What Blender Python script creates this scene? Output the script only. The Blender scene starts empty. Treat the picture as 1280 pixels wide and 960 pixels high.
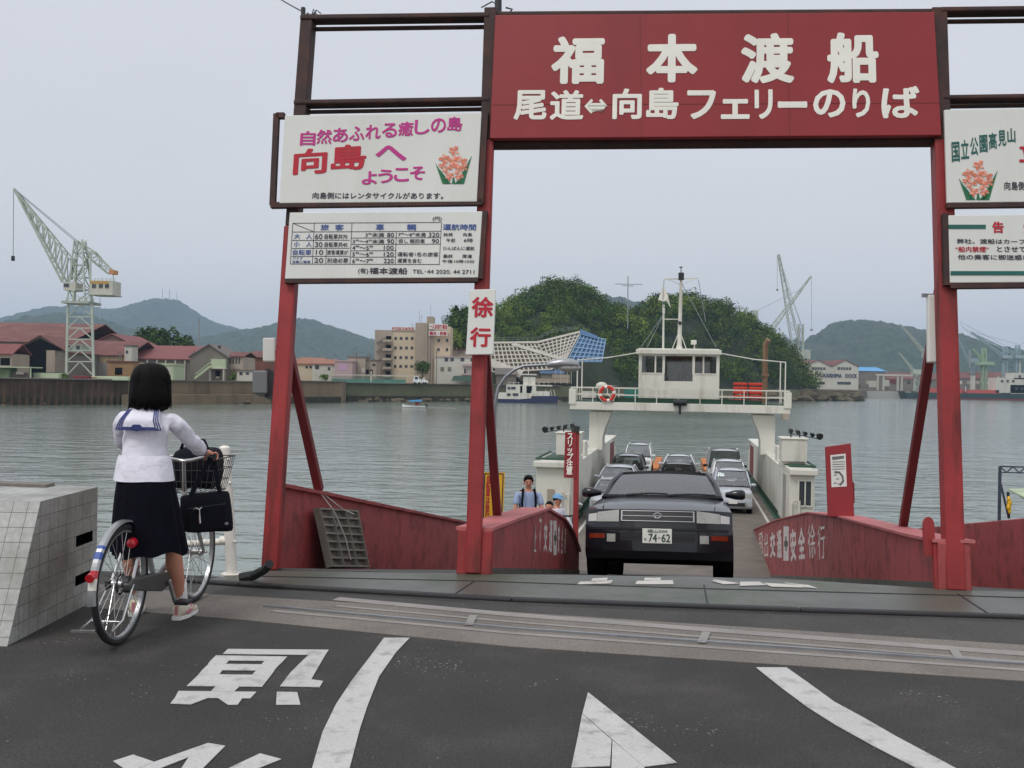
import bpy, bmesh, math, random
from math import sin, cos, pi, radians as R, sqrt, atan2
from mathutils import Vector as V, Matrix as MX, noise as NZ

SC = bpy.context.scene
COL = SC.collection
# ---------------------------------------------------------------- camera
F, H, ROLL, HY = 1280.0, 1.5, R(1.0), 478.0
cam = bpy.data.cameras.new('camera'); cam.sensor_width = 36; cam.lens = 36.0
cam.shift_y = -2/1280; cam.clip_end = 20000; cam.clip_start = .05
camo = bpy.data.objects.new('camera', cam); COL.objects.link(camo)
camo.matrix_world = MX(((cos(ROLL), -sin(ROLL), 0, 0), (0, 0, -1, 0), (sin(ROLL), cos(ROLL), 0, H), (0, 0, 0, 1)))
SC.camera = camo
# ---------------------------------------------------------------- sky, sun, exposure
SUN_EL, SUN_AZ = R(58), R(215)          # overcast: a wide weak sun behind the camera, to the left
w = bpy.data.worlds.new('World'); SC.world = w; w.use_nodes = True
nt = w.node_tree; nt.nodes.clear()
out = nt.nodes.new('ShaderNodeOutputWorld'); bg = nt.nodes.new('ShaderNodeBackground'); bg.inputs[1].default_value = .1
sky = nt.nodes.new('ShaderNodeTexSky'); sky.sky_type = 'NISHITA'; sky.sun_disc = False
sky.sun_elevation = SUN_EL; sky.sun_rotation = SUN_AZ; sky.air_density = 1.2; sky.dust_density = 4
mix = nt.nodes.new('ShaderNodeMix'); mix.data_type = 'RGBA'; mix.inputs[0].default_value = .88
tc = nt.nodes.new('ShaderNodeTexCoord'); sp = nt.nodes.new('ShaderNodeSeparateXYZ')
rp = nt.nodes.new('ShaderNodeValToRGB')
e = rp.color_ramp.elements
e[0].position = 0; e[0].color = (.85, .838, .868, 1)
e[1].position = 1; e[1].color = (.98, 1.0, 1.03, 1)
m_ = e.new(.38); m_.color = (.785, .795, .845, 1)
sc_ = nt.nodes.new('ShaderNodeVectorMath'); sc_.operation = 'SCALE'; sc_.inputs[3].default_value = 10.2
nt.links.new(tc.outputs['Generated'], sp.inputs[0]); nt.links.new(sp.outputs[2], rp.inputs[0])
cn = nt.nodes.new('ShaderNodeTexNoise'); cn.inputs['Scale'].default_value = 2.2; cn.inputs['Detail'].default_value = 4; cm = nt.nodes.new('ShaderNodeMapRange')
cm.inputs[1].default_value = .3; cm.inputs[2].default_value = .7; cm.inputs[3].default_value = 8.75; cm.inputs[4].default_value = 9.25
mpn = nt.nodes.new('ShaderNodeMapping'); mpn.inputs['Scale'].default_value = (1, 1, 3.5); nt.links.new(tc.outputs['Generated'], mpn.inputs[0]); nt.links.new(mpn.outputs[0], cn.inputs['Vector'])
nt.links.new(cn.outputs[0], cm.inputs[0]); nt.links.new(cm.outputs[0], sc_.inputs[3])
nt.links.new(rp.outputs[0], sc_.inputs[0]); nt.links.new(sky.outputs[0], mix.inputs[6]); nt.links.new(sc_.outputs[0], mix.inputs[7])
nt.links.new(mix.outputs[2], bg.inputs[0]); nt.links.new(bg.outputs[0], out.inputs[0])
sl = bpy.data.lights.new('sun', 'SUN'); sl.energy = 1.15; sl.angle = R(18); sl.color = (1, .97, .93)
so = bpy.data.objects.new('sun', sl); COL.objects.link(so)
sd = V((sin(SUN_AZ)*cos(SUN_EL), cos(SUN_AZ)*cos(SUN_EL), sin(SUN_EL)))
so.rotation_euler = sd.to_track_quat('Z', 'Y').to_euler()
SC.view_settings.view_transform = 'Standard'; SC.view_settings.look = 'None'
SC.view_settings.exposure = 0.12; SC.view_settings.gamma = 1; SC.view_settings.use_curve_mapping = False
SC.cycles.use_denoising = True
SC.cycles.max_bounces = 8; SC.cycles.volume_bounces = 1; SC.cycles.transparent_max_bounces = 12

# ---------------------------------------------------------------- pixel helpers (photo is 1280 x 960)
CO = V((0, 0, H))
def ray(x, y):
    dx, dy = x-640, y-HY
    return V(((dx*cos(ROLL)+dy*sin(ROLL))/F, 1, (dx*sin(ROLL)-dy*cos(ROLL))/F))
def P(x, y, Y): return CO+ray(x, y)*Y
def G(x, y, z=0.0):
    d = ray(x, y); return CO+d*((z-H)/d.z)
class PF:
    """plane frame: origin, right axis, up axis; n points to the viewer"""
    def __init__(s, o, ax, ay):
        s.o = V(o); s.ax = V(ax).normalized(); s.ay = V(ay).normalized(); s.n = s.ax.cross(s.ay).normalized()
        s.M = MX((( s.ax.x, s.ay.x, s.n.x, s.o.x), (s.ax.y, s.ay.y, s.n.y, s.o.y), (s.ax.z, s.ay.z, s.n.z, s.o.z), (0, 0, 0, 1)))
        s.I = s.M.inverted()
    def px(s, x, y, c=0.0):
        d = ray(x, y); o = s.o+s.n*c; t = (o-CO).dot(s.n)/d.dot(s.n); q = s.I@(CO+d*t)
        return q.x, q.y
    def at(s, a, b, c=0.0): return s.o+s.ax*a+s.ay*b+s.n*c

# ---------------------------------------------------------------- materials
def lin(c): c /= 255; return c/12.92 if c <= .04045 else ((c+.055)/1.055)**2.4
def C(r, g, b, k=1.0): return (min(.9, lin(r)*k), min(.9, lin(g)*k), min(.9, lin(b)*k))
MATS = {}
def nd(nt, t, **kw):
    n = nt.nodes.new(t)
    for k, v in kw.items():
        if k.startswith('i_'):
            key = k[2:]; n.inputs[int(key) if key.isdigit() else key].default_value = v
        else: setattr(n, k, v)
    return n
def mat(name, col, rough=.6, var=.12, scale=3.0, bump=0.0, bscale=40.0, metal=0.0, stain=None, samt=.5, sscale=2.0, streak=False, coat=0.0, spec=.5, island=0.0, grain=0.0, gscale=160.0, fleck=None, slo=.5, shi=.78):
    if name in MATS: return MATS[name]
    m = bpy.data.materials.new(name); m.use_nodes = True; MATS[name] = m
    t = m.node_tree; b = t.nodes['Principled BSDF']; L = t.links.new
    b.inputs['Roughness'].default_value = rough; b.inputs['Metallic'].default_value = metal
    b.inputs['Coat Weight'].default_value = coat; b.inputs['Specular IOR Level'].default_value = spec
    tc = nd(t, 'ShaderNodeTexCoord'); src = tc.outputs['Object']
    n = nd(t, 'ShaderNodeTexNoise', i_Scale=scale, i_Detail=5.0, i_Roughness=.6); L(src, n.inputs['Vector'])
    mp = nd(t, 'ShaderNodeMapRange', i_1=.3, i_2=.7); L(n.outputs[0], mp.inputs[0])
    mx = nd(t, 'ShaderNodeMix', data_type='RGBA')
    mx.inputs[6].default_value = (*[c*(1-var) for c in col], 1); mx.inputs[7].default_value = (*[min(1, c*(1+var)) for c in col], 1)
    L(mp.outputs[0], mx.inputs[0]); res = mx.outputs[2]
    if island:
        g = nd(t, 'ShaderNodeNewGeometry'); m2 = nd(t, 'ShaderNodeMapRange', i_3=1-island, i_4=1+island); L(g.outputs['Random Per Island'], m2.inputs[0])
        h = nd(t, 'ShaderNodeHueSaturation'); L(res, h.inputs['Color']); L(m2.outputs[0], h.inputs['Value']); res = h.outputs[0]
    if stain:
        mpp = nd(t, 'ShaderNodeMapping'); mpp.inputs['Scale'].default_value = (1, 1, .12) if streak else (1, 1, 1); L(src, mpp.inputs[0])
        n2 = nd(t, 'ShaderNodeTexNoise', i_Scale=sscale, i_Detail=8.0, i_Roughness=.65); L(mpp.outputs[0], n2.inputs['Vector'])
        r2 = nd(t, 'ShaderNodeMapRange', i_1=slo, i_2=shi, i_3=0.0, i_4=samt); L(n2.outputs[0], r2.inputs[0])
        mx2 = nd(t, 'ShaderNodeMix', data_type='RGBA'); mx2.inputs[7].default_value = (*stain, 1)
        L(r2.outputs[0], mx2.inputs[0]); L(res, mx2.inputs[6]); res = mx2.outputs[2]
        r3 = nd(t, 'ShaderNodeMapRange', i_3=rough, i_4=min(1, rough+.25)); L(r2.outputs[0], r3.inputs[0]); L(r3.outputs[0], b.inputs['Roughness'])
    if grain:
        ng = nd(t, 'ShaderNodeTexNoise', i_Scale=gscale, i_Detail=3.0, i_Roughness=.7); L(src, ng.inputs['Vector'])
        rg_ = nd(t, 'ShaderNodeMapRange', i_1=.3, i_2=.7, i_3=1-grain, i_4=1+grain); L(ng.outputs[0], rg_.inputs[0])
        hg = nd(t, 'ShaderNodeHueSaturation'); L(res, hg.inputs['Color']); L(rg_.outputs[0], hg.inputs['Value']); res = hg.outputs[0]
    if fleck:     # pale grit, thicker in scuffed patches
        nf = nd(t, 'ShaderNodeTexNoise', i_Scale=46.0, i_Detail=2.0); np_ = nd(t, 'ShaderNodeTexNoise', i_Scale=1.25, i_Detail=5.0, i_Roughness=.6); L(src, nf.inputs['Vector']); L(src, np_.inputs['Vector'])
        ra = nd(t, 'ShaderNodeMapRange', i_1=.5, i_2=.74, i_3=0.0, i_4=.16); L(np_.outputs[0], ra.inputs[0])
        ad_ = nd(t, 'ShaderNodeMath', operation='ADD'); L(nf.outputs[0], ad_.inputs[0]); L(ra.outputs[0], ad_.inputs[1])
        rf_ = nd(t, 'ShaderNodeMapRange', i_1=.73, i_2=.80, i_3=0.0, i_4=.6); L(ad_.outputs[0], rf_.inputs[0])
        mf = nd(t, 'ShaderNodeMix', data_type='RGBA'); mf.inputs[7].default_value = (*fleck, 1); L(rf_.outputs[0], mf.inputs[0]); L(res, mf.inputs[6]); res = mf.outputs[2]
    L(res, b.inputs['Base Color'])
    if bump:
        nb = nd(t, 'ShaderNodeTexNoise', i_Scale=bscale, i_Detail=4.0); L(src, nb.inputs['Vector'])
        bp = nd(t, 'ShaderNodeBump', i_Strength=bump, i_Distance=.02); L(nb.outputs[0], bp.inputs['Height']); L(bp.outputs[0], b.inputs['Normal'])
    return m
def glass(name, tint=(.45, .5, .5), refl=.12):
    if name in MATS: return MATS[name]
    m = bpy.data.materials.new(name); m.use_nodes = True; MATS[name] = m
    t = m.node_tree; t.nodes.clear(); L = t.links.new
    o = nd(t, 'ShaderNodeOutputMaterial'); tr = nd(t, 'ShaderNodeBsdfTransparent'); tr.inputs[0].default_value = (*tint, 1)
    g = nd(t, 'ShaderNodeBsdfGlossy', i_Roughness=.03); lw = nd(t, 'ShaderNodeLayerWeight', i_Blend=.28)
    mr = nd(t, 'ShaderNodeMapRange', i_3=refl, i_4=1.0); L(lw.outputs['Fresnel'], mr.inputs[0])
    mx = nd(t, 'ShaderNodeMixShader'); L(mr.outputs[0], mx.inputs[0]); L(tr.outputs[0], mx.inputs[1]); L(g.outputs[0], mx.inputs[2]); L(mx.outputs[0], o.inputs[0])
    return m
RUST = (.055, .028, .02)
M = {}
def defmats():
    d = dict(
    asphalt=mat('asphalt', C(58, 56, 55), .85, .22, .9, .6, 160, stain=C(92, 88, 83), samt=.55, sscale=1.1, slo=.5, shi=.7, grain=.5, gscale=70, fleck=C(190, 186, 176)),
    asphalt2=mat('asphalt_band', C(68, 66, 64), .85, .2, 1.2, .4, 120, stain=C(98, 95, 90), samt=.4, grain=.35, gscale=60),
    concrete=mat('concrete', C(120, 114, 107), .85, .15, 1.3, .25, 60, stain=C(95, 88, 82), samt=.6, sscale=2.5, grain=.22, gscale=50),
    concrete_l=mat('pale_concrete', C(146, 142, 138), .85, .14, 2.3, .2, 60, stain=C(115, 110, 104), samt=.55, sscale=4),
    plate=mat('green_worn_plate', C(84, 85, 78), .4, .3, 1.4, .15, 50, stain=C(70, 86, 58), slo=.48, shi=.68, samt=.6, sscale=1.2),
    rubber=mat('rubber', (.018, .018, .02), .6, .2, 8, .2, 30),
    ramp=mat('ramp_surface', C(92, 89, 87), .8, .2, 1.2, .35, 90, stain=C(66, 62, 58), samt=.5, sscale=1.5, grain=.3, gscale=40),
    paint=mat('road_paint', C(196, 195, 193, .95), .75, .08, 2.5, .15, 120, stain=C(140, 137, 134), samt=.75, sscale=7, slo=.52, shi=.68, grain=.12, gscale=90),
    wornpaint=mat('worn_paint', C(200, 196, 190), .8, .12, 3, .2, 90, stain=C(120, 116, 112), samt=.9, sscale=4),
    red=mat('red_post_paint', C(146, 42, 42, 1.08), .5, .22, 2.2, .12, 20, stain=C(78, 36, 30), samt=.85, sscale=4.5, streak=True, slo=.5, shi=.66),
    redwall=mat('red_wall_paint', C(152, 66, 66, 1.12), .55, .16, 1.5, .12, 12, stain=C(96, 50, 48), samt=.8, sscale=2.6, slo=.5, shi=.66, grain=.12, gscale=9),
    redsign=mat('red_board_paint', C(140, 34, 39, 1.08), .5, .09, 1.2, .04, 8, stain=C(110, 38, 42), samt=.4, sscale=1.4, streak=True),
    darkred=mat('dark_red_paint', C(112, 38, 42, 1.2), .55, .2, 3, stain=RUST, samt=.7, sscale=3),
    brown=mat('backlit_rusty_steel', C(62, 42, 38), .7, .35, 5, .15, 30, stain=C(110, 62, 48), samt=.6, sscale=5),  # dark tone paints in the backlit look of the steel; rust blotches are real
    black=mat('black_paint', (.02, .02, .022), .5, .2, 4),
    white=mat('white_board', C(214, 215, 208, 1.1), .55, .04, 1.2, stain=C(180, 178, 165), samt=.35, sscale=2, streak=True),
    letter=mat('cream_lettering', C(232, 230, 218, 1.1), .6, .05, 3),
    whiteletter=mat('faded_white_lettering', C(205, 195, 190, 1.1), .7, .2, 8, stain=C(150, 90, 90), samt=.7, sscale=9),
    magenta=mat('magenta_lettering', C(186, 42, 130, 1.1), .6, .06), crimson=mat('crimson_lettering', C(178, 22, 44, 1.1), .6, .06),
    bluel=mat('blue_lettering', C(62, 88, 150, 1.1), .6, .08), ink=mat('dark_ink', C(48, 48, 62), .6, .1),
    teal=mat('teal_paint', C(28, 96, 88), .6, .1), leafgreen=mat('leaf_green', C(30, 110, 70), .6, .1), petal=mat('petal_pink', C(226, 160, 140, 1.1), .6, .12, 9),
    petal2=mat('petal_orange', C(214, 120, 90, 1.1), .6, .12, 9),
    hullwhite=mat('ferry_white', C(212, 210, 198, 1.08), .45, .05, .7, stain=C(150, 138, 118), samt=.75, sscale=1.3, streak=True, slo=.52, shi=.72),
    white2=mat('white_pipe_paint', C(226, 222, 212, 1.12), .45, .06, 6, stain=C(150, 120, 95), samt=.4, sscale=9),
    deckgreen=mat('deck_green', C(42, 78, 62), .6, .2, 2), deck=mat('ferry_deck', C(108, 100, 92), .75, .22, .8, .2, 20, stain=C(74, 66, 58), samt=.6, sscale=.9),
    orange=mat('orange_steel', C(190, 112, 50), .6, .15, 3, stain=C(120, 70, 40), samt=.5),
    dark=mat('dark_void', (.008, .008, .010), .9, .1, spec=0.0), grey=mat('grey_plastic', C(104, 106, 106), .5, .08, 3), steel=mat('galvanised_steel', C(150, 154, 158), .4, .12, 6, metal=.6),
    chrome=mat('bright_metal', C(200, 200, 200), .22, .08, 9, metal=.9), silver=mat('silver_frame', C(168, 170, 172), .3, .08, 9, metal=.6),
    tyre=mat('tyre_rubber', (.02, .02, .021), .75, .15, 20), navy=mat('navy_cloth', (.0042, .0045, .009), .9, .25, 14, .3, 90, spec=.12),
    bag=mat('navy_bag_cloth', (.005, .0055, .011), .75, .25, 10, .25, 120, spec=.2), shirt=mat('white_blouse', C(222, 220, 230, 1.1), .85, .05, 6, .9, 11),
    skin=mat('skin', C(186, 128, 104, 1.2), .55, .08, 12), hair=mat('black_hair', (.005, .0045, .0045), .6, .3, 30, .3, 120, spec=.14),
    sock=mat('white_sock', C(226, 224, 220, 1.1), .85, .05, 20, .3, 80), shoe=mat('pale_shoe', C(210, 202, 180, 1.1), .7, .1, 12),
    pinkshoe=mat('pink_shoe_trim', C(200, 130, 140), .7, .1, 12), collarblue=mat('blue_collar_braid', C(62, 70, 128), .7, .1, 12),
    lampred=mat('red_reflector', C(190, 25, 40), .2, .05, coat=.6), bluestripe=mat('blue_stripe', C(58, 88, 160), .5, .05),
    yellow=mat('yellow_board', C(238, 176, 30, 1.15), .5, .07), plastic=mat('grey_plastic_lattice', C(126, 122, 112), .7, .12, 4, stain=C(90, 84, 74), samt=.5, sscale=6),
    carblue=mat('dark_blue_car_paint', (.005, .007, .012), .3, .05, 3, coat=.6, spec=.3), trim=mat('black_trim', (.016, .017, .02), .45, .1),
    carsilver=mat('silver_car_paint', C(186, 190, 198, 1.05), .3, .04, 3, coat=.8), carwhite=mat('white_car_paint', C(224, 226, 226, 1.1), .3, .03, 3, coat=1.0),
    cargrey=mat('grey_car_paint', C(96, 100, 104), .28, .05, 3, metal=.4, coat=1.0),
    lens=mat('headlamp_lens', C(168, 169, 162), .12, .14, 40, coat=1.0), clearlens=mat('clear_lens', C(200, 196, 192), .15, .1, 40, coat=1.0), amber=mat('amber_lens', C(132, 46, 20), .15, .06, 60, coat=1.0),
    seat=mat('seat_cloth', C(92, 96, 100), .8, .1), plateg=mat('number_plate', C(226, 226, 216, 1.1), .4, .03), greenink=mat('green_ink', C(30, 70, 50), .5, .05),
    cargl=glass('car_glass', (.55, .6, .6), .24), roomgl=glass('room_glass', (.4, .45, .46), .1),
    bluetarp=mat('blue_tarp', C(66, 104, 142, 1.0), .5, .22, .3), paneldark=mat('window_dark', C(62, 68, 72), .25, .3, .3),
    lifered=mat('life_red', C(196, 52, 36, 1.1), .5, .08), cream=mat('cream_wall', C(190, 175, 150, 1.2), .85, .1, .12, stain=C(150, 128, 98), samt=.5, sscale=.2, streak=True),
    tan=mat('tan_wall', C(160, 148, 133, 1.15), .85, .1, .15, stain=C(118, 100, 84), samt=.5, sscale=.25, streak=True),
    bldwhite=mat('pale_wall', C(198, 196, 184, 1.0), .85, .06, .15, stain=C(165, 160, 142), samt=.5, sscale=.3, streak=True),
    greywall=mat('grey_wall', C(122, 116, 108), .9, .12, .2, stain=C(88, 82, 76), samt=.5, sscale=.3, streak=True),
    redroof=mat('red_tin_roof', C(126, 70, 68, 1.0), .7, .15, .12, stain=C(120, 90, 84), samt=.5, sscale=.25), brownroof=mat('brown_roof', C(112, 68, 62), .8, .2, .2, stain=C(146, 118, 110), samt=.6, sscale=.3),
    tileroof=mat('orange_roof', C(152, 106, 86), .8, .12, .4), greyroof=mat('grey_roof', C(112, 104, 100), .8, .15, .3), blueroof=mat('blue_roof', C(72, 98, 128), .7, .12, .3),
    palegreen=mat('pale_green_paint', C(180, 194, 162, 1.05), .7, .08, .3), pinkw=mat('pink_wall', C(184, 160, 160, 1.0), .8, .06, .3), lilac=mat('lilac_board', C(192, 156, 188, 1.0), .7, .05),
    cranegreen=mat('pale_crane_paint', C(174, 182, 170, 1.05), .6, .1, .6, stain=C(120, 116, 100), samt=.4, sscale=.8), craneblue=mat('blue_grey_crane', C(150, 172, 178), .6, .1, .4),
    seawall=mat('sea_wall', C(126, 110, 88), .9, .2, .15, stain=C(70, 60, 48), samt=.8, sscale=.35, streak=True), wallgreen=mat('weedy_wall', C(96, 98, 74), .9, .28, .2, stain=C(50, 48, 38), samt=.7, sscale=.4),
    pile=mat('rusty_sheet_pile', C(84, 68, 54), .9, .35, .3, stain=C(38, 32, 28), samt=.8, sscale=.5, streak=True), dirt=mat('dirt', C(110, 98, 80), .95, .2, .2), rock=mat('shore_rock', C(96, 86, 68), .95, .35, .25, stain=C(60, 62, 42), samt=.7, sscale=.3),
    railgreen=mat('green_pier', C(92, 138, 124), .7, .15, .4), hullnavy=mat('navy_hull', C(38, 46, 82), .5, .1, .3), hullgreen=mat('green_hull', C(34, 62, 62), .5, .1, .2), shipred=mat('red_hatch', C(190, 84, 76), .6, .1, .3),
    canopy=mat('blue_canopy', C(92, 160, 214), .6, .06), conframe=mat('slope_concrete', C(186, 181, 170), .9, .12, .3), soil=mat('bare_soil', C(98, 86, 68), .95, .3, .3),
    leafd=mat('leaves_dark', (.055, .100, .020), .75, .35, .12, island=.5, spec=.08), leafm=mat('leaves_mid', (.105, .175, .030), .75, .35, .12, island=.5, spec=.08), leafy=mat('leaves_light', (.17, .23, .04), .75, .3, .12, island=.45, spec=.08),
    leafo=mat('leaves_olive', (.095, .120, .03), .75, .3, .12, island=.5, spec=.08), leafb=mat('leaves_deep', (.032, .072, .024), .75, .3, .12, island=.5, spec=.08), trunk=mat('bark', C(84, 72, 58), .9, .2, 3), hillfar=mat('far_hill_forest', (.026, .05, .022), .95, .6, .045, stain=(.10, .085, .05), samt=.3, sscale=.006, grain=.4, gscale=.11), bare=mat('bare_earth', C(140, 112, 88), .95, .2, .05),
    bluecloth=mat('pale_blue_shirt', C(150, 166, 196, 1.1), .8, .08, 20, .2, 60), cap=mat('light_blue_cap', C(110, 160, 200), .7, .08), boxwhite=mat('white_box', C(206, 206, 200, 1.05), .55, .05, 4),
    )
    M.update(d)
defmats()

# ---------------------------------------------------------------- mesh building
WM = {}
class MB:
    def __init__(s, X=None): s.v = []; s.f = []; s.m = []; s.k = 0; s.X = X
    def add(s, vs, fs, k=None):
        n = len(s.v)
        if s.X is not None: s.v += [s.X@V(v) for v in vs]
        else: s.v += [V(v) for v in vs]
        for f in fs: s.f.append([i+n for i in f]); s.m.append(s.k if k is None else k)
        return s
    def hexa(s, p, k=None):  # 4 bottom ccw, 4 top
        return s.add(p, [(3, 2, 1, 0), (4, 5, 6, 7), (0, 1, 5, 4), (1, 2, 6, 5), (2, 3, 7, 6), (3, 0, 4, 7)], k)
    def bx(s, x0, x1, y0, y1, z0, z1, k=None):
        return s.hexa([(x0, y0, z0), (x1, y0, z0), (x1, y1, z0), (x0, y1, z0), (x0, y0, z1), (x1, y0, z1), (x1, y1, z1), (x0, y1, z1)], k)
    def bar(s, a, b, w, h=None, up=(0, 0, 1), k=None):
        a, b = V(a), V(b); h = w if h is None else h; d = (b-a)
        if d.length < 1e-6: return s
        d.normalize(); u = V(up)
        if abs(d.dot(u)) > .98: u = V((0, 1, 0))
        r = d.cross(u).normalized()*w/2; t = r.cross(d).normalized()*h/2
        return s.hexa([a-r-t, a+r-t, b+r-t, b-r-t, a-r+t, a+r+t, b+r+t, b-r+t], k)
    def tube(s, pts, r, n=8, closed=False, k=None, caps=True):
        pts = [V(p) for p in pts]; N = len(pts); rs = r if isinstance(r, (list, tuple)) else [r]*N
        prev = None; vs = []; fs = []
        for i, p in enumerate(pts):
            if closed: d = (pts[(i+1) % N]-pts[i-1])
            else: d = pts[min(i+1, N-1)]-pts[max(i-1, 0)]
            d.normalize()
            if prev is None:
                u = V((0, 0, 1)) if abs(d.z) < .9 else V((1, 0, 0)); u = (u-d*u.dot(d)).normalized()
            else: u = (prev-d*prev.dot(d)).normalized()
            prev = u; q = d.cross(u)
            vs += [p+(u*cos(2*pi*j/n)+q*sin(2*pi*j/n))*rs[i] for j in range(n)]
        for i in range(N if closed else N-1):
            a, b = i*n, ((i+1) % N)*n
            fs += [(a+j, a+(j+1) % n, b+(j+1) % n, b+j) for j in range(n)]
        if caps and not closed: fs += [tuple(range(n))[::-1], tuple(range((N-1)*n, N*n))]
        return s.add(vs, fs, k)
    def cyl(s, a, b, r, r2=None, n=12, k=None): return s.tube([a, b], [r, r if r2 is None else r2], n, False, k)
    def prism(s, poly, vec, k=None):
        n = len(poly); vec = V(vec); p = [V(q) for q in poly]
        return s.add(p+[q+vec for q in p], [tuple(range(n))[::-1], tuple(range(n, 2*n))]+[(i, (i+1) % n, n+(i+1) % n, n+i) for i in range(n)], k)
    def poly(s, pts, k=None): return s.add(pts, [tuple(range(len(pts)))], k)
    def ball(s, c, r, n=12, k=None, sq=None):
        c = V(c); r = V(r) if isinstance(r, (tuple, list, V)) else V((r, r, r)); m = max(4, n//2); vs = [c+V((0, 0, -r.z))]; fs = []
        for i in range(1, m):
            t = -pi/2+pi*i/m
            vs += [c+V((r.x*cos(t)*cos(2*pi*j/n), r.y*cos(t)*sin(2*pi*j/n), r.z*sin(t))) for j in range(n)]
        vs.append(c+V((0, 0, r.z)))
        for j in range(n): fs.append((0, 1+(j+1) % n, 1+j))
        for i in range(m-2):
            a = 1+i*n; b = a+n
            fs += [(a+j, a+(j+1) % n, b+(j+1) % n, b+j) for j in range(n)]
        a = 1+(m-2)*n; l = len(vs)-1
        for j in range(n): fs.append((a+j, a+(j+1) % n, l))
        return s.add(vs, fs, k)
    def loft(s, rings, closed=True, caps=True, k=None):
        n = len(rings[0]); vs = [p for r in rings for p in r]; fs = []
        for i in range(len(rings)-1):
            a, b = i*n, (i+1)*n
            fs += [(a+j, a+(j+1) % n, b+(j+1) % n, b+j) for j in range(n if closed else n-1)]
        if caps and closed: fs += [tuple(range(n))[::-1], tuple(range((len(rings)-1)*n, len(rings)*n))]
        return s.add(vs, fs, k)
    def lathe(s, prof, X=None, n=24, k=None):   # profile of (r, z) round local z
        cap = prof[0] != prof[-1]
        rings = [[V((r*cos(2*pi*j/n), r*sin(2*pi*j/n), z)) for j in range(n)] for r, z in prof]
        if X is not None: rings = [[X@p for p in r] for r in rings]
        return s.loft(rings, k=k, caps=cap)
    def torus(s, c, axis, Rr, r, n=32, m=8, k=None, sq=1.0):
        c = V(c); a = V(axis).normalized(); u = a.orthogonal().normalized(); q = a.cross(u)
        return s.tube([c+(u*cos(2*pi*i/n)+q*sin(2*pi*i/n))*Rr for i in range(n)], r, m, True, k)
    def lattice(s, a, b, wa, wb, n, th, up=(0, 0, 1), side=(1, 0, 0), k=None, four=True):
        """lattice beam from a to b, section width wa -> wb"""
        a, b = V(a), V(b); d = (b-a).normalized(); sd = V(side); sd = (sd-d*sd.dot(d)).normalized(); u = d.cross(sd).normalized()
        cs = [(1, 1), (1, -1), (-1, -1), (-1, 1)]
        pt = lambda i, c: a.lerp(b, i/n)+(sd*c[0]+u*c[1])*(wa+(wb-wa)*i/n)/2
        for c in cs: s.bar(pt(0, c), pt(n, c), th, k=k)
        for i in range(n):
            for j in range(4):
                c, e_ = cs[j], cs[(j+1) % 4]
                p, q = (c, e_) if (i+j) % 2 else (e_, c)
                s.bar(pt(i, p), pt(i+1, q), th*.6, k=k)
                s.bar(pt(i, c), pt(i, e_), th*.6, k=k)
        return s
    def build(s, name, mats, parent=None, smooth=None, bevel=0, sub=0, world=False, label=None, kind=None, cat=None, group=None, X=None):
        me = bpy.data.meshes.new(name)
        vs = s.v
        if world and parent is not None:
            I = WM[parent.name].inverted(); vs = [I@v for v in vs]
        me.from_pydata([tuple(v) for v in vs], [], s.f)
        mats = mats if isinstance(mats, (list, tuple)) else [mats]
        for m in mats: me.materials.append(m)
        if len(mats) > 1: me.polygons.foreach_set('material_index', s.m)
        bm = bmesh.new(); bm.from_mesh(me); bmesh.ops.recalc_face_normals(bm, faces=bm.faces); bm.to_mesh(me); bm.free()
        if smooth is not None:
            me.polygons.foreach_set('use_smooth', [True]*len(me.polygons))
            if smooth < 170: me.set_sharp_from_angle(angle=R(smooth))
        me.update()
        return link(name, me, parent, bevel, sub, label, kind, cat, group, X)
def link(name, me, parent=None, bevel=0, sub=0, label=None, kind=None, cat=None, group=None, X=None):
    o = bpy.data.objects.new(name, me); COL.objects.link(o)
    if parent is not None: o.parent = parent; WM[o.name] = WM[parent.name]
    else: WM[o.name] = MX.Identity(4)
    if X is not None: o.matrix_local = X; WM[o.name] = WM[o.name]@X
    if bevel:
        b = o.modifiers.new('bevel', 'BEVEL'); b.width = bevel; b.segments = 2; b.limit_method = 'ANGLE'; b.angle_limit = R(40)
    if sub:
        b = o.modifiers.new('sub', 'SUBSURF'); b.levels = sub; b.render_levels = sub
    tag(o, label, cat, group, kind)
    return o
def tag(o, label=None, cat=None, group=None, kind=None):
    for k, v in (('label', label), ('category', cat), ('group', group), ('kind', kind)):
        if v: o[k] = v
    return o
def thing(name, label, cat, X=None, group=None):
    o = bpy.data.objects.new(name, None); COL.objects.link(o); o.empty_display_size = .3
    if X is None: X = MX.Identity(4)
    elif not isinstance(X, MX): X = MX.Translation(X)
    o.matrix_world = X; WM[o.name] = X.copy()
    return tag(o, label, cat, group)
def copy_tree(o, parent=None):
    c = o.copy(); COL.objects.link(c); c.parent = parent; WM[c.name] = WM[parent.name] if parent else WM[o.name]
    for ch in list(o.children): copy_tree(ch, c)
    return c
def place(o, X): o.matrix_world = X; WM[o.name] = X.copy(); return o
def rotz(a): return MX.Rotation(a, 4, 'Z')
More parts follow.
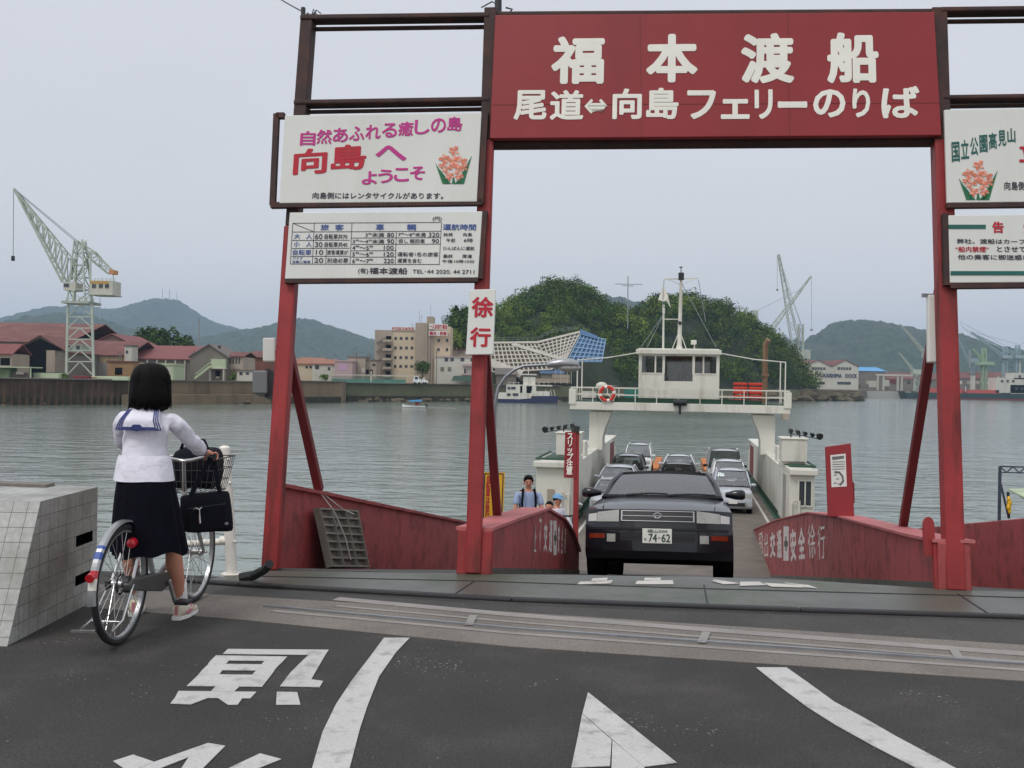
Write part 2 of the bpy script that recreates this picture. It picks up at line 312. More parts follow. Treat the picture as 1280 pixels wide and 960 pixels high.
def txt(name, s, m, parent, Fm, box, off=0.0, thick=.0015, lift=.003, vert=False, world=True, shear=None, keep=False, label=None):
    """lettering mesh fitted to box (x0,y0,x1,y1) of frame Fm (x right, y up, z out)"""
    c = bpy.data.curves.new('t', 'FONT'); c.size = 1; c.extrude = .001; c.resolution_u = 3
    if vert: s = '\n'.join(s); c.space_line = .88; c.align_x = 'CENTER'
    c.body = s
    o = bpy.data.objects.new('t', c); me0 = o.to_mesh()
    vs = [v.co.copy() for v in me0.vertices]; fs = [tuple(p.vertices) for p in me0.polygons]; o.to_mesh_clear()
    bpy.data.objects.remove(o); bpy.data.curves.remove(c)
    if off:   # embolden with a ring of shifted copies, each a hair behind the last
        n = 10 if off > .02 else 6
        allv, allf = [], []
        for i in range(n):
            dx, dy = off*cos(2*pi*i/n), off*sin(2*pi*i/n); k = len(allv)
            allv += [V((v.x+dx, v.y+dy, v.z-.00006*i)) for v in vs]; allf += [tuple(j+k for j in f) for f in fs]
        vs, fs = allv, allf
    xs = [v.x for v in vs]; ys = [v.y for v in vs]
    x0, x1, y0, y1 = min(xs), max(xs), min(ys), max(ys); sx = (box[2]-box[0])/(x1-x0); sy = (box[3]-box[1])/(y1-y0)
    if keep: sx = sy = min(sx, sy)
    I = WM[parent.name].inverted() if (parent is not None and world) else MX.Identity(4)
    out = []
    for v in vs:
        a = box[0]+(v.x-x0)*sx; b = box[1]+(v.y-y0)*sy
        if shear: b += shear*(a-box[0])
        out.append(tuple(I@(Fm@V((a, b, lift+(thick+v.z-.001 if v.z > 0 else v.z+.001))))))
    me = bpy.data.meshes.new(name); me.from_pydata(out, [], fs)
    me.materials.append(m)
    return link(name, me, parent, label=label)
def skinfig(name, J, E, m, parent=None, root=0, sub=2, world=True, roots=()):
    """J: list of (pos, rx[, ry]); E edges; one skinned surface"""
    me = bpy.data.meshes.new(name); I = WM[parent.name].inverted() if (parent is not None and world) else MX.Identity(4)
    me.from_pydata([tuple(I@V(j[0])) for j in J], E, []); me.materials.append(m)
    o = link(name, me, parent)
    sk = o.modifiers.new('skin', 'SKIN'); sk.use_smooth_shade = True; sk.branch_smoothing = .6
    ly = me.skin_vertices[0].data
    for i, j in enumerate(J): ly[i].radius = (j[1], j[2] if len(j) > 2 else j[1]); ly[i].use_root = (i == root or i in roots)
    sb = o.modifiers.new('sub', 'SUBSURF'); sb.levels = sub; sb.render_levels = sub
    return o
# ================================================================ WATER, QUAY, ROAD
WZ = -4.3
def water_mat():
    m = bpy.data.materials.new('sea_water'); m.use_nodes = True; t = m.node_tree; b = t.nodes['Principled BSDF']; L = t.links.new
    b.inputs['Base Color'].default_value = (.165, .20, .168, 1); b.inputs['Roughness'].default_value = .10; b.inputs['IOR'].default_value = 1.45
    tc = nd(t, 'ShaderNodeTexCoord')
    mp = nd(t, 'ShaderNodeMapping'); mp.inputs['Scale'].default_value = (.5, 1.0, 1); mp.inputs['Rotation'].default_value = (0, 0, .2); L(tc.outputs['Object'], mp.inputs[0])
    n1 = nd(t, 'ShaderNodeTexNoise', i_Scale=.42, i_Detail=4.0, i_Roughness=.5, i_Distortion=.8); L(mp.outputs[0], n1.inputs['Vector'])
    n2 = nd(t, 'ShaderNodeTexNoise', i_Scale=1.7, i_Detail=3.0, i_Roughness=.6); L(mp.outputs[0], n2.inputs['Vector'])
    # breeze patches: calmer and rougher water
    n3 = nd(t, 'ShaderNodeTexNoise', i_Scale=.016, i_Detail=3.0); L(tc.outputs['Object'], n3.inputs['Vector'])
    r3 = nd(t, 'ShaderNodeMapRange', i_1=.38, i_2=.6, i_3=.4, i_4=1.0); L(n3.outputs[0], r3.inputs[0])
    ad = nd(t, 'ShaderNodeMath', operation='MULTIPLY_ADD'); ad.inputs[1].default_value = .22; L(n2.outputs[0], ad.inputs[0]); L(n1.outputs[0], ad.inputs[2])
    bp = nd(t, 'ShaderNodeBump', i_Distance=.40); L(r3.outputs[0], bp.inputs['Strength']); L(ad.outputs[0], bp.inputs['Height']); L(bp.outputs[0], b.inputs['Normal'])
    return m
q = MB(); q.poly([(-4800, -310, WZ), (4800, -310, WZ), (4800, 6500, WZ), (-4800, 6500, WZ)])
q.build('water', water_mat(), kind='structure')

def yq(x): return 7.683-.1547*(x+2.015)
q = MB(); q.prism([(-300, -300, -6), (300, -300, -6), (300, yq(300), -6), (-300, yq(-300), -6)], (0, 0, 6)); q.build('quay', M['asphalt'], kind='structure')
def gline(q, pts, z, h=.004):  # a closed pixel outline laid on the ground as a thin sheet
    g = [G(x, y, z) for x, y in pts]; q.prism(g, (0, 0, -h))
def strip(name, up, lo, z, m, h=.004):
    q = MB(); gline(q, up+lo[::-1], z, h); return q.build(name, m, kind='structure')
# concrete rail strip along the quay edge
strip('concrete_strip', [(-60, 709), (150, 733), (270, 743), (640, 765), (1280, 806), (1500, 820)], [(-60, 738), (110, 759), (309, 775), (640, 808), (1280, 851), (1500, 866)], .004, M['concrete'])
strip('road', [(-60, 703), (110, 720), (300, 734), (640, 757), (1280, 778), (1500, 786)], [(-60, 709), (150, 733), (270, 743), (640, 765), (1280, 806), (1500, 820)], .003, M['asphalt2'], .002)
def linestrip(name, pts, wd, z, m, h=.003):
    q = MB()
    g = [G(x, y, z) for x, y in pts]
    for a, b in zip(g, g[1:]): q.bar(a+V((0, 0, -h/2)), b+V((0, 0, -h/2)), wd, h)
    return q.build(name, m, kind='structure')
linestrip('concrete_band', [(420, 748), (640, 768), (1280, 817), (1500, 834)], .10, .0085, M['concrete_l'])
linestrip('concrete_band', [(420, 757), (640, 777), (1280, 827), (1500, 843)], .035, .0085, M['concrete_l'])
linestrip('concrete_band', [(340, 763), (640, 791), (1280, 837), (1500, 853)], .045, .0085, M['concrete_l'])
q = MB()
for a, b in (((330, 757), (640, 785)), ((640, 785), (1500, 845))): q.bar(G(*a, .010), G(*b, .010), .022, .012)
q.build('steel_rail', M['steel'], label='thin steel rail let into the concrete strip along the quay', cat='rail')
q = MB()
for a, b in (((883, 790), (877, 803)), ((1192, 812), (1200, 824)), ((592, 769), (586, 781))): q.bar(G(*a, .012), G(*b, .012), .05, .004)
q.build('concrete_band', M['concrete_l'], kind='structure')
# rubber flap over the hinge
q = MB()
rb = [G(x, y, .0) for x, y in ((235, 727), (300, 732), (640, 751), (1000, 764), (1280, 773), (1500, 780))]
for a, b in zip(rb, rb[1:]): q.bar(a+V((0, 0, .008)), b+V((0, 0, .008)), .075, .032)
q.build('rubber_seal', M['rubber'], bevel=.012, label='black rubber seal lying along the hinge of the ramp', cat='rubber seal')
q = MB()
up = [(318, 713), (592, 717), (740, 719), (860, 720.5), (1010, 725.5), (1192, 737), (1500, 748)]; lo = [(255, 725), (300, 729), (640, 748), (1000, 762), (1280, 771), (1500, 777)]
q.prism([G(x, y, .012) for x, y in up+lo[::-1]], (0, 0, -.30)); q.build('ramp_apron', M['plate'], kind='structure')
q = MB()
for a, b in (((592, 727), (566, 744)), ((1197, 742), (1242, 771)), ((880, 731), (885, 757))): q.bar(G(*a, .014), G(*b, .014), .012, .004)
jl = [(318, 720), (592, 726), (860, 735), (1192, 744), (1500, 754)]
for a, b in zip(jl, jl[1:]): q.bar(G(*a, .014), G(*b, .014), .018, .004)
q.build('apron_joint', M['rubber'], kind='structure')

# painted road marks
def paint(name, polys, label, cat, m=None):
    q = MB()
    for p in polys: gline(q, p, .006, .003)
    return q.build(name, m or M['paint'], label=label, cat=cat)
paint('lane_line', [[(480, 797), (463, 820), (440, 850), (420, 880), (403, 915), (390, 960), (382, 1000), (432, 1000), (437, 960), (450, 910), (460, 880), (474, 845), (495, 815), (512, 797)]],
      'curved white road line to the left of the arrow', 'road marking')
paint('lane_line', [[(945, 834), (975, 858), (1010, 884), (1045, 906), (1090, 931), (1150, 962), (1230, 1000), (1290, 1000), (1195, 960), (1120, 920), (1080, 897), (1043, 877), (1010, 853), (983, 834)]],
      'curved white road line to the right of the arrow', 'road marking')
paint('arrow_mark', [[(735, 865), (728, 891.5), (805, 958), (846, 953)], [(727.7, 892.3), (722, 922), (714, 959), (762.5, 957), (764.5, 924.5)], [(765.5, 925), (763, 1000), (812, 1000), (805, 958.5)]],
      'white arrow painted on the asphalt pointing to the ferry', 'road marking')
def z6(p): return [(x/2, 720+y/2) for x, y in p]
paint('road_character', [z6(p) for p in (
    [(570, 182), (822, 184), (813, 197), (557, 194)], [(771, 197), (813, 197), (778, 258), (808, 262), (799, 277), (700, 275), (727, 240)],
    [(540, 198), (718, 201), (708, 212), (528, 210)], [(522, 219), (698, 221), (685, 236), (506, 234)], [(498, 245), (678, 247), (655, 276), (467, 274)],
    [(528, 210), (572, 211), (565, 219), (520, 219)], [(662, 211), (708, 212), (699, 221), (653, 221)], [(506, 234), (556, 235), (548, 246), (496, 246)], [(640, 236), (686, 236), (678, 247), (630, 247)],
    [(540, 274), (600, 275), (585, 288), (528, 287)], [(446, 287), (641, 289), (626, 305), (438, 303)], [(438, 303), (520, 304), (478, 320), (426, 318)], [(545, 304), (606, 305), (594, 321), (570, 321)],
    [(692, 289), (743, 290), (751, 321), (690, 321)])], 'white upside-down character with a box frame painted on the asphalt', 'road marking')
paint('road_character', [z6(p) for p in (
    [(283, 462), (333, 446), (385, 464), (345, 481), (310, 480)], [(386, 464), (520, 417), (563, 424), (505, 482), (452, 482), (472, 452), (390, 484), (346, 482)],
    [(650, 443), (703, 457), (620, 490), (550, 490)], [(300, 484), (340, 484), (330, 540), (290, 540)])], 'white character strokes cut by the bottom edge of the picture', 'road marking')

# ================================================================ BOARDING RAMP FRAME (hinged, sloping down to the ferry)
RO = G(592, 718)
AX = V((1, -.08, 0)).normalized(); DU = V((.19, 1, -.182)).normalized(); NU = AX.cross(DU).normalized()
def RP(a, d, c=0.0): return RO+AX*a+DU*d+NU*c
GP = PF(RO, AX, V((.0146, .149, 1)))                       # plane of the gantry
RPL = PF(RO, AX, DU)                      # plane of the ramp deck (x = a, skew y)
def on_ramp(x, y, c=0.0):
    d = ray(x, y); t = (RO+NU*c-CO).dot(NU)/d.dot(NU); p = CO+d*t; return p
def ramp_ad(p):
    r = p-RO; n = NU; r = r-n*r.dot(n); k = AX.dot(DU); A, D = r.dot(AX), r.dot(DU); det = 1-k*k
    return (A-k*D)/det, (D-k*A)/det
def wall_plane(a):                        # vertical plane along the ramp through AX = a
    o = RP(a, 0); n = NU.cross(DU).normalized()
    def f(x, y):
        d = ray(x, y); t = (o-CO).dot(n)/d.dot(n); p = CO+d*t-o; return p.dot(DU), p.dot(NU)
    return f
aL, aM, aR = GP.px(340, 712)[0], 0.0, GP.px(1192, 737)[0]
q = MB(); q.hexa([RP(aL-.1, 0, -.25), RP(aR+2.6, 0, -.25), RP(aR+2.6, 19.0, -.25), RP(aL-.1, 19.0, -.25), RP(aL-.1, 0, 0), RP(aR+2.6, 0, 0), RP(aR+2.6, 19.0, 0), RP(aL-.1, 19.0, 0)])
q.build('ramp', M['ramp'], kind='structure')
def rmark(polys, label):
    q = MB()
    for p in polys: q.prism([G(x, y, .0185) for x, y in p], (0, 0, -.003))
    q.build('ramp_marking', M['wornpaint'], label=label, cat='road marking', group='worn characters on the ramp lip')
rmark(([(741, 723), (760, 722), (758, 726), (738, 727)], [(725, 727), (766, 725), (764, 729), (722, 730)]), 'worn white character on the ramp lip below the left front wheel of the dark car')
rmark(([(806, 722), (826, 722), (826, 725), (805, 725)], [(796, 726), (841, 725), (842, 730), (794, 730)]), 'worn white character on the ramp lip below the number plate of the dark car')
rmark(([(893, 724), (925, 729), (905, 730), (890, 726)], [(925, 727), (950, 727), (960, 731), (925, 732)], [(950, 728), (985, 730), (1005, 734), (965, 733)], [(980, 728), (1010, 731), (1022, 735), (1000, 733)]), 'broken row of worn white strokes on the ramp lip right of the dark car')

# ================================================================ SIGN GANTRY
def gpx(x, y): return GP.px(x, y)
gan = thing('sign_gantry', 'tall red and rusty steel gantry of posts and beams over the ferry ramp', 'gantry', MX.Translation(RO))
def gpost(xb, yb, xt, yt, w, d, mats, split=None):
    a0, b0 = gpx(xb, yb); a1, b1 = gpx(xt, yt)
    q = MB()
    q.bar(GP.at(a0, max(b0, 0)), GP.at(a1, b1), w, d, up=AX.cross(NU))
    return q.build('post', mats, gan, bevel=.012, world=True)
def seg(x0, y0, x1, y1, w, d, m, nm, c=0.0, bev=.01):
    q = MB(); q.bar(GP.at(*gpx(x0, y0), c), GP.at(*gpx(x1, y1), c), w, d, up=GP.n); return q.build(nm, m, gan, bevel=bev, world=True)
# posts: red below, above a dark brown that paints in the backlight, with rust (each post one part with two stretches)
def post2(xb, yb, xm, ym, xt, yt, w, d):
    q = MB(); p0, p1, p2 = GP.at(*gpx(xb, yb)), GP.at(*gpx(xm, ym)), GP.at(*gpx(xt, yt))
    q.bar(p0, p1, w, d, up=GP.n, k=0); q.bar(p1, p2, w*.98, d*.98, up=GP.n, k=1)
    for s in (-1, 1): q.bar(p0+AX*s*w*.5+GP.n*d*.42, p1+AX*s*w*.5+GP.n*d*.42, .016, .02, up=GP.n, k=0)
    return q.build('post', [M['red'], M['brown']], gan, bevel=.008, world=True)
post2(339, 712, 367, 285, 386, 22, .108, .14)
post2(592, 716, 609, 178, 614, 14, .105, .15)
post2(1192, 737, 1176, 178, 1171, 14, .122, .15)
post2(1478, 745, 1452, 285, 1440, 15, .125, .15)
# beams
seg(378, 26.5, 613, 23.5, .044, .12, M['brown'], 'beam', .02)
seg(388, 34.5, 613, 31.5, .02, .06, M['brown'], 'beam', -.03)
seg(370, 132, 613, 128, .04, .12, M['brown'], 'beam', .02)
seg(372, 138.5, 613, 134.5, .02, .06, M['brown'], 'beam', -.03)
seg(1172, 17, 1445, 14, .04, .12, M['brown'], 'beam', .02)
seg(1172, 25, 1445, 22, .02, .06, M['brown'], 'beam', -.03)
seg(1176, 126, 1448, 122, .036, .12, M['brown'], 'beam', .02)
seg(1176, 131.5, 1448, 127.5, .02, .06, M['brown'], 'beam', -.03)
seg(612, 178, 1180, 174, .05, .14, M['brown'], 'beam', -.05)
seg(612, 18, 1180, 14.5, .04, .14, M['brown'], 'beam', -.05)
seg(391, 36, 378, 140, .014, .014, M['steel'], 'stay_rod', -.05, 0)
# braces run back and down to the parapet tops
def brace(x0, y0, d, ca, a, w=.075):
    a0, b0 = gpx(x0, y0); q = MB(); q.bar(GP.at(a0, b0, -.05), RP(a, d, ca), w, w, up=AX); q.build('brace', M['darkred'], gan, bevel=.008, world=True)
def brace_to(x0, y0, x1, y1, a):
    d, c = wall_plane(a)(x1, y1); brace(x0, y0, d, c, a)
brace_to(359, 440, 399, 613, aL); brace_to(606, 440, 622, 650, aM-.12); brace_to(1182, 330, 1128, 663, aR+.12)
# small lug beside the right post, foot plates
q = MB(); a0, b0 = gpx(1174, 678)
pts = [GP.at(a0-.075+.04*cos(t)*1.0, b0+.13+.06*sin(t), -.02) for t in [pi*i/8 for i in range(9)]]+[GP.at(a0-.115, b0-.1, -.02), GP.at(a0-.03, b0-.1, -.02)]
q.prism(pts, tuple(GP.n*.03)); q.build('lug', M['red'], gan, world=True)
# top fittings: a lamp bracket over the main sign, insulators and a cable to the left
q = MB(); q.tube([GP.at(*gpx(622, 22), -.06), GP.at(*gpx(622, -20), -.06)], .03); q.tube([GP.at(*gpx(634, 18), -.02), GP.at(*gpx(640, 10), -.02), GP.at(*gpx(632, 8), -.02)], .008)
q.tube([GP.at(*gpx(600, 2), -.1), GP.at(*gpx(614, -4), -.08), GP.at(*gpx(622, 2), -.06), GP.at(*gpx(616, 14), -.06)], .006)
q.build('cable_mast', M['black'], gan, world=True)
q = MB(); q.cyl(GP.at(*gpx(379, 10), 0), GP.at(*gpx(379, 21), 0), .02); q.tube([GP.at(*gpx(384, 17)), GP.at(*gpx(392, 24))], .012)
for dx, dy in ((6, -7), (9, -2), (12, -6)): q.tube([GP.at(*gpx(390, 22), .02), GP.at(*gpx(390+dx*.6, 22+dy*1.1), .04), GP.at(*gpx(390+dx, 22+dy*.6), .02)], .005)
q.build('insulator', M['black'], gan, world=True)
q = MB(); p0 = GP.at(*gpx(379, 15)); p1 = P(300, -45, 11); q.tube([p0.lerp(p1, i/8)+V((0, 0, -.05*sin(pi*i/8))) for i in range(9)], .006, 5)
q.build('overhead_cable', M['black'], label='thin black cable running off from the top of the left gantry post', cat='cable')

# ---- sign boards: board frame, then lettering placed on its face
def board(name, label, cat, px, c, th, m, rim=None, frame=None):
    """px: 4 pixel corners tl,tr,br,bl; c: distance of the face in front of the gantry plane"""
    t = thing(name, label, cat, MX.Translation(GP.at(*gpx(*px[3]), c)))
    pts = [GP.at(*GP.px(x, y, c), c) for x, y in px]
    q = MB(); q.prism(pts, tuple(GP.n*-th)); q.build('panel', m, t, bevel=.006, world=True)
    if frame:
        q = MB()
        for (a, b) in frame: q.bar(GP.at(*GP.px(*a, c-.03), c-.03), GP.at(*GP.px(*b, c-.03), c-.03), .045, .05, up=GP.n)
        q.build('frame', M['brown'], t, world=True)
    return t
def sgn(t, s, x0, y0, x1, y1, m, c, off=0.0, nm='lettering', vert=False, shear=None, keep=False):
    a0, b1 = GP.px(x0, y0, c); a1, b0 = GP.px(x1, y1, c)
    Fm = GP.M@MX.Translation((0, 0, c))
    return txt(nm, s, m, t, Fm, (a0, min(b0, b1), a1, max(b0, b1)), off, vert=vert, shear=shear, keep=keep)
# main red board
cb = .11
t = board('main_sign', 'large red signboard with cream lettering over the vehicle ramp', 'sign', [(619, 18.5), (1168, 14.5), (1177, 169), (612, 173)], cb, .06, M['redsign'])
for s, x0, x1, y0, y1 in (('福', 690, 755, 46, 105), ('本', 808, 872, 43, 103), ('渡', 926, 993, 42, 104), ('船', 1033, 1099, 41, 104)): sgn(t, s, x0, y0, x1, y1, M['letter'], cb, .036)
for s, x0, x1, y0, y1 in (('尾', 643, 683, 113, 150), ('道', 688, 729, 113, 150), ('⇔', 731, 759, 124, 142), ('向', 766, 802, 111, 149), ('島', 808, 848, 110, 149), ('フ', 859, 895, 113, 149), ('ェ', 901, 937, 124, 149),
                          ('リ', 943, 966, 112, 149), ('ー', 972, 1009, 127, 135), ('の', 1016, 1057, 112, 147), ('り', 1065, 1088, 111, 147), ('ば', 1101, 1150, 108, 148)): sgn(t, s, x0, y0, x1, y1, M['letter'], cb, .03)
q = MB()
for x in (800, 985): q.bar(GP.at(*GP.px(x, 17, cb), cb+.001), GP.at(*GP.px(x+2, 171, cb), cb+.001), .004, .003, up=GP.n)
q.bar(GP.at(*GP.px(616, 131, cb), cb+.001), GP.at(*GP.px(1174, 128.5, cb), cb+.001), .004, .003, up=GP.n)
q.build('panel_seam', M['darkred'], t, world=True)
def flowers(t, x0, y0, x1, y1, c):
    """a little clump of pink flowers with green blades, printed on a board"""
    rg = random.Random(5); q = MB(); W_, H_ = x1-x0, y1-y0
    f = lambda u, v, l: GP.at(*GP.px(x0+u*W_, y0+v*H_, c), c+l)
    for a, b, w_ in (((.0, .42), (.28, 1), .08), ((1, .22), (.68, 1), .1), ((.12, .6), (.38, 1), .06), ((.86, .6), (.6, 1), .07), ((.5, .75), (.5, 1), .05)):
        q.poly([f(a[0], a[1], .004), f(b[0]-w_, b[1], .004), f(b[0]+w_, b[1], .004)], 2)
    for (u, v, s) in ((.52, .1, .17), (.25, .32, .17), (.5, .38, .2), (.72, .36, .17), (.32, .58, .17), (.62, .6, .18), (.4, .8, .15), (.66, .8, .13), (.8, .55, .12), (.2, .5, .12)):
        for i in range(6):
            an = i*pi/3+rg.random(); p = [(0, 0), (.5, .28), (1, .0), (.5, -.28)]
            q.poly([f(u+s*(px*cos(an)-py*sin(an)), v+s*.9*(px*sin(an)+py*cos(an)), .005+.0004*i+.0002*rg.random()) for px, py in p], i % 2)
    q.build('flower_print', [M['petal'], M['petal2'], M['leafgreen']], t, world=True)
# welcome board (left)
cl = .13
t = board('welcome_board', 'white board with magenta and red lettering and flowers, left of the main sign', 'sign', [(356, 144), (602, 140.5), (596, 252), (349, 254)], cl, .03, M['white'], frame=[((346, 143), (341, 257)), ((607, 140), (601, 254)), ((339, 257), (603, 253.5)), ((346, 145), (356, 145))])
for i, s in enumerate('自然あふれる癒しの島'): sgn(t, s, 376+i*20.4, 164-i*2.0, 394+i*20.4, 182-i*2.0, M['magenta'], cl, .022)
sgn(t, '向', 368, 187, 408, 219, M['crimson'], cl, .03, shear=.06); sgn(t, '島', 415, 182, 457, 214, M['crimson'], cl, .03, shear=.06)
sgn(t, 'へ', 470, 182, 508, 201, M['magenta'], cl, .03)
for i, s in enumerate('ようこそ'): sgn(t, s, 453+i*20, 214-i*2, 471+i*20, 231-i*2, M['magenta'], cl, .025)
sgn(t, '向島側にはレンタサイクルがあります。', 391, 240.5, 554, 249, M['ink'], cl, .012)
flowers(t, 544, 184, 590, 230, cl)
# fare board
t = board('fare_board', 'white fare table board with a blue and black grid of prices', 'sign', [(362, 265.5), (603, 264), (597.5, 347), (356, 348.5)], cl, .03, M['white'], frame=[((357, 351), (598, 349.5)), ((606, 264), (600, 349))])
q = MB()
def fl(x0, y0, x1, y1, w=.004): q.bar(GP.at(*GP.px(x0, y0, cl), cl+.002), GP.at(*GP.px(x1, y1, cl), cl+.002), w, .002, up=GP.n)
for l in ((366, 279, 551, 278), (366, 290, 551, 289), (365.5, 300.5, 437, 300.2), (365, 310.5, 437, 310.2), (364.5, 320.5, 437, 320.2), (363, 330, 550, 330.5), (439, 297.5, 551, 297), (439, 305.5, 551, 305), (438.5, 313.5, 495, 313.2), (438, 321.5, 495, 321.2),
          (366, 279, 363, 330), (393, 279, 390.5, 330), (440, 279, 437.5, 330), (495.5, 290, 494, 330), (552, 278, 549, 330), (408, 311, 407, 330), (366, 279, 393, 290)): fl(*l)
q.build('table_grid', M['ink'], t, world=True)
for s, x0, y0, x1, y1, m in (('旅', 401, 280.5, 411, 288, 'bluel'), ('客', 419, 280.5, 429.5, 288, 'bluel'), ('車', 470, 280, 480, 288, 'bluel'), ('輌', 509, 280, 520, 288, 'bluel'), ('運航時間', 554, 280, 595, 288, 'bluel'),
    ('大', 368, 292.5, 375, 298.5, 'bluel'), ('人', 383, 292.5, 390, 298.5, 'bluel'), ('小', 367.5, 302, 374.5, 308.5, 'bluel'), ('人', 383, 302, 389.5, 308.5, 'bluel'), ('自転車', 366.5, 312, 389, 319, 'bluel'), ('バイク', 366, 321, 378, 324.5, 'bluel'), ('自動二輪車', 366, 325.5, 388, 329, 'bluel'),
    ('60', 394, 292.5, 403, 299, 'ink'), ('自転車共70', 406, 292.5, 434, 299, 'ink'), ('30', 394, 302.5, 403, 309, 'ink'), ('自転車共40', 406, 302.5, 434, 309, 'ink'), ('10', 395, 312.5, 404, 318.5, 'ink'), ('旅客運賃が', 409, 312.5, 435, 318.5, 'ink'), ('20', 393, 322.5, 404, 328.5, 'ink'), ('別途必要', 409, 322.5, 435, 328.5, 'ink'),
    ('3ᵐ未満', 457, 291, 480, 296.3, 'ink'), ('80', 484, 291, 492.5, 296.3, 'ink'), ('3ᵐ～4ᵐ未満', 441, 299, 480, 304.5, 'ink'), ('90', 484, 299, 492.5, 304.5, 'ink'), ('4ᵐ～5ᵐ', 440.5, 307, 466, 312.5, 'ink'), ('100', 480, 307, 492, 312.3, 'ink'),
    ('5ᵐ～6ᵐ', 440.5, 315.2, 466, 320.5, 'ink'), ('120', 480, 315.2, 492, 320.5, 'ink'), ('6ᵐ～7ᵐ', 440.5, 323.5, 466, 329, 'ink'), ('220', 480, 323.5, 492, 329, 'ink'),
    ('7ᵐ～8ᵐ未満', 498, 290.7, 532, 296, 'ink'), ('320', 536, 290.7, 549, 296, 'ink'), ('但し 軽四車', 498, 298.7, 531, 304, 'ink'), ('90', 540, 298.7, 548.5, 304, 'ink'), ('運転者1名の旅客', 497, 315, 548, 321, 'ink'), ('運賃を含む', 497, 323, 527, 328.7, 'ink'),
    ('始発', 554.5, 291, 566, 295.5, 'ink'), ('向島', 579, 291, 590, 295.5, 'ink'), ('午前', 558, 298, 569, 303, 'ink'), ('6時', 580, 298, 591, 303, 'ink'), ('ひんぱんに運航', 554, 308, 593, 313, 'ink'), ('最終', 554, 318, 566, 322.5, 'ink'), ('尾道', 578, 318, 590, 322.5, 'ink'), ('午後10時10分', 553, 324.5, 593, 329, 'ink'),
    ('(円)', 541, 271, 552, 277, 'ink'), ('(有)', 448, 335, 460, 343, 'ink'), ('福本渡船', 462, 334.5, 509, 343, 'ink'), ('TEL･44 2020. 44 2711', 516, 337, 593, 342.5, 'ink')):
    sgn(t, s, x0, y0, x1, y1, M[m], cl, .016 if len(s) == 1 or s in ('福本渡船', '運航時間') else .006)
# slow sign on the middle post
t = board('slow_sign', 'white vertical sign with two crimson characters hung on the red post', 'sign', [(587, 362), (620, 361), (616.5, 443), (582, 443.5)], .16, .025, M['white'])
sgn(t, '徐', 590, 371, 616, 397, M['crimson'], .16, .03); sgn(t, '行', 588, 409, 613, 434, M['crimson'], .16, .03)
# right boards
t = board('park_board', 'white board with slanted green lettering and flowers, right of the main sign', 'sign', [(1180.5, 137), (1432, 132), (1430, 251), (1184, 253.5)], cl, .03, M['white'], frame=[((1183, 257), (1430, 254))])
for i, s in enumerate('国立公園高見山'): sgn(t, s, 1189+i*11.6, 178-i*2.9+(4 if i == 0 else 0)*0, 1199.8+i*11.6, 203-i*4.0, M['teal'], cl, .02, shear=.1)
for i, s in enumerate('立花海岸へ'): sgn(t, s, 1273+i*28, 178-i*2, 1299+i*28, 203-i*2, M['crimson'], cl, .03)
sgn(t, '向島側にはレンタサイクルがあります。', 1255, 227, 1412, 238, M['ink'], cl, .012); flowers(t, 1198, 202, 1247, 250, cl)
t = board('notice_board', 'white notice board with green bars and red heading below the flower board on the right', 'sign', [(1185.5, 269), (1430, 266), (1430, 352), (1187.5, 353.5)], cl, .03, M['white'], frame=[((1187, 357.5), (1430, 355)), ((1181, 268), (1183, 357))])
q = MB()
def gbar(x0, y0, x1, y1): q.prism([GP.at(*GP.px(x, y, cl), cl+.002) for x, y in ((x0, y0), (x1, y0), (x1, y1), (x0, y1))], tuple(GP.n*.003))
gbar(1185.5, 281, 1232, 286); gbar(1188, 339, 1420, 344); gbar(1350, 281, 1420, 286)
q.build('green_bar', M['teal'], t, world=True)
sgn(t, '告', 1240, 277, 1255, 291.5, M['crimson'], cl, .03); sgn(t, '知', 1279, 277, 1294, 291.5, M['crimson'], cl, .03)
sgn(t, '弊社、渡船はカーフェリーです', 1196, 298.5, 1330, 305.5, M['ink'], cl, .012); sgn(t, '“船内禁煙”', 1194, 308, 1236, 315.5, M['crimson'], cl, .014); sgn(t, 'とさせていただきます', 1246, 308, 1340, 315.5, M['ink'], cl, .012); sgn(t, '他の乗客に御迷惑になります', 1197, 318, 1328, 325.5, M['ink'], cl, .012)
# boxes on the posts
def pbox(name, label, cat, x0, y0, x1, y1, c, d, m, mount=True):
    t = thing(name, label, cat, MX.Translation(GP.at(*GP.px(x0, y1, c), c)))
    q = MB(); q.prism([GP.at(*GP.px(x, y, c), c) for x, y in ((x0, y0), (x1, y0), (x1, y1), (x0, y1))], tuple(GP.n*-d)); q.build('case', m, t, bevel=.012, world=True)
    return t
t = pbox('flood_lamp', 'grey floodlight box fixed low on the left gantry post', 'floodlight', 315, 463, 334, 492, .06, .22, M['grey'])
q = MB(); q.bar(GP.at(*gpx(332, 495), -.04), GP.at(*gpx(346, 497), -.04), .03, .12, up=GP.n); q.bar(GP.at(*gpx(335, 462), -.06), GP.at(*gpx(335, 494), -.06), .03, .20, up=GP.n); q.build('bracket', M['black'], t, world=True)
t = pbox('small_sign', 'small white plate behind the left gantry post above the floodlight', 'sign', 328, 422, 344, 452, -.09, .03, M['boxwhite'])
q = MB(); q.bar(GP.at(*gpx(340, 437), -.1), GP.at(*gpx(356, 437), -.1), .02, .02); q.build('bracket', M['black'], t, world=True)
t = pbox('edge_sign', 'white sign box fixed edge-on behind the right gantry post', 'sign', 1160, 368, 1196, 453, -.09, .05, M['white'])
q = MB(); q.bar(GP.at(*gpx(1158, 365), -.11), GP.at(*gpx(1196, 367), -.11), .02, .03); q.build('bracket', M['steel'], t, world=True)

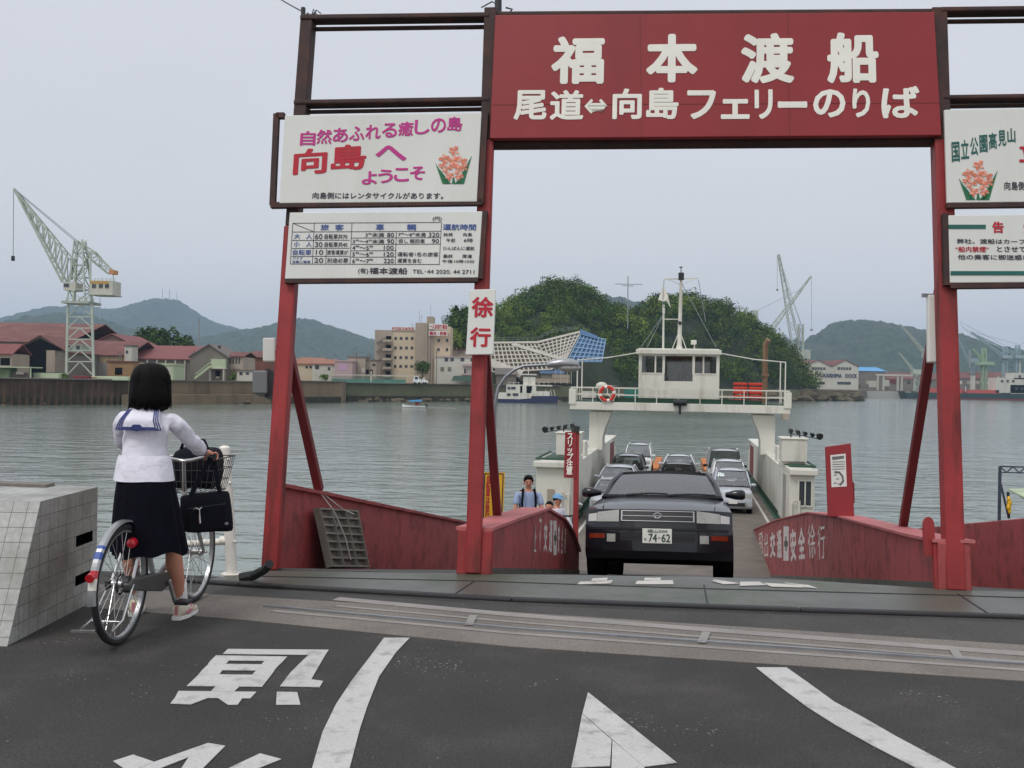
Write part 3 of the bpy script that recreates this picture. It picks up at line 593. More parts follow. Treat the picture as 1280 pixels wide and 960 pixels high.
# ================================================================ RAMP PARAPETS
def parapet(name, label, a, px, th, m, base=True, extra=None):
    """px outline of the inner face in pixels; th > 0 grows to the right"""
    t = thing(name, label, 'parapet', MX.Translation(RP(a, 0)))
    f = wall_plane(a); pts = [RP(a, f(x, y)[0], f(x, y)[1] if y < 698 else -.08) for x, y in px]
    q = MB(); q.prism(pts, tuple(AX*th)); q.build('wall_body', m, t, bevel=.012, world=True)
    return t, f
tl, fL = parapet('ramp_parapet', 'plain red steel parapet sloping down from the left gantry post', aL, [(343, 713), (345, 605.5), (399, 616), (470, 630.5), (590, 655), (680, 674), (684, 700), (583, 707), (420, 716)], -.05, M['redwall'])
q = MB(); ff = [RP(aL, *fL(x, y)) for x, y in ((345, 605.5), (399, 616), (470, 630.5), (590, 655), (680, 674))]
for a, b in zip(ff, ff[1:]): q.bar(a, b, .09, .03, up=NU)
q.build('top_rail', M['redwall'], tl, world=True)
# the tarred curl of steel at its foot
q = MB(); q.tube([G(300, 722, .03), G(318, 719, .05), G(331, 712, .12), G(337, 705, .2)], [.035, .035, .032, .03], 8); q.build('fender_strip', M['rubber'], tl, world=True)
hump_l = [(610, 717), (612, 663.5), (650, 649), (684, 637.5), (705, 650), (716, 667), (724, 690), (724, 702.5)]
aw = .12
ti, fi = parapet('ramp_parapet', 'humped red parapet with white characters left of the dark car, yellow sign behind it', aM+aw, hump_l, -.24, M['redwall'])
hump_r = [(1173, 735), (1172, 678), (1137, 670.5), (1090, 658), (1048, 646.5), (1011, 641.5), (971, 650.5), (944, 662), (918, 683), (918, 706.5)]
tr, fr = parapet('ramp_parapet', 'humped red parapet with white characters right of the dark car, notice cabinet on it', aR-aw, hump_r, .24, M['redwall'])
to, fo = parapet('ramp_parapet', 'plain red steel parapet rising to the right beyond the right gantry post', aR+1.55, [(1400, 752), (1400, 634), (1280, 647.5), (1200, 655), (1132, 662), (1100, 665), (1100, 704), (1210, 723), (1280, 732)], .05, M['redwall'])
for t, f, a, px, s in ((ti, fi, aM+aw, hump_l, -1), (tr, fr, aR-aw, hump_r, 1)):
    top = [RP(a, *f(x, y)) for x, y in px[1:-1]]
    q = MB()
    for p0, p1 in zip(top, top[1:]):
        o = AX*(s*.12); q.bar(p0+o+NU*.012, p1+o+NU*.012, .30, .024, up=NU)
    q.build('cap_plate', mat('faded_red_cap', C(168, 92, 92, 1.25), .6, .12, 2, stain=C(120, 70, 66), samt=.6, sscale=3), t, world=True)
    q = MB(); b0 = RP(a, 0.0, 0); w0 = f(*px[1])[1]
    q.hexa([RP(a+s*.11-.135, -.05, 0), RP(a+s*.11+.135, -.05, 0), RP(a+s*.11+.135, .03, 0), RP(a+s*.11-.135, .03, 0)]+[RP(a+s*.11-.135, -.05, w0), RP(a+s*.11+.135, -.05, w0), RP(a+s*.11+.135, .03, w0), RP(a+s*.11-.135, .03, w0)])
    q.build('end_plate', M['red'], t, bevel=.008, world=True)
    q = MB(); f0, f1 = f(*px[0]), f(*px[-1])
    q.hexa([RP(a-s*.008, f0[0]+.05, .0), RP(a+s*.02, f0[0]+.05, .0), RP(a+s*.02, f1[0], 0), RP(a-s*.008, f1[0], 0), RP(a-s*.008, f0[0]+.05, .055), RP(a+s*.02, f0[0]+.05, .055), RP(a+s*.02, f1[0], .055), RP(a-s*.008, f1[0], .055)])
    q.build('skirting', M['plate'], t, world=True)
# lettering: frames on the faces looking into the lane
n_r = AX*-1; o_r = RP(aR-aw, 0)
FR = MX.Identity(4)
for i in range(3): FR[i][0] = -DU[i]; FR[i][1] = NU[i]; FR[i][2] = -AX[i]; FR[i][3] = o_r[i]     # x runs back towards the viewer
FLm = MX.Identity(4); o_l = RP(aM+aw, 0)
for i in range(3): FLm[i][0] = DU[i]; FLm[i][1] = NU[i]; FLm[i][2] = AX[i]; FLm[i][3] = o_l[i]
def wl(t, Fm, f, sg, s, x0, x1, y0, y1, off, m, nm='lettering'):
    A, B = f(x0, y1), f(x1, y0); A2 = f(x0, y0); B2 = f(x1, y1)
    a0, a1 = sg*A[0], sg*B[0]; lo = (A[1]+B2[1])/2; hi = (A2[1]+B[1])/2
    txt(nm, s, m, t, Fm, (min(a0, a1), lo, max(a0, a1), hi), off)
for s, x0, x1, y0, y1, off in (('飛', 948.5, 954, 666, 693, .0), ('出', 955.5, 960, 666, 697, .0), ('交', 963, 969, 665, 697, .035), ('通', 971.5, 977, 663, 698, .03), ('安', 988.5, 995, 661, 702, .035), ('全', 998.5, 1006, 659, 699, .035), ('徐', 1010.5, 1019, 655, 698, .0), ('行', 1023, 1031, 656, 699, .0)):
    wl(tr, FR, fr, -1, s, x0, x1, y0, y1, off, M['whiteletter'])
for s, x0, x1, y0, y1, off in (('止', 667, 670.5, 656, 690, .0), ('マ', 673, 676.5, 648, 690, .0), ('交', 679, 684, 652, 690, .035), ('通', 685.5, 690.5, 650, 691, .03), ('安', 696.5, 699.5, 655, 692, .035), ('全', 701, 703.5, 658, 692, .03), ('運', 705, 707, 661, 692, .0)):
    wl(ti, FLm, fi, 1, s, x0, x1, y0, y1, off, M['whiteletter'])
def flagmark(t, f, a, s, x0, x1, y0, y1):
    q = MB(); pts = [RP(a-s*.004, *f(x, y)) for x, y in ((x0, y0), (x1, y0), (x1, y1), (x0, y1))]; q.prism(pts, tuple(AX*s*.003), 0)
    xm, ym = (x0+x1)/2, (y0+y1)/2; dx, dy = (x1-x0)/2, (y1-y0)/2
    for (u0, u1, v0, v1) in ((-.25, .25, -.42, .42), (-.7, .7, -.16, .16)):
        q.prism([RP(a-s*.007, *f(xm+u*dx, ym+v*dy)) for u, v in ((u0, v0), (u1, v0), (u1, v1), (u0, v1))], tuple(AX*s*.003), 1)
    q.build('safety_mark', [M['whiteletter'], M['plate']], t, world=True)
flagmark(tr, fr, aR-aw, 1, 979.5, 986, 658, 701); flagmark(ti, fi, aM+aw, -1, 691.5, 695.5, 651, 694)

# leaning plastic kerb ramp against the left parapet
d0 = fL(399, 708)[0]
t = thing('kerb_ramp', 'grey ribbed plastic ramp panel leaning on the left red parapet', 'kerb ramp', MX.Translation(RP(aL+.3, d0)))
dA, dB = (wall_plane(aL+.1)(x, 650)[0] for x in (400, 448))
A, B, Cc, D = RP(aL+.19, dA, .01), RP(aL+.19, dB, .01), RP(aL+.06, *wall_plane(aL+.06)(442, 639)), RP(aL+.06, *wall_plane(aL+.06)(393, 636))
nn = (B-A).cross(D-A).normalized()
q = MB()
f = lambda u, v, c=0.0: A.lerp(B, u).lerp(D.lerp(Cc, u), v)+nn*c
q.prism([f(0, 0), f(1, 0), f(1, 1), f(0, 1)], tuple(-nn*.012)); q.build('sheet', M['plastic'], t, world=True)
q = MB()
for i in range(8): q.bar(f(0, i/7*.97+.015, .02), f(1, i/7*.97+.015, .02), .016, .05, up=nn)
for u in (.012, .30, .66, .988): q.bar(f(u, 0, .024), f(u, 1, .024), .016, .055, up=nn)
q.build('rib', M['plastic'], t, world=True)
q = MB(); q.tube([RP(aL, *fL(397, 612)), f(.32, .97, .05), f(.45, .5, .06), f(.5, .12, .05)], .006, 5); q.tube([RP(aL, *fL(399, 613)), f(.55, .98, .06), f(.85, .92, .05)], .006, 5)
q.build('rope', M['wornpaint'], t, world=True)

# notice cabinet on the right parapet
pc = PF(RP(aR+.12, fr(1050, 643)[0]), V((1, -.22, 0)), NU)
t = thing('notice_cabinet', 'flat red upright panel with a white notice, standing on the right parapet', 'notice panel', MX.Translation(pc.o))
f = lambda x, y, c=0.0: pc.at(*pc.px(x, y, c), c)
q = MB(); q.prism([f(1031.5, 558.5), f(1063.5, 554), f(1068, 646), f(1035, 646)], tuple(-pc.n*.07)); q.build('panel', M['redsign'], t, bevel=.006, world=True)
q = MB(); q.prism([f(1038, 569, .004), f(1057, 567, .004), f(1058.5, 608, .004), f(1039.5, 609, .004)], tuple(-pc.n*.004)); q.build('notice', M['white'], t, world=True)
q = MB()
q.prism([f(1040, 571, .007), f(1055, 569.5, .007), f(1055, 573, .007), f(1040.5, 575, .007)], tuple(-pc.n*.002))
for y in (577, 580, 583, 586): q.bar(f(1040.5, y+.5, .007), f(1056, y, .007), .008, .002, up=pc.n)
q.tube([f(1043, 590, .007), f(1049, 590, .007), f(1053, 595, .007), f(1054, 601, .007), f(1050, 606, .007)], .012, 5)
for x, y in ((1042, 594), (1045, 599), (1042, 604), (1047, 605)): q.bar(f(x, y, .007), f(x+4, y-.5, .007), .01, .002, up=pc.n)
q.build('print', M['grey'], t, world=True)
q = MB(); q.prism([f(1064.5, 600, -.02), f(1068, 604, -.02), f(1068.5, 628, -.02), f(1065, 632, -.02)], tuple(-pc.n*.04)); q.build('latch_box', M['red'], t, world=True)

# yellow board on the far side of the middle parapet
py_ = PF(RP(-.42, 2.3), AX, NU)
t = thing('yellow_sign', 'yellow upright board with red characters beside the middle gantry post', 'sign', MX.Translation(py_.o))
f = lambda x, y, c=0.0: py_.at(*py_.px(x, y, c), c)
q = MB(); q.prism([f(604, 590), f(631, 590.5), f(628.5, 652), f(602, 652)], tuple(-py_.n*.02)); q.build('panel', M['yellow'], t, world=True)
q = MB()
for a, b in (((606, 592), (629, 592.3)), ((606, 592), (604, 650)), ((629, 592), (626.8, 650))): q.bar(f(*a, .003), f(*b, .003), .01, .003, up=py_.n)
q.build('border', M['ink'], t, world=True)
a0, b0 = py_.px(606, 648, .0); a1, b1 = py_.px(613.5, 594, .0)
txt('lettering', '自転車は徐行', M['crimson'], t, py_.M, (a0, b0, a1, b1), .03, vert=True)
q = MB(); q.bar(f(604.5, 590, -.03), f(600, 700, -.03), .03, .02); q.bar(f(628, 590, -.03), f(624, 700, -.03), .03, .02); q.build('stake', M['steel'], t, world=True)

# slip warning sign on its red post
Fb = RP(aM+.2, fi(724, 702)[0]+.15); ps = PF(Fb, AX, NU)
t = thing('slip_sign', 'red vertical sign with white characters on a slim red post left of the dark car', 'sign', MX.Translation(Fb))
f = lambda x, y, c=0.0: ps.at(*ps.px(x, y, c), c)
q = MB(); q.bar(f(719, 703), f(721, 534), .075, .06, up=ps.n); q.build('post', M['red'], t, world=True, bevel=.006)
q = MB(); q.prism([f(706.5, 540, .05), f(720, 539.5, .05), f(720, 597.5, .05), f(704.8, 597), ], tuple(-ps.n*.02)); q.build('panel', M['redsign'], t, world=True)
a0, b0 = ps.px(707.5, 593.5, .05); a1, b1 = ps.px(717, 541.5, .05)
txt('lettering', 'スリップ注意', M['letter'], t, ps.M@MX.Translation((0, 0, .05)), (a0, b0, a1, b1), .03, vert=True)
q = MB(); q.bar(f(719.5, 541, .01), f(721, 533, .01), .09, .08, up=ps.n); q.build('post_cap', M['black'], t, world=True)

# street lamp on a pile beside the ramp
Yl = 17.0
t = thing('street_lamp', 'grey street lamp with a long curved arm rising behind the middle post', 'street lamp', P(620, 760, Yl))
q = MB(); q.tube([V((P(616, 600, Yl).x, Yl, WZ-1)), P(616.5, 600, Yl), P(618.5, 506, Yl), P(623, 484, Yl), P(632, 471, Yl), P(643, 462, Yl), P(655, 457.5, Yl), P(686, 456, Yl)], [.045, .04, .028, .026, .026, .025, .025, .024], 10)
q.build('pole', M['steel'], t, smooth=40, world=True)
c0, c1 = P(684, 456, Yl), P(724, 455.5, Yl)
q = MB(); q.tube([c0.lerp(c1, u)+V((0, 0, dz)) for u, dz in ((0, 0), (.12, .01), (.4, .02), (.75, .01), (.97, -.01), (1, -.01))], [.035, .06, .085, .09, .06, .02], 12); q.build('lamp_head', M['silver'], t, smooth=60, world=True)
q = MB(); cm = c0.lerp(c1, .68); q.ball(cm+V((0, 0, -.05)), (.2, .085, .075), 12); q.build('lamp_lens', M['lens'], t, smooth=60, world=True)

# ================================================================ TILED BLOCK AND HANDRAIL
def tile_mat():
    m = bpy.data.materials.new('grey_tiles'); m.use_nodes = True; t = m.node_tree; b = t.nodes['Principled BSDF']; L = t.links.new
    uv = nd(t, 'ShaderNodeUVMap'); br = nd(t, 'ShaderNodeTexBrick', offset=0.0, i_Scale=1.0)
    br.inputs['Mortar Size'].default_value = .011; br.inputs['Brick Width'].default_value = 1; br.inputs['Row Height'].default_value = 1; br.inputs['Bias'].default_value = -.1; br.inputs['Mortar Smooth'].default_value = .15
    br.inputs['Color1'].default_value = (*C(186, 187, 182, 1.25), 1); br.inputs['Color2'].default_value = (*C(171, 172, 166, 1.25), 1); br.inputs['Mortar'].default_value = (*C(96, 93, 86), 1)
    br.inputs['Mortar Size'].default_value = .017
    L(uv.outputs[0], br.inputs[0]); n = nd(t, 'ShaderNodeTexNoise', i_Scale=30.0, i_Detail=4.0); tc = nd(t, 'ShaderNodeTexCoord'); L(tc.outputs['Object'], n.inputs['Vector'])
    mx = nd(t, 'ShaderNodeMix', data_type='RGBA', blend_type='MULTIPLY'); mx.inputs[0].default_value = .5; L(br.outputs[0], mx.inputs[6]); L(n.outputs[0], mx.inputs[7])
    n2 = nd(t, 'ShaderNodeTexNoise', i_Scale=2.2, i_Detail=6.0); L(tc.outputs['Object'], n2.inputs['Vector']); r2 = nd(t, 'ShaderNodeMapRange', i_1=.42, i_2=.72, i_3=.0, i_4=.8); L(n2.outputs[0], r2.inputs[0])
    mx2 = nd(t, 'ShaderNodeMix', data_type='RGBA'); mx2.inputs[7].default_value = (*C(110, 106, 96), 1); L(r2.outputs[0], mx2.inputs[0]); L(mx.outputs[2], mx2.inputs[6]); L(mx2.outputs[2], b.inputs['Base Color'])
    bp = nd(t, 'ShaderNodeBump', i_Strength=.6, i_Distance=.006, invert=True); L(br.outputs['Fac'], bp.inputs['Height']); L(bp.outputs[0], b.inputs['Normal']); b.inputs['Roughness'].default_value = .55
    return m
TM = tile_mat()
def uvquad(me_faces, name, parent, label=None):
    """faces: list of (4 pts, uv origin axes) -> one mesh with uv measured in tiles"""
    me = bpy.data.meshes.new(name); vs = []; fs = []; uvs = []
    for pts, U, Vv, ts in me_faces:
        n = len(vs); vs += [tuple(p) for p in pts]; fs.append(tuple(range(n, n+len(pts))))
        for p in pts: uvs.append((V(p).dot(U)/ts[0]+20, V(p).dot(Vv)/ts[1]+20))
    I = WM[parent.name].inverted(); me.from_pydata([tuple(I@V(v)) for v in vs], [], fs); l = me.uv_layers.new(name='UVMap')
    for i, u in enumerate(uvs): l.data[i].uv = u
    me.materials.append(TM); return link(name, me, parent)
xr = -2.75; zt = .755; y0b, y0t, y1 = G(10, 808).y, 6.0, 6.83
t = thing('tiled_block', 'low grey tiled concrete block with two slots at the left', 'block', (xr, y0b, 0))
xl = -6.5; ts = (.12, .095)
sl_ = (V((0, y0t-y0b, zt))).normalized()
slots = [(6.50, 6.76, .405, .475), (6.50, 6.76, .155, .22)]
faces = []
ys = sorted({6.50, 6.76}); zs = sorted({.0, .155, .22, .405, .475, zt})
def rf(ya, yb, za, zb): faces.append(([(xr, ya, za), (xr, yb, za), (xr, yb, zb), (xr, ya, zb)], V((0, 1, 0)), V((0, 0, 1)), ts))
faces.append(([(xr, y0b, 0), (xr, 6.5, 0), (xr, 6.5, zt), (xr, y0t, zt)], V((0, 1, 0)), V((0, 0, 1)), ts))
rf(6.76, y1, 0, zt)
for za, zb in zip(zs, zs[1:]):
    if (za, zb) in ((.155, .22), (.405, .475)): continue
    rf(6.5, 6.76, za, zb)
faces.append(([(xl, y0b, 0), (xr, y0b, 0), (xr, y0t, zt), (xl, y0t, zt)], V((1, 0, 0)), sl_, (.088, .09)))
faces.append(([(xl, y0t, zt), (xr, y0t, zt), (xr, y1, zt), (xl, y1+.45, zt)], V((1, 0, 0)), V((0, 1, 0)), (.09, .1)))
faces.append(([(xl, y1+.45, 0), (xl, y1+.45, zt), (xr, y1, zt), (xr, y1, 0)], V((1, 0, 0)), V((0, 0, 1)), ts))
uvquad(faces, 'tile_cladding', t)
q = MB()
for a, b, c, d in slots: q.bx(xr-.12, xr-.06, a-.02, b+.02, c-.02, d+.02); 
for a, b, c, d in slots:
    q.bx(xr-.06, xr-.001, a-.012, a, c-.01, d+.01); q.bx(xr-.06, xr-.001, b, b+.012, c-.01, d+.01); q.bx(xr-.06, xr-.001, a, b, d, d+.012); q.bx(xr-.06, xr-.001, a, b, c-.012, c)
q.build('slot', M['dark'], t, world=True)
q = MB(); q.hexa([(-4.6, 6.95, zt), (-3.05, 6.72, zt), (-3.05, 6.86, zt), (-4.6, 7.1, zt)]+[(-4.6, 6.95, zt+.02), (-3.05, 6.72, zt+.02), (-3.05, 6.86, zt+.02), (-4.6, 7.1, zt+.02)]); q.build('coping_slab', M['concrete'], t, world=True)

t = thing('handrail', 'white painted pipe handrail at the quay edge behind the bicycle', 'handrail', G(292, 718))
rl = G(290, 719); rt = P(281, 560, rl.y)
q = MB(); q.tube([rl, rt], .042, 14); q.ball(rt, (.042, .042, .02), 12); q.cyl(rl, rl+V((0, 0, .015)), .08); q.build('post', M['white2'], t, smooth=50, world=True)
lx = -2.86
for yy in (574, 603, 676):
    p = P(283+(yy-560)*.075, yy, rl.y); e_ = V((lx, p.y+.25, p.z-(.02 if yy < 660 else .10)))
    q = MB(); q.tube([p, e_], .026, 10); q.build('rail', M['white2'], t, smooth=50, world=True)
for yy in (574, 603, 676):
    p = P(283+(yy-560)*.075, yy, rl.y); q = MB(); q.tube([p+V((-.01, 0, 0)), p+V((-.10, 0, 0))], .034, 10); q.ball(p+V((.02, -.035, 0)), .012, 8)
    q.build('clamp', M['white2'], t, smooth=50, world=True)
q = MB(); p = V((-2.82, 7.9, 0)); q.tube([p, p+V((0, 0, 1.0))], .042, 12); q.build('post', M['white2'], t, smooth=50, world=True)
# boat gantry seen beyond the right parapet
Yb = 26.0
t = thing('pontoon_frame', 'slim dark truss frame with a pale green awning on a pontoon at the far right', 'frame', P(1252, 650, Yb))
q = MB(); a = P(1250, 583, Yb); b = P(1380, 586, Yb); 
q.bar(a, P(1249, 655, Yb)+V((0, 0, -2)), .06); q.bar(b, P(1381, 655, Yb)+V((0, 0, -2)), .09)
q.bar(a, b, .035); q.bar(a+V((0, 0, -.15)), b+V((0, 0, -.15)), .03)
for i in range(16): q.bar(a.lerp(b, i/16)+V((0, 0, -.15*(i % 2))), a.lerp(b, (i+1)/16)+V((0, 0, -.15*((i+1) % 2))), .025)
q.bar(P(1251, 605, Yb), P(1261, 648, Yb), .04); q.build('truss', mat('dark_blue_steel', C(62, 66, 82), .5, .1), t, world=True)
q = MB(); q.prism([P(1260, 613, Yb+.5), P(1300, 612, Yb+.5), P(1300, 640, Yb-1.2), P(1284, 625, Yb-1.0)], (0, 0, .04)); q.build('awning', M['palegreen'], t, world=True)
q = MB(); q.tube([P(1260, 615, Yb), P(1261, 648, Yb)], .035); q.build('awning_pole', M['black'], t, world=True)
q = MB()
for dx, dy, s in ((0, 0, .05), (1, 5, .06), (0, 10, .06), (1, 15, .045)): q.ball(P(1261+dx, 618+dy+6, Yb-.1), (s, s, s*1.6), 8)
q.build('rope_coil', M['yellow'], t, smooth=60, world=True)
q = MB(); q.bx(P(1240, 640, Yb).x, P(1400, 640, Yb).x, Yb-3, Yb+6, WZ-.5, WZ+1.2); q.build('pontoon', M['grey'], t, world=True)
# ================================================================ BICYCLE
rc, fc = G(150, 805), G(243, 752.5)
byaw = atan2(-(fc.x-rc.x), fc.y-rc.y)
BX = MX.Translation(rc)@rotz(byaw)
bk = thing('bicycle', 'silver and black city bicycle with a front basket, held by the schoolgirl', 'bicycle', BX)
WB, WR = 1.11, .335
BL = lambda x, y, z: BX@V((x, y, z))
def wheel(y, rotx=0.0):
    hub = MB(); c = V((0, y, WR)); hub.cyl(c+V((-.05, 0, 0)), c+V((.05, 0, 0)), .022, n=10); hub.cyl(c+V((-.075, 0, 0)), c+V((.075, 0, 0)), .008, n=8)
    w_ = hub.build('wheel', M['chrome'], bk, smooth=40)
    q = MB(); q.torus(c, (1, 0, 0), WR-.019, .019, 48, 8); q.build('tyre', M['tyre'], w_, smooth=80)
    q = MB(); q.lathe([(WR-.046, -.012), (WR-.034, -.013), (WR-.034, .013), (WR-.046, .012), (WR-.046, -.012)], MX.Translation(c)@MX.Rotation(pi/2, 4, 'Y'), 48); q.build('rim', M['silver'], w_, smooth=40)
    q = MB()
    for i in range(28):
        an = 2*pi*i/28; s = 1 if i % 2 else -1; q.bar(c+V((s*.03, .02*cos(an+1.2*s), .02*sin(an+1.2*s))), c+V((0, (WR-.044)*cos(an), (WR-.044)*sin(an))), .0026)
    q.build('spoke', M['chrome'], w_)
    return w_
wheel(0); wheel(WB)
q = MB(); bb = V((0, .45, .275)); st = V((0, .30, .60)); hd0, hd1 = V((0, .93, .60)), V((0, .895, .76))
q.tube([bb, V((0, .22, .73))], .017); q.tube([V((0, .94, .57)), hd1], .02)
q.tube([V((0, .925, .63)), V((0, .78, .44)), V((0, .62, .33)), bb], .019); q.tube([V((0, .91, .70)), V((0, .74, .52)), V((0, .55, .44)), V((0, .375, .42))], .016)
for s in (-1, 1):
    q.tube([V((s*.055, 0, WR)), V((s*.05, .12, .32)), V((s*.02, .40, .28)), bb], .011); q.tube([V((s*.06, 0, WR)), V((s*.05, .12, .50)), V((s*.015, .235, .655))], .010)
q.build('frame', mat('pale_frame_paint', C(190, 192, 192), .3, .05, coat=.6), bk, smooth=50)
q = MB()
for s in (-1, 1): q.tube([V((s*.012, .935, .59)), V((s*.05, .965, .56)), V((s*.055, 1.04, .44)), V((s*.055, WB, WR))], [.014, .016, .013, .01])
q.build('fork', M['silver'], bk, smooth=50)
def guard(y, a0, a1, mats, split):
    q = MB(); n = 44
    for i in range(n):
        t0, t1 = a0+(a1-a0)*i/n, a0+(a1-a0)*(i+1)/n; Rg = WR+.022
        ring = lambda t: [V((x, y+cos(t)*(Rg+dr), WR+sin(t)*(Rg+dr))) for x, dr in ((-.024, -.012), (-.014, 0), (.014, 0), (.024, -.012), (.013, -.004), (-.013, -.004))]
        q.loft([ring(t0), ring(t1)], k=split(i/n))
    return q.build('mudguard', mats, bk, smooth=40)
guard(0, R(40), R(188), [M['silver'], M['bluestripe'], M['lampred'], M['white2']], lambda u: 1 if .62 <= u < .65 or .68 <= u < .71 else (2 if .78 <= u < .84 else (3 if .84 <= u < .9 else 0)))
guard(WB, R(30), R(150), [M['silver']], lambda u: 0)
q = MB(); q.loft([[V((x, y, z)) for y, z in pr] for x, pr in ((.035, [(-.05, .31), (-.06, .345), (0, .368), (.40, .33), (.49, .315), (.52, .275), (.49, .23), (.40, .215), (.0, .30)]), (.075, [(-.05, .31), (-.06, .345), (0, .368), (.40, .33), (.49, .315), (.52, .275), (.49, .23), (.40, .215), (.0, .30)]))]); q.build('chain_case', mat('dull_metal', C(92, 92, 90), .4, .15, 8, metal=.4), bk, bevel=.008)
for s, an in ((1, -1.1), (-1, 2.04)):
    q = MB(); e_ = bb+V((s*.10, .165*cos(an), .165*sin(an))); q.bar(bb+V((s*.09, 0, 0)), e_, .018, .025); c_ = q.build('crank', M['chrome'], bk, bevel=.004)
    q = MB(); q.bx(e_.x+s*.01-(.085 if s < 0 else 0), e_.x+s*.01+(.085 if s > 0 else 0), e_.y-.045, e_.y+.045, e_.z-.012, e_.z+.012); q.build('pedal', M['trim'], c_, bevel=.005)
q = MB(); q.loft([[V((x*wd, .15+.26*u, .76+dz+zz)) for x, zz in ((-1, -.02), (-.8, .02), (0, .03), (.8, .02), (1, -.02), (.7, -.05), (-.7, -.05))] for u, wd, dz in ((0, .05, .01), (.06, .095, .02), (.3, .10, .015), (.55, .06, 0), (.8, .032, -.005), (1, .022, -.02))]); q.tube([V((0, .22, .73)), V((0, .28, .75))], .013)
q.build('saddle', M['trim'], bk, smooth=60, sub=1)
hb = [(-.255, .72, 1.0), (-.22, .76, 1.0), (-.17, .83, .995), (-.06, .875, .965), (0, .88, .955), (.06, .875, .965), (.17, .83, .995), (.22, .76, 1.0), (.255, .72, 1.0)]
q = MB(); q.tube([V(p) for p in hb], .0115, 10); q.tube([hd1, V((0, .88, .96))], .014); q.build('handlebar', M['chrome'], bk, smooth=50)
for s in (-1, 1):
    q = MB(); q.tube([V((s*.262, .71, 1.0)), V((s*.2, .79, .9985))], .017, 10); q.build('grip', M['trim'], bk, smooth=50)
    q = MB(); q.tube([V((s*.16, .85, .99)), V((s*.17, .88, .975)), V((s*.235, .80, .955))], [.012, .009, .007], 6); q.build('brake_lever', M['chrome'], bk, smooth=50)
q = MB(); bz0, bz1, by0, by1 = .74, .965, .975, 1.27; bw0, bw1 = .14, .185
c8 = lambda z, g: [V((-(bw0+(bw1-bw0)*g), by0-.02*g, z)), V(((bw0+(bw1-bw0)*g), by0-.02*g, z)), V(((bw0+(bw1-bw0)*g), by1+.05*g, z)), V((-(bw0+(bw1-bw0)*g), by1+.05*g, z))]
for g in (0, .33, .66, 1):
    c_ = c8(bz0+(bz1-bz0)*g, g); rr = .004 if g in (0, 1) else .0025
    for i in range(4): q.tube([c_[i], c_[(i+1) % 4]], rr, 6)
c0_, c1_ = c8(bz0, 0), c8(bz1, 1)
for i in range(4):
    for k in range(9): q.tube([c0_[i].lerp(c0_[(i+1) % 4], k/9), c1_[i].lerp(c1_[(i+1) % 4], k/9)], .0022, 5)
for k in range(7): q.tube([c0_[0].lerp(c0_[1], k/7), c0_[3].lerp(c0_[2], k/7)], .0022, 5)
q.build('basket', mat('dark_wire', C(88, 88, 88), .4, .1, metal=.6), bk)
q = MB(); q.cyl(V((.035, .07, .56)), V((.035, .045, .555)), .028, n=16); q.ball(V((.035, .04, .555)), (.026, .012, .026), 12); q.build('rear_reflector', M['lampred'], bk, smooth=50)
q = MB(); q.cyl(V((0, -.355, .44)), V((0, -.375, .435)), .024, n=14); q.build('rear_reflector', M['lampred'], bk, smooth=50)
q = MB()
for s in (-1, 1): q.tube([V((s*.07, 0, WR)), V((s*.085, -.16, .17)), V((s*.09, -.30, .14))], .008, 6)
q.tube([V((-.085, -.17, .165)), V((.085, -.17, .165))], .006); q.bar(V((-.13, -.30, .14)), V((.0, -.29, .14)), .02, .012)
q.build('stand', M['chrome'], bk, smooth=50)
q = MB(); q.torus(V((0, 0, WR)), (1, 0, 0), .055, .006, 20, 6); q.cyl(V((.03, 0, WR)), V((.055, 0, WR)), .048, n=16); q.bx(-.075, -.055, -.04, .07, WR-.02, WR+.02); q.build('rear_gear', M['trim'], bk, smooth=40)

# bag in the basket
t = thing('basket_bag', 'black bag stuffed in the front basket of the bicycle', 'bag', BX@MX.Translation((0, 1.12, .75)))
q = MB(); rg = random.Random(2)
rings = []
for u, sx, sy in ((0, .8, .8), (.05, .98, .95), (.5, 1.05, 1.0), (.85, 1.0, .95), (1, .8, .7)):
    rings.append([V((.155*sx*math.copysign(abs(cos(a))**.5, cos(a)), .125*sy*math.copysign(abs(sin(a))**.5, sin(a)), .012+.27*u+.01*sin(3*a))) for a in [2*pi*i/20 for i in range(20)]])
q.loft(rings); q.build('body', M['bag'], t, smooth=60, sub=1)
q = MB(); q.tube([V((-.09, -.06, .27)), V((-.07, -.07, .33)), V((.07, -.07, .33)), V((.09, -.06, .27))], .012, 8); q.build('handle', M['bag'], t, smooth=60)
# school bag hung from the right grip
gp = BL(.24, .735, 1.0)
SB = MX.Translation(P(258, 640, gp.y+.02))@rotz(.30)@MX.Rotation(-.10, 4, 'Y')
t = thing('school_bag', 'navy school bag hanging by its straps from the right handlebar grip', 'bag', SB)
q = MB(); rings = []
for u, sx, sy in ((0, .93, .7), (.04, 1.0, .95), (.3, 1.02, 1.05), (.65, 1.0, .95), (.93, .97, .6), (1, .93, .4)):
    rings.append([V((.155*sx*math.copysign(abs(cos(a))**.35, cos(a)), .058*sy*math.copysign(abs(sin(a))**.6, sin(a)), -.125+.25*u-.018*cos(a)*(1-u))) for a in [2*pi*i/24 for i in range(24)]])
q.loft(rings); q.build('body', M['bag'], t, smooth=50, sub=1)
q = MB(); q.bx(-.11, .115, -.0665, -.056, -.105, .035); q.build('front_pocket', M['bag'], t, bevel=.006)
q = MB(); q.tube([V((-.11, -.0655, .04)), V((.12, -.0625, .045))], .004, 6); q.build('zip', M['trim'], t)
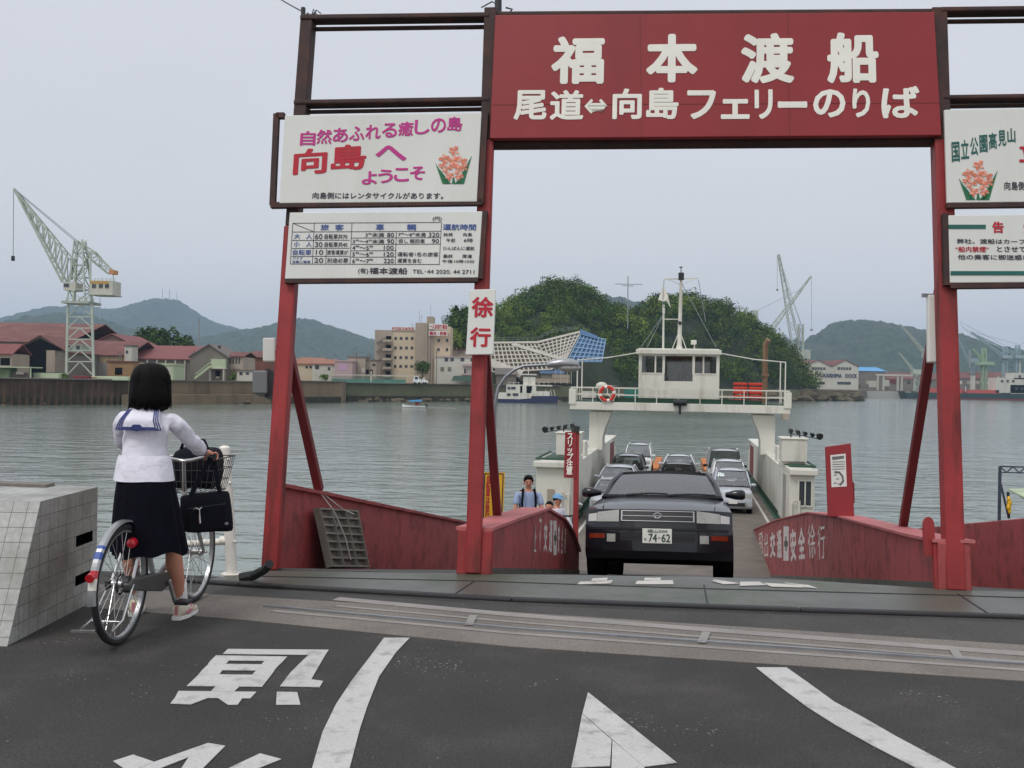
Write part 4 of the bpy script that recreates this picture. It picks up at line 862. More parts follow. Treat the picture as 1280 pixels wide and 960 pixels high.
q = MB(); q.tube([V((-.04, -.07, .035)), V((-.042, -.076, .0)), V((-.044, -.078, -.055))], [.004, .005, .008], 8); q.tube([V((-.075, -.07, .03)), V((-.06, -.074, .042)), V((-.04, -.072, .03)), V((-.025, -.072, .042))], .0045, 6); q.build('key_charm', M['chrome'], t, smooth=40)
q = MB(); q.bx(.105, .125, -.071, -.066, -.085, -.07); q.build('badge', M['silver'], t)
I = SB.inverted(); g1, g2 = I@BL(.245, .728, 1.017), I@BL(.25, .735, 1.0)
for dy, nm in ((-.03, 'strap'), (.03, 'strap')):
    q = MB(); a_, b_ = V((-.085, dy, .115)), V((.09, dy, .115)); top = I@BL(.235, .755, 1.019)
    for p0 in (a_, b_): q.bar(p0, top, .026, .005, up=(0, 1, 0))
    q.build(nm, M['bag'], t)

# ================================================================ SCHOOLGIRL
gc = P(177, 600, 5.98)
girl = thing('person', 'schoolgirl in a white sailor blouse and dark skirt straddling the bicycle, back turned', 'person', MX.Translation((gc.x, 5.98, 0)))
W_ = lambda x, y, z: V((gc.x+x, 5.98+y, z))
RF, LF = G(229, 771), G(168, 767)
rgp, lgp = BL(.228, .752, 1.0), BL(-.228, .752, 1.0)
pel = W_(.02, 0, .86)
rs, ls = W_(.155, .06, 1.262), W_(-.150, .06, 1.262)
rwr = rgp+V((-.035, -.075, .035)); lwr = lgp+V((.035, -.075, .035))
rel = rs.lerp(rwr, .5)+V((.045, -.03, -.05)); lel = ls.lerp(lwr, .5)+V((-.05, -.02, -.05))
rkn, lkn = V((RF.x-.03, RF.y-.12, .46)), V((LF.x+.0, LF.y-.08, .46))
ran, lan = V((RF.x-.005, RF.y-.02, .085)), V((LF.x+.005, LF.y, .085))
J = [(pel, .13, .10), (W_(.01, .01, 1.0), .105, .085), (W_(0, .04, 1.14), .125, .09), (W_(0, .06, 1.24), .085, .065), (W_(.005, .075, 1.315), .042), (W_(.012, .09, 1.37), .05), (W_(.015, .105, 1.425), .068, .078), (W_(.015, .11, 1.485), .072, .08), (W_(.015, .108, 1.535), .045, .05),
     (rs+V((-.02, 0, -.03)), .032), (rel, .033), (rwr, .024), (ls+V((.02, 0, -.03)), .032), (lel, .033), (lwr, .024),
     (W_(.10, .01, .80), .075), (rkn, .052), (rkn.lerp(ran, .32)+V((0, -.03, 0)), .057), (ran, .033), (ran+V((.015, .08, -.045)), .028),
     (W_(-.075, .01, .80), .075), (lkn, .052), (lkn.lerp(lan, .32)+V((0, -.03, 0)), .057), (lan, .033), (lan+V((-.02, .08, -.045)), .028)]
E_ = [(0, 1), (1, 2), (2, 3), (3, 4), (4, 5), (5, 6), (6, 7), (7, 8), (3, 9), (9, 10), (10, 11), (3, 12), (12, 13), (13, 14), (0, 15), (15, 16), (16, 17), (17, 18), (18, 19), (0, 20), (20, 21), (21, 22), (22, 23), (23, 24)]
roots = []
def hand(wr, gr, s):
    """palm and five fingers closing over a bar; appended to J as their own chains, palm joined to the wrist"""
    fw = (gr-wr).normalized(); side = V((1, 0, 0)); side = (side-fw*side.dot(fw)).normalized(); up = side.cross(fw)
    if up.z < 0: up = -up
    n0 = len(J); J.append((wr.lerp(gr, .55)+up*.012, .022, .016)); E_.append((11 if s > 0 else 14, n0)); J.append((gr+up*.022, .03, .014)); E_.append((n0, n0+1))
    for k, (o, ln) in enumerate(((-.03, .92), (-.010, 1.0), (.010, .96), (.028, .8))):
        b = len(J); J.append((gr+side*o+up*.022-fw*.006, .0085)); roots.append(b)
        J.append((gr+side*o+up*.018+fw*.024*ln, .0085)); J.append((gr+side*o-up*.008+fw*.03*ln, .008)); J.append((gr+side*o-up*.022+fw*.010*ln, .007)); E_.extend([(b, b+1), (b+1, b+2), (b+2, b+3)])
    b = len(J); J.append((wr.lerp(gr, .65)-side*s*.02+up*.008, .010)); roots.append(b); J.append((wr.lerp(gr, .9)-side*s*.045-up*.004, .009)); J.append((gr-side*s*.04-up*.018+fw*.012, .008)); E_.extend([(b, b+1), (b+1, b+2)])
hand(rwr, rgp, 1); hand(lwr, lgp, -1)
body = skinfig('body', J, E_, M['skin'], girl, 0, 2, roots=roots)
# blouse
J2 = [(W_(.015, 0, .80), .14, .10), (W_(.012, .005, .93), .156, .108), (W_(0, .035, 1.12), .152, .100), (W_(0, .055, 1.235), .138, .082), (W_(.003, .07, 1.30), .072, .064), (rs+V((-.016, 0, -.008)), .060), (rs.lerp(rel, .55), .053), (rel, .050), (rel.lerp(rwr, .6), .048), (rwr+(rel-rwr)*.10, .034), (ls+V((.016, 0, -.008)), .060), (ls.lerp(lel, .55), .053), (lel, .050), (lel.lerp(lwr, .6), .048), (lwr+(lel-lwr)*.10, .034)]
bl_o = skinfig('blouse', J2, [(0, 1), (1, 2), (2, 3), (3, 4), (3, 5), (5, 6), (6, 7), (7, 8), (8, 9), (3, 10), (10, 11), (11, 12), (12, 13), (13, 14)], M['shirt'], girl, 0, 3)
ct = bpy.data.textures.new('folds', 'CLOUDS'); ct.noise_scale = .075; ct.noise_depth = 2
def folds(o, k):
    d = o.modifiers.new('folds', 'DISPLACE'); d.texture = ct; d.strength = k; d.mid_level = .5
folds(bl_o, .026)
q = MB(); n = 72; rings = []
for j in range(9):     # loose hem hanging over the skirt
    u = j/8; z = 1.04-.148*u; ring = []
    for i in range(n):
        a = 2*pi*i/n; pl = 1+.014*u*sin(a*5+1)+.012*u*sin(a*9+2.3); ring.append(W_(.012+(.146+.027*u**.7)*cos(a)*pl, .008+(.100+.038*u**.7)*sin(a)*pl, z+.002*u*sin(a*4)))
    rings.append(ring)
q.loft(rings, caps=False); q.build('blouse_hem', M['shirt'], girl, smooth=60, world=True)
for wr, el in ((rwr, rel), (lwr, lel)):
    d = (el-wr).normalized(); q = MB(); q.tube([wr+d*.005, wr+d*.035], [.031, .033], 14, k=0); q.tube([wr+d*.012, wr+d*.016], [.0335, .0335], 14, k=1); q.tube([wr+d*.024, wr+d*.028], [.0342, .0342], 14, k=1)
    q.build('cuff', [M['shirt'], M['collarblue']], girl, smooth=40, world=True)
# sailor collar: square flap over the back
q = MB()
def cpt(u, v):   # u across -1..1, v 0 at neck .. 1 at hem; follows the back
    x = u*(.085+.055*v)+.003; z = 1.335-.150*v-.015*u*u*(1-v); y = .05-.115*min(1, v*1.7)**.8+.022*u*u*(.4+v*.6)-.012*v
    return W_(x, y-.012, z)
n = 8
rows = [[cpt(-1+2*i/n, j/n) for i in range(n+1)] for j in range(n+1)]
vs = [p for r in rows for p in r]; fs = [(j*(n+1)+i, j*(n+1)+i+1, (j+1)*(n+1)+i+1, (j+1)*(n+1)+i) for j in range(n) for i in range(n)]
q.add(vs, fs); co = q.build('sailor_collar', M['shirt'], girl, smooth=180, world=True)
so_ = co.modifiers.new('solid', 'SOLIDIFY'); so_.thickness = .005
q = MB()
def braid(a, b, wd=.007):
    pts = [cpt(a[0]+(b[0]-a[0])*i/8, a[1]+(b[1]-a[1])*i/8)+V((0, -.0045, .001)) for i in range(9)]
    for p, r in zip(pts, pts[1:]): q.bar(p, r, wd, .003, up=(0, 1, 0))
for o in (.06, .16, .26): braid((-1+o, .15), (-1+o, 1-o*.45), .006); braid((1-o, .15), (1-o, 1-o*.45), .006); braid((-1+o, 1-o*.45), (1-o, 1-o*.45), .006)
q.build('collar_braid', M['collarblue'], girl, world=True)
q = MB(); c0 = cpt(0, .95); q.add([c0+V((-.045, -.012, 0)), c0+V((.045, -.012, 0)), c0+V((.02, -.016, .028)), c0+V((-.02, -.016, .028)), c0+V((0, -.008, -.012))], [(0, 1, 2, 3), (1, 0, 4)]); q.build('scarf_tip', M['collarblue'], girl, world=True)
# skirt: pleated loft draped to both legs
q = MB(); n = 96; rings = []
for u in [i/12 for i in range(13)]:
    z = .925-.455*u; wx = .146+.070*u**.7; wy = .106+.108*u**.55; ring = []
    for i in range(n):
        a = 2*pi*i/n; pl = 1+(.014+.085*u)*(abs((i % 6)/3-1)*2-1)*.5*(.7+.5*sin(i*1.7)); cx = .016+.026*u
        dip = -.012*u*sin(a*3+1)+.01*u*sin(7*a)
        ring.append(W_(cx+wx*cos(a)*pl, .005+.03*u+wy*sin(a)*pl, z+dip))
    rings.append(ring)
q.loft(rings, caps=False); q.build('skirt', M['navy'], girl, smooth=50, world=True)
# hair: a bob with strands
HC = W_(.015, .085, 1.455)
q = MB(); rg = random.Random(4); n = 40; rings = []
for j in range(15):
    v = j/14; z = 1.582-.27*v**1.15
    if v < .45: r = .106*sqrt(max(0, 1-(1-v/.45)**2))**.85+.004
    else: r = .110+.010*sin((v-.45)/.55*pi)-.010*(v-.45)
    ring = []
    for i in range(n):
        a = 2*pi*i/n; k = 1+.02*sin(i*2.6+j*.25)+.015*sin(i*5.1); back = -sin(a)
        zz = z-(.012*v*(sin(i*1.9)+.6*sin(i*4.3)) if v > .8 else 0); front = max(0, sin(a))
        ry = r*1.02*(1-.25*front*(v > .4)*min(1, (v-.4)*4))
        ring.append(V((HC.x+r*k*cos(a), HC.y+ry*k*sin(a)-.004, zz)))
    rings.append(ring)
q.loft(rings, caps=True); q.build('hair', M['hair'], girl, smooth=180, world=True)
q = MB()
for i in range(190):
    a = pi+rg.random()*pi if rg.random() < .85 else rg.random()*2*pi; r = .108+.006*rg.random(); zt0 = rg.uniform(1.50, 1.575); z1 = 1.300+.035*rg.random(); pts = []
    for k in range(7):
        u = k/6; z = zt0-(zt0-z1)*u; rr = r*(sqrt(max(.02, 1-((z-1.475)/.112)**2)) if z > 1.475 else 1+.06*((1.475-z)/.15)+(.05*rg.random())*(u > .9)); pts.append(V((HC.x+rr*cos(a+.04*u*rg.uniform(-1, 1)), HC.y+rr*1.02*sin(a), z)))
    q.tube(pts, [.0015, .003, .004, .004, .004, .003, .001], 4)
q.build('hair_strands', M['hair'], girl, smooth=180, world=True)
# socks and shoes
def sock(kn, an, nm='sock'):
    q = MB(); ax = (kn-an).normalized(); q.tube([an+V((0, .01, -.03)), an+ax*.01, an+ax*.05, an+ax*.10, an+ax*.135, an+ax*.138], [.036, .040, .042, .045, .048, .044], 16); return q.build(nm, M['sock'], girl, smooth=60, world=True)
sock(rkn, ran); sock(lkn, lan)
def shoe(f, yaw):
    X = MX.Translation((f.x, f.y, 0))@rotz(yaw); q = MB(X)
    q.loft([[V((w*cos(a)*1.0, y, max(z0, z0+h_*(.5+.5*sin(a))*1.0))) for a in [2*pi*i/14-pi/2 for i in range(14)]] for y, w, z0, h_ in ((-.065, .024, .018, .055), (-.055, .034, .016, .075), (-.01, .039, .016, .085), (.05, .041, .016, .072), (.11, .044, .016, .048), (.155, .037, .016, .036), (.178, .016, .018, .02))], k=0)
    q.loft([[V((w*cos(a), y*1.0, z)) for y, w, a in [(sy, sw, sa) for sy, sw, sa in ((-.07, .028, 0), (-.01, .042, 0), (.06, .045, 0), (.12, .047, 0), (.175, .03, 0), (.19, .008, 0), (.175, .03, pi), (.12, .047, pi), (.06, .045, pi), (-.01, .042, pi), (-.07, .028, pi), (-.078, .01, pi))]] for z in (.0, .019)], k=2)
    for s in (-1, 1): q.bar(V((s*.041, .0, .03)), V((s*.033, .07, .075)), .006, .014, k=1); q.bar(V((s*.041, .03, .03)), V((s*.036, .10, .058)), .006, .012, k=1)
    q.bar(V((0, -.068, .03)), V((0, -.062, .085)), .02, .008, k=1)
    return q.build('shoe', [M['shoe'], M['pinkshoe'], M['sock']], girl, smooth=50, world=True)
shoe(V((ran.x, ran.y-.005, 0)), -.15); shoe(V((lan.x, lan.y-.005, 0)), .2)

# ================================================================ GENERIC STANDING FIGURE (farther people)
def person(label, X, shirt, pants, hairm, h=1.7, bend=0.0, arms=(0.0, 0.0), sitting=False, parts=True, cap=None):
    t = thing('person', label, 'person', X); s = h/1.7
    def p(x, y, z): 
        y2, z2 = y, z
        if z > .9 and bend: dz = z-.9; y2 = y+dz*sin(bend); z2 = .9+dz*cos(bend)
        return V((x*s, y2*s, z2*s))
    hp = .0
    if sitting:
        leg = [(V((.09, 0, .86))*s, .085), (V((.13, -.38, .80))*s, .06), (V((.13, -.40, .42))*s, .045), (V((.13, -.50, .38))*s, .03)]
    J = [(p(0, 0, .92), .135, .10), (p(0, 0, 1.08), .13, .095), (p(0, 0, 1.28), .16, .105), (p(0, 0, 1.40), .11, .08), (p(0, .0, 1.47), .05), (p(0, -.02, 1.52), .055, .065), (p(0, -.025, 1.60), .075, .088), (p(0, -.015, 1.67), .05, .06)]
    E = [(i, i+1) for i in range(7)]
    for sg, ar in ((-1, arms[0]), (1, arms[1])):
        n = len(J); sh = p(sg*.19, 0, 1.37); el = p(sg*.24, -.04-.12*ar, 1.10+.05*ar); hd = p(sg*(.25-.08*ar), -.08-.32*ar, .85+.2*ar)
        J += [(sh, .055), (el, .042), (hd.lerp(el, .12), .03), (hd+V((0, -.02, -.05)), .035, .02), (hd+V((0, -.045, -.12)), .016)]; E += [(3, n), (n, n+1), (n+1, n+2), (n+2, n+3), (n+3, n+4)]
        m_ = len(J); J.append((hd+V((-sg*.02, -.05, -.06)), .012)); E.append((n+3, m_))
        n = len(J)
        if sitting: J += [(V((sg*.09, -.02, .86))*s, .09), (V((sg*.13, -.36, .76))*s, .065), (V((sg*.13, -.40, .42))*s, .05), (V((sg*.13, -.52, .36))*s, .035)]
        else: J += [(p(sg*.09, 0, .86), .09), (p(sg*.10, -.01, .48), .062), (p(sg*.10, .01, .08), .042), (p(sg*.11, -.13, .04), .035)]
        E += [(0, n), (n, n+1), (n+1, n+2), (n+2, n+3)]
    skinfig('body', J, E, M['skin'], t, 0, 1 if not parts else 2, world=False)
    J2 = [(p(0, 0, .80), .15, .12), (p(0, 0, .95), .155, .12), (p(0, 0, 1.08), .155, .118), (p(0, 0, 1.28), .178, .122), (p(0, 0, 1.385), .13, .095), (p(0, 0, 1.435), .07, .065)]; E2 = [(0, 1), (1, 2), (2, 3), (3, 4), (4, 5)]
    for sg, k in ((-1, 8), (1, 18)): n = len(J2); a, b = J[k][0], J[k+1][0]; J2 += [(a, .078), (a.lerp(b, .8), .066)]; E2 += [(4, n), (n, n+1)]
    skinfig('shirt', J2, E2, shirt, t, 0, 1 if not parts else 2, world=False)
    J3 = [(p(0, 0, 1.0), .145, .112), (p(0, 0, .86), .15, .115)]; E3 = [(0, 1)]
    for k in (14, 24):
        n = len(J3); J3 += [(J[k][0], .105), (J[k+1][0], .08), (J[k+2][0]+V((0, 0, .03)), .065)]; E3 += [(1, n), (n, n+1), (n+1, n+2)]
    skinfig('trousers', J3, E3, pants, t, 0, 1, world=False)
    hc = p(0, -.005, 1.625); q = MB(); n = 18; rings = []
    for j in range(8):
        v = j/7; th = v*1.95; rings.append([hc+V((.092*s*sin(th)*cos(a)*(1+.04*sin(5*a)), .108*s*sin(th)*sin(a)*(1+.04*sin(4*a)), .105*s*cos(th)+(.055*s*max(0, -sin(a))*v*v*1.6))) for a in [2*pi*i/n for i in range(n)]])
    q.loft(rings); q.build('hair', hairm, t, smooth=180)
    q = MB(); f = p(0, -.02, 1.575)
    q.ball(f+V((0, -.092, -.005))*s, (.014*s, .018*s, .02*s), 8)
    for sg in (-1, 1): q.ball(f+V((sg*.082, 0, .0))*s, (.014*s, .022*s, .032*s), 8)
    q.build('nose_and_ears', M['skin'], t, smooth=180)
    q = MB()
    for sg in (-1, 1): q.ball(f+V((sg*.034, -.082, .022))*s, (.015*s, .008*s, .007*s), 8); q.bar(f+V((sg*.05, -.082, .042))*s, f+V((sg*.018, -.090, .044))*s, .006*s, .006*s)
    q.bar(f+V((-.022, -.086, -.04))*s, f+V((.022, -.086, -.04))*s, .006*s, .006*s)
    q.build('face', M['hair'], t)
    if cap:
        q = MB(); rings = [[hc+V((.108*s*sin(th)*cos(a), .122*s*sin(th)*sin(a), .115*s*cos(th)+.01)) for a in [2*pi*i/n for i in range(n)]] for th in (.05, .5, 1.0, 1.45)]; q.loft(rings); q.prism([hc+V((.1*s*cos(a), -.1*s-.09*s*sin(a), .012)) for a in [pi*i/8 for i in range(9)]], (0, 0, .012)); q.build('cap', cap, t, smooth=60)
    return t
def ramp_at(x, Y):   # ramp point on the vertical pixel column x at depth Y
    d = ray(x, 600); X = CO.x+d.x*Y; n = NU; z = RO.z-((X-RO.x)*n.x+(Y-RO.y)*n.y)/n.z; return V((X, Y, z))
b_ = ramp_at(661, 18.0)
man = person('young man in a pale blue shirt looking down behind the left humped parapet', MX.Translation(b_)@rotz(.05), M['bluecloth'], mat('dark_trousers', C(38, 40, 52), .8, .1), M['hair'], 1.66, bend=.12, arms=(.25, .25))
q = MB()
for sg in (-1, 1): q.tube([V((sg*.115, -.135, 1.06)), V((sg*.12, -.155, 1.2)), V((sg*.112, -.135, 1.34)), V((sg*.10, -.03, 1.435)), V((sg*.1, .1, 1.4))], .021, 8)
bp_ = thing('backpack', 'navy backpack worn by the young man in pale blue', 'backpack', MX.Translation(b_)@rotz(.05))
q.build('strap', M['navy'], bp_, smooth=60)
q = MB(); q.bx(-.15, .15, .15, .30, .92, 1.40); q.build('bag', M['navy'], bp_, bevel=.05)
b2 = ramp_at(687.5, 17.2)
person('small boy with black hair peeping over the peak of the left parapet', MX.Translation(b2)@rotz(-.3), M['boxwhite'], mat('grey_trousers', C(70, 72, 78), .8, .1), M['hair'], 1.17)
b3 = ramp_at(697, 22)
person('person in a light blue cap and white shirt farther down the ramp behind the boy', MX.Translation(b3)@rotz(.9), M['shirt'], mat('grey_trousers', C(70, 72, 78), .8, .1), M['hair'], 1.62, cap=M['cap'])
# scooter beyond the people
t = thing('scooter', 'white motor scooter parked at the end of the left parapet', 'scooter', MX.Translation(ramp_at(706, 18.5))@rotz(.12))
for y in (.0, 1.2):
    q = MB(); q.torus((0, y, .22), (1, 0, 0), .17, .05, 24, 8); q.cyl((-.03, y, .22), (.03, y, .22), .12, n=16); q.build('wheel', M['tyre'], t, smooth=60)
q = MB(); q.loft([[V((x*wd, y, z0+(z1-z0)*v)) for x, v in ((-1, 0), (-1, .7), (-.6, 1), (.6, 1), (1, .7), (1, 0))] for y, wd, z0, z1 in ((-.05, .10, .55, .95), (.1, .2, .35, .98), (.2, .2, .2, .9), (.3, .16, .2, .32), (.6, .16, .2, .32), (.7, .17, .25, .74), (1.3, .15, .45, .76), (1.45, .08, .6, .72))]); q.build('fairing', M['carwhite'], t, bevel=.02, smooth=40)
q = MB(); q.tube([V((-.33, .15, 1.02)), V((-.1, .05, 1.0)), V((.1, .05, 1.0)), V((.33, .15, 1.02))], .018); q.build('handlebar', M['trim'], t, smooth=60)
for s in (-1, 1):
    q = MB(); q.tube([V((s*.2, .08, 1.0)), V((s*.27, .04, 1.16))], .008); q.ball(V((s*.28, .04, 1.2)), (.07, .02, .05), 10); q.build('mirror', M['chrome'], t, smooth=60)
q = MB(); q.bx(-.14, .14, .65, 1.3, .74, .82); q.build('seat', M['trim'], t, bevel=.03)
q = MB(); q.ball((0, -.06, .9), (.09, .03, .06), 12); q.build('headlight', M['lens'], t, smooth=60)
# ================================================================ CARS
def car(name, label, X, paint, L=4.4, W=1.69, Ht=1.38, zbelt=.90, zhood=.76, ya=1.22, yt=1.85, yr=3.0, yc=3.75, zlow=.2, wt=.58, tr=.29, wbase=2.58, fo=.82, lights=(), grille=None, plate=None, fog=None, turn=None, slant=.06, bump=.012, seats=True, roofm=None, tail=True, nose=.27, badge=False, group=None, glassm=None, wbk=.93, bumperm=None, mirrorm=None):
    t = thing(name, label, 'car', X, group); w = W/2
    prof = lambda z: (.10*((zlow+.08-z)/.08) if z < zlow+.08 else 0) if z < .555 else bump+slant*(z-.555)/(zhood-.555)*1.0
    fy = lambda x, z: nose*abs(x/w)**3.4+prof(z)
    # shell: lofted lower body
    rings = []
    def ring(y, hw, z0, z1, cr=.02):
        return [V((x*hw, y, z)) for x, z in ((-.84, z0), (-.98, z0+.10), (-1, z0+(z1-z0)*.5), (-.955, z1-.10), (-.83, z1-.012), (-.45, z1+cr*.7), (0, z1+cr), (.45, z1+cr*.7), (.83, z1-.012), (.955, z1-.10), (1, z0+(z1-z0)*.5), (.98, z0+.10), (.84, z0))]
    for y, hw, z0, z1 in ((nose+.03, w*.985, zlow+.02, zhood-.03), (nose+.25, w, zlow, zhood), (ya*.75, w, zlow, zhood+(zbelt-zhood)*.62), (ya+.05, w, zlow, zbelt), ((ya+yc)/2, w, zlow, zbelt), (yc-.1, w, zlow, zbelt+.01), (L-.25, w*.98, zlow+.03, zbelt-.01), (L-.02, w*.9, zlow+.12, zbelt-.06)): rings.append(ring(y, hw, z0, z1))
    q = MB(); q.loft(rings); q.build('body', paint, t, smooth=50, sub=1)
    # hood panel meets the front fascia
    nx, nz = 24, 12
    def patch(x0, x1, z0, z1, o=0.0, k=0, n=nx, m=6, q=None, tz=None):
        q = q or MB(); vs = []; 
        for j in range(m+1):
            for i in range(n+1):
                x = x0+(x1-x0)*i/n; z = z0+(z1-z0)*j/m
                if tz: z = z0+(tz(i/n)-z0)*j/m
                vs.append(V((x, fy(x, z)-o, z)))
        q.add(vs, [(j*(n+1)+i, j*(n+1)+i+1, (j+1)*(n+1)+i+1, (j+1)*(n+1)+i) for j in range(m) for i in range(n)], k); return q
    def slab(name, x0, x1, z0, z1, o, m, par, n=8, mm=3, d=.02):
        q = MB(); vs = []; N = n+1
        for off in (o, o-d):
            for j in range(mm+1):
                for i in range(N):
                    x = x0+(x1-x0)*i/n; z = z0+(z1-z0-(.045*max(0, abs(x)/w-.5)*2 if z1 > .7 and abs(x0) != abs(x1) else 0))*j/mm; vs.append(V((x, fy(x, z)-off, z)))
        S = N*(mm+1); fs = []
        for j in range(mm):
            for i in range(n): a = j*N+i; fs += [(a, a+1, a+N+1, a+N), (S+a, S+a+N, S+a+N+1, S+a+1)]
        for i in range(n): fs += [(i, S+i, S+i+1, i+1), (mm*N+i, mm*N+i+1, S+mm*N+i+1, S+mm*N+i)]
        for j in range(mm): a = j*N; fs += [(a, a+N, S+a+N, S+a), (a+n, S+a+n, S+a+N+n, a+N+n)]
        q.add(vs, fs); return q.build(name, m, par, smooth=40)
    wf = w*.992
    q = patch(-wf, wf, .575, zhood-.015, m=6, n=28)
    vs = []; n = 28; k = 6           # hood
    for j in range(k+1):
        for i in range(n+1):
            x = -wf+2*wf*i/n; u = j/k; y0 = fy(x, zhood-.015); y = y0+(ya+.03-y0)*u; zz = zhood-.015+(zbelt+.022-zhood)*(u**.75)+.022*(1-abs(x/wf)**3)*min(1, u*3) - .035*abs(x/wf)**3*(1-u*.5)
            vs.append(V((x*(1-.10*u), y, zz)))
    q.add(vs, [(j*(n+1)+i, j*(n+1)+i+1, (j+1)*(n+1)+i+1, (j+1)*(n+1)+i) for j in range(k) for i in range(n)])
    q.build('hood', paint, t, smooth=60)
    q = patch(-wf, wf, zlow, .555, m=8, n=28); q = patch(-wf, wf, .555, .5751, q=q, m=1, n=28); q.build('front_bumper', bumperm or paint, t, smooth=40)
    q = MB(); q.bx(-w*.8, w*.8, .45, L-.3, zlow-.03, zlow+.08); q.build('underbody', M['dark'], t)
    # wheels
    for y in (fo, fo+wbase):
        for s in (-1, 1):
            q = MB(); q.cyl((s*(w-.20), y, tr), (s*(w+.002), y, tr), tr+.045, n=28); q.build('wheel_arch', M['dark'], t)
            Xw = MX.Translation((s*(w-.085), y, tr))@MX.Rotation(pi/2, 4, 'Y')
            q = MB(); q.lathe([(tr*.62, -.085), (tr*.93, -.095), (tr, -.07), (tr, .07), (tr*.93, .095), (tr*.62, .085)], Xw, 28); wh = q.build('wheel', M['tyre'], t, smooth=40)
            q = MB(); q.lathe([(.02, .02*s+.055*s), (tr*.3, .075*s), (tr*.5, .055*s), (tr*.6, .088*s), (tr*.64, .08*s), (tr*.64, -.05*s)], Xw, 28); q.build('rim', M['silver'], wh, smooth=40)
    # greenhouse
    gm = glassm or M['cargl']; wb = w*wbk; zr = Ht-.085; za = zbelt+.02
    wsb = lambda u: V((wb*u, ya-.10*(1-u*u), za)); wst = lambda u: V((wt*1.02*u, yt-.06*(1-u*u), zr+.02*(1-u*u)))
    reb = lambda u: V((wb*u, yc+.08*(1-u*u), za)); ret = lambda u: V((wt*1.02*u, yr+.04*(1-u*u), zr+.01*(1-u*u)))
    def pane(name, fb, ft, o, u0=-.94, u1=.94, v0=.04, v1=.96, n=14, m=5):
        q = MB(); vs = []
        for j in range(m+1):
            for i in range(n+1):
                u = u0+(u1-u0)*i/n; v = v0+(v1-v0)*j/m; p = fb(u).lerp(ft(u), v); p += V((0, o*.03*sin(pi*v), .012*sin(pi*v))); vs.append(p)
        q.add(vs, [(j*(n+1)+i, j*(n+1)+i+1, (j+1)*(n+1)+i+1, (j+1)*(n+1)+i) for j in range(m) for i in range(n)]); return q.build(name, gm, t, smooth=180)
    ws = pane('windshield', wsb, wst, -1)
    pane('rear_window', reb, ret, 1)
    q = MB()      # black glass surround
    for sA, sB in ((wsb(-.97), wst(-.97)), (wsb(.97), wst(.97))): q.bar(sA+V((0, -.004, 0)), sB+V((0, -.012, 0)), .035, .02, up=(0, -1, .6))
    for f_ in (wsb, wst): 
        for i in range(10): q.bar(f_(-1+i*.2), f_(-.8+i*.2), .03, .03)
    q.build('window_seal', M['trim'], t)
    q = MB(); n = 10
    for s in (-1, 1):
        q.tube([wsb(s)+V((0, .02, -.03)), wsb(s).lerp(wst(s), .5)+V((s*.018, -.01, .02)), wst(s)+V((0, .01, 0))], .034, 8)
        q.tube([reb(s)+V((0, -.04, -.03)), reb(s).lerp(ret(s), .5)+V((s*.02, 0, .015)), ret(s)], .05, 8)
        mb_, mt_ = V((s*wb, (ya+yc)/2+.1, za)), V((s*wt*1.02, (yt+yr)/2+.1, zr)); q.tube([mb_, mb_.lerp(mt_, .5)+V((s*.02, 0, 0)), mt_], .03, 6)
    rings = []
    for j in range(9):
        v = j/8; y = yt-.02+(yr-yt+.04)*v; cr = .088*sin(pi*(.16+.70*v))**.8; zed = zr-.01
        up = [V((wt*1.06*x, y-(.05*(1-x*x) if j == 0 else 0)+(.04*(1-x*x) if j == 8 else 0), zed+cr*(1-abs(x)**2.4))) for x in (-1, -.9, -.7, -.35, 0, .35, .7, .9, 1)]
        rings.append(up+[V((wt*1.0*x, y, zed-.02)) for x in (.97, .5, 0, -.5, -.97)])
    q.loft(rings); q.build('roof', roofm or paint, t, smooth=50)
    for s in (-1, 1):
        for (yb0, yb1, yt0, yt1) in ((ya+.16, (ya+yc)/2+.06, yt+.03, (yt+yr)/2+.06), ((ya+yc)/2+.14, yc-.12, (yt+yr)/2+.14, yr-.03)):
            q = MB(); b0, b1, t0, t1 = V((s*wb, yb0, za)), V((s*wb, yb1, za)), V((s*wt*1.02, yt0, zr)), V((s*wt*1.02, yt1, zr)); mo = V((s*.02, 0, 0))
            q.add([b0, b1, b0.lerp(t0, .5)+mo, b1.lerp(t1, .5)+mo, t0, t1], [(0, 1, 3, 2), (2, 3, 5, 4)]); q.build('side_window', gm, t, smooth=180)
    q = MB(); q.bx(-wb*.96, wb*.96, ya+.16, yc-.05, zbelt+.024, zbelt+.03); q.loft([[V((x, y, z)) for y, z in ((ya+.0, za), (ya+.35, za+.02), (ya+.42, za), (ya+.1, za-.02))] for x in (-wb*.93, wb*.93)]); q.build('dashboard', M['trim'], t)
    if seats:
        for s in (-1, 1):
            q = MB(); q.bx(s*.36-.21, s*.36+.21, ya+1.05, ya+1.20, zbelt+.03, zbelt+.17); q.bx(s*.36-.12, s*.36+.12, ya+1.08, ya+1.18, zbelt+.20, zbelt+.31); q.bar((s*.36-.05, ya+1.13, zbelt+.15), (s*.36-.05, ya+1.13, zbelt+.22), .012); q.bar((s*.36+.05, ya+1.13, zbelt+.15), (s*.36+.05, ya+1.13, zbelt+.22), .012); q.build('seat', M['seat'], t, bevel=.03)
    # mirrors
    for s in (-1, 1):
        q = MB(); q.loft([[V((s*(w+dx), ya+.24+dy+.05*cos(a), zbelt+.075+hh*sin(a))) for a in [2*pi*i/12 for i in range(12)]] for dx, dy, hh in ((-.06, .02, .03), (.0, .0, .045), (.06, -.02, .062), (.15, -.01, .066), (.185, .01, .045))]); q.build('door_mirror', mirrorm or paint, t, smooth=60)
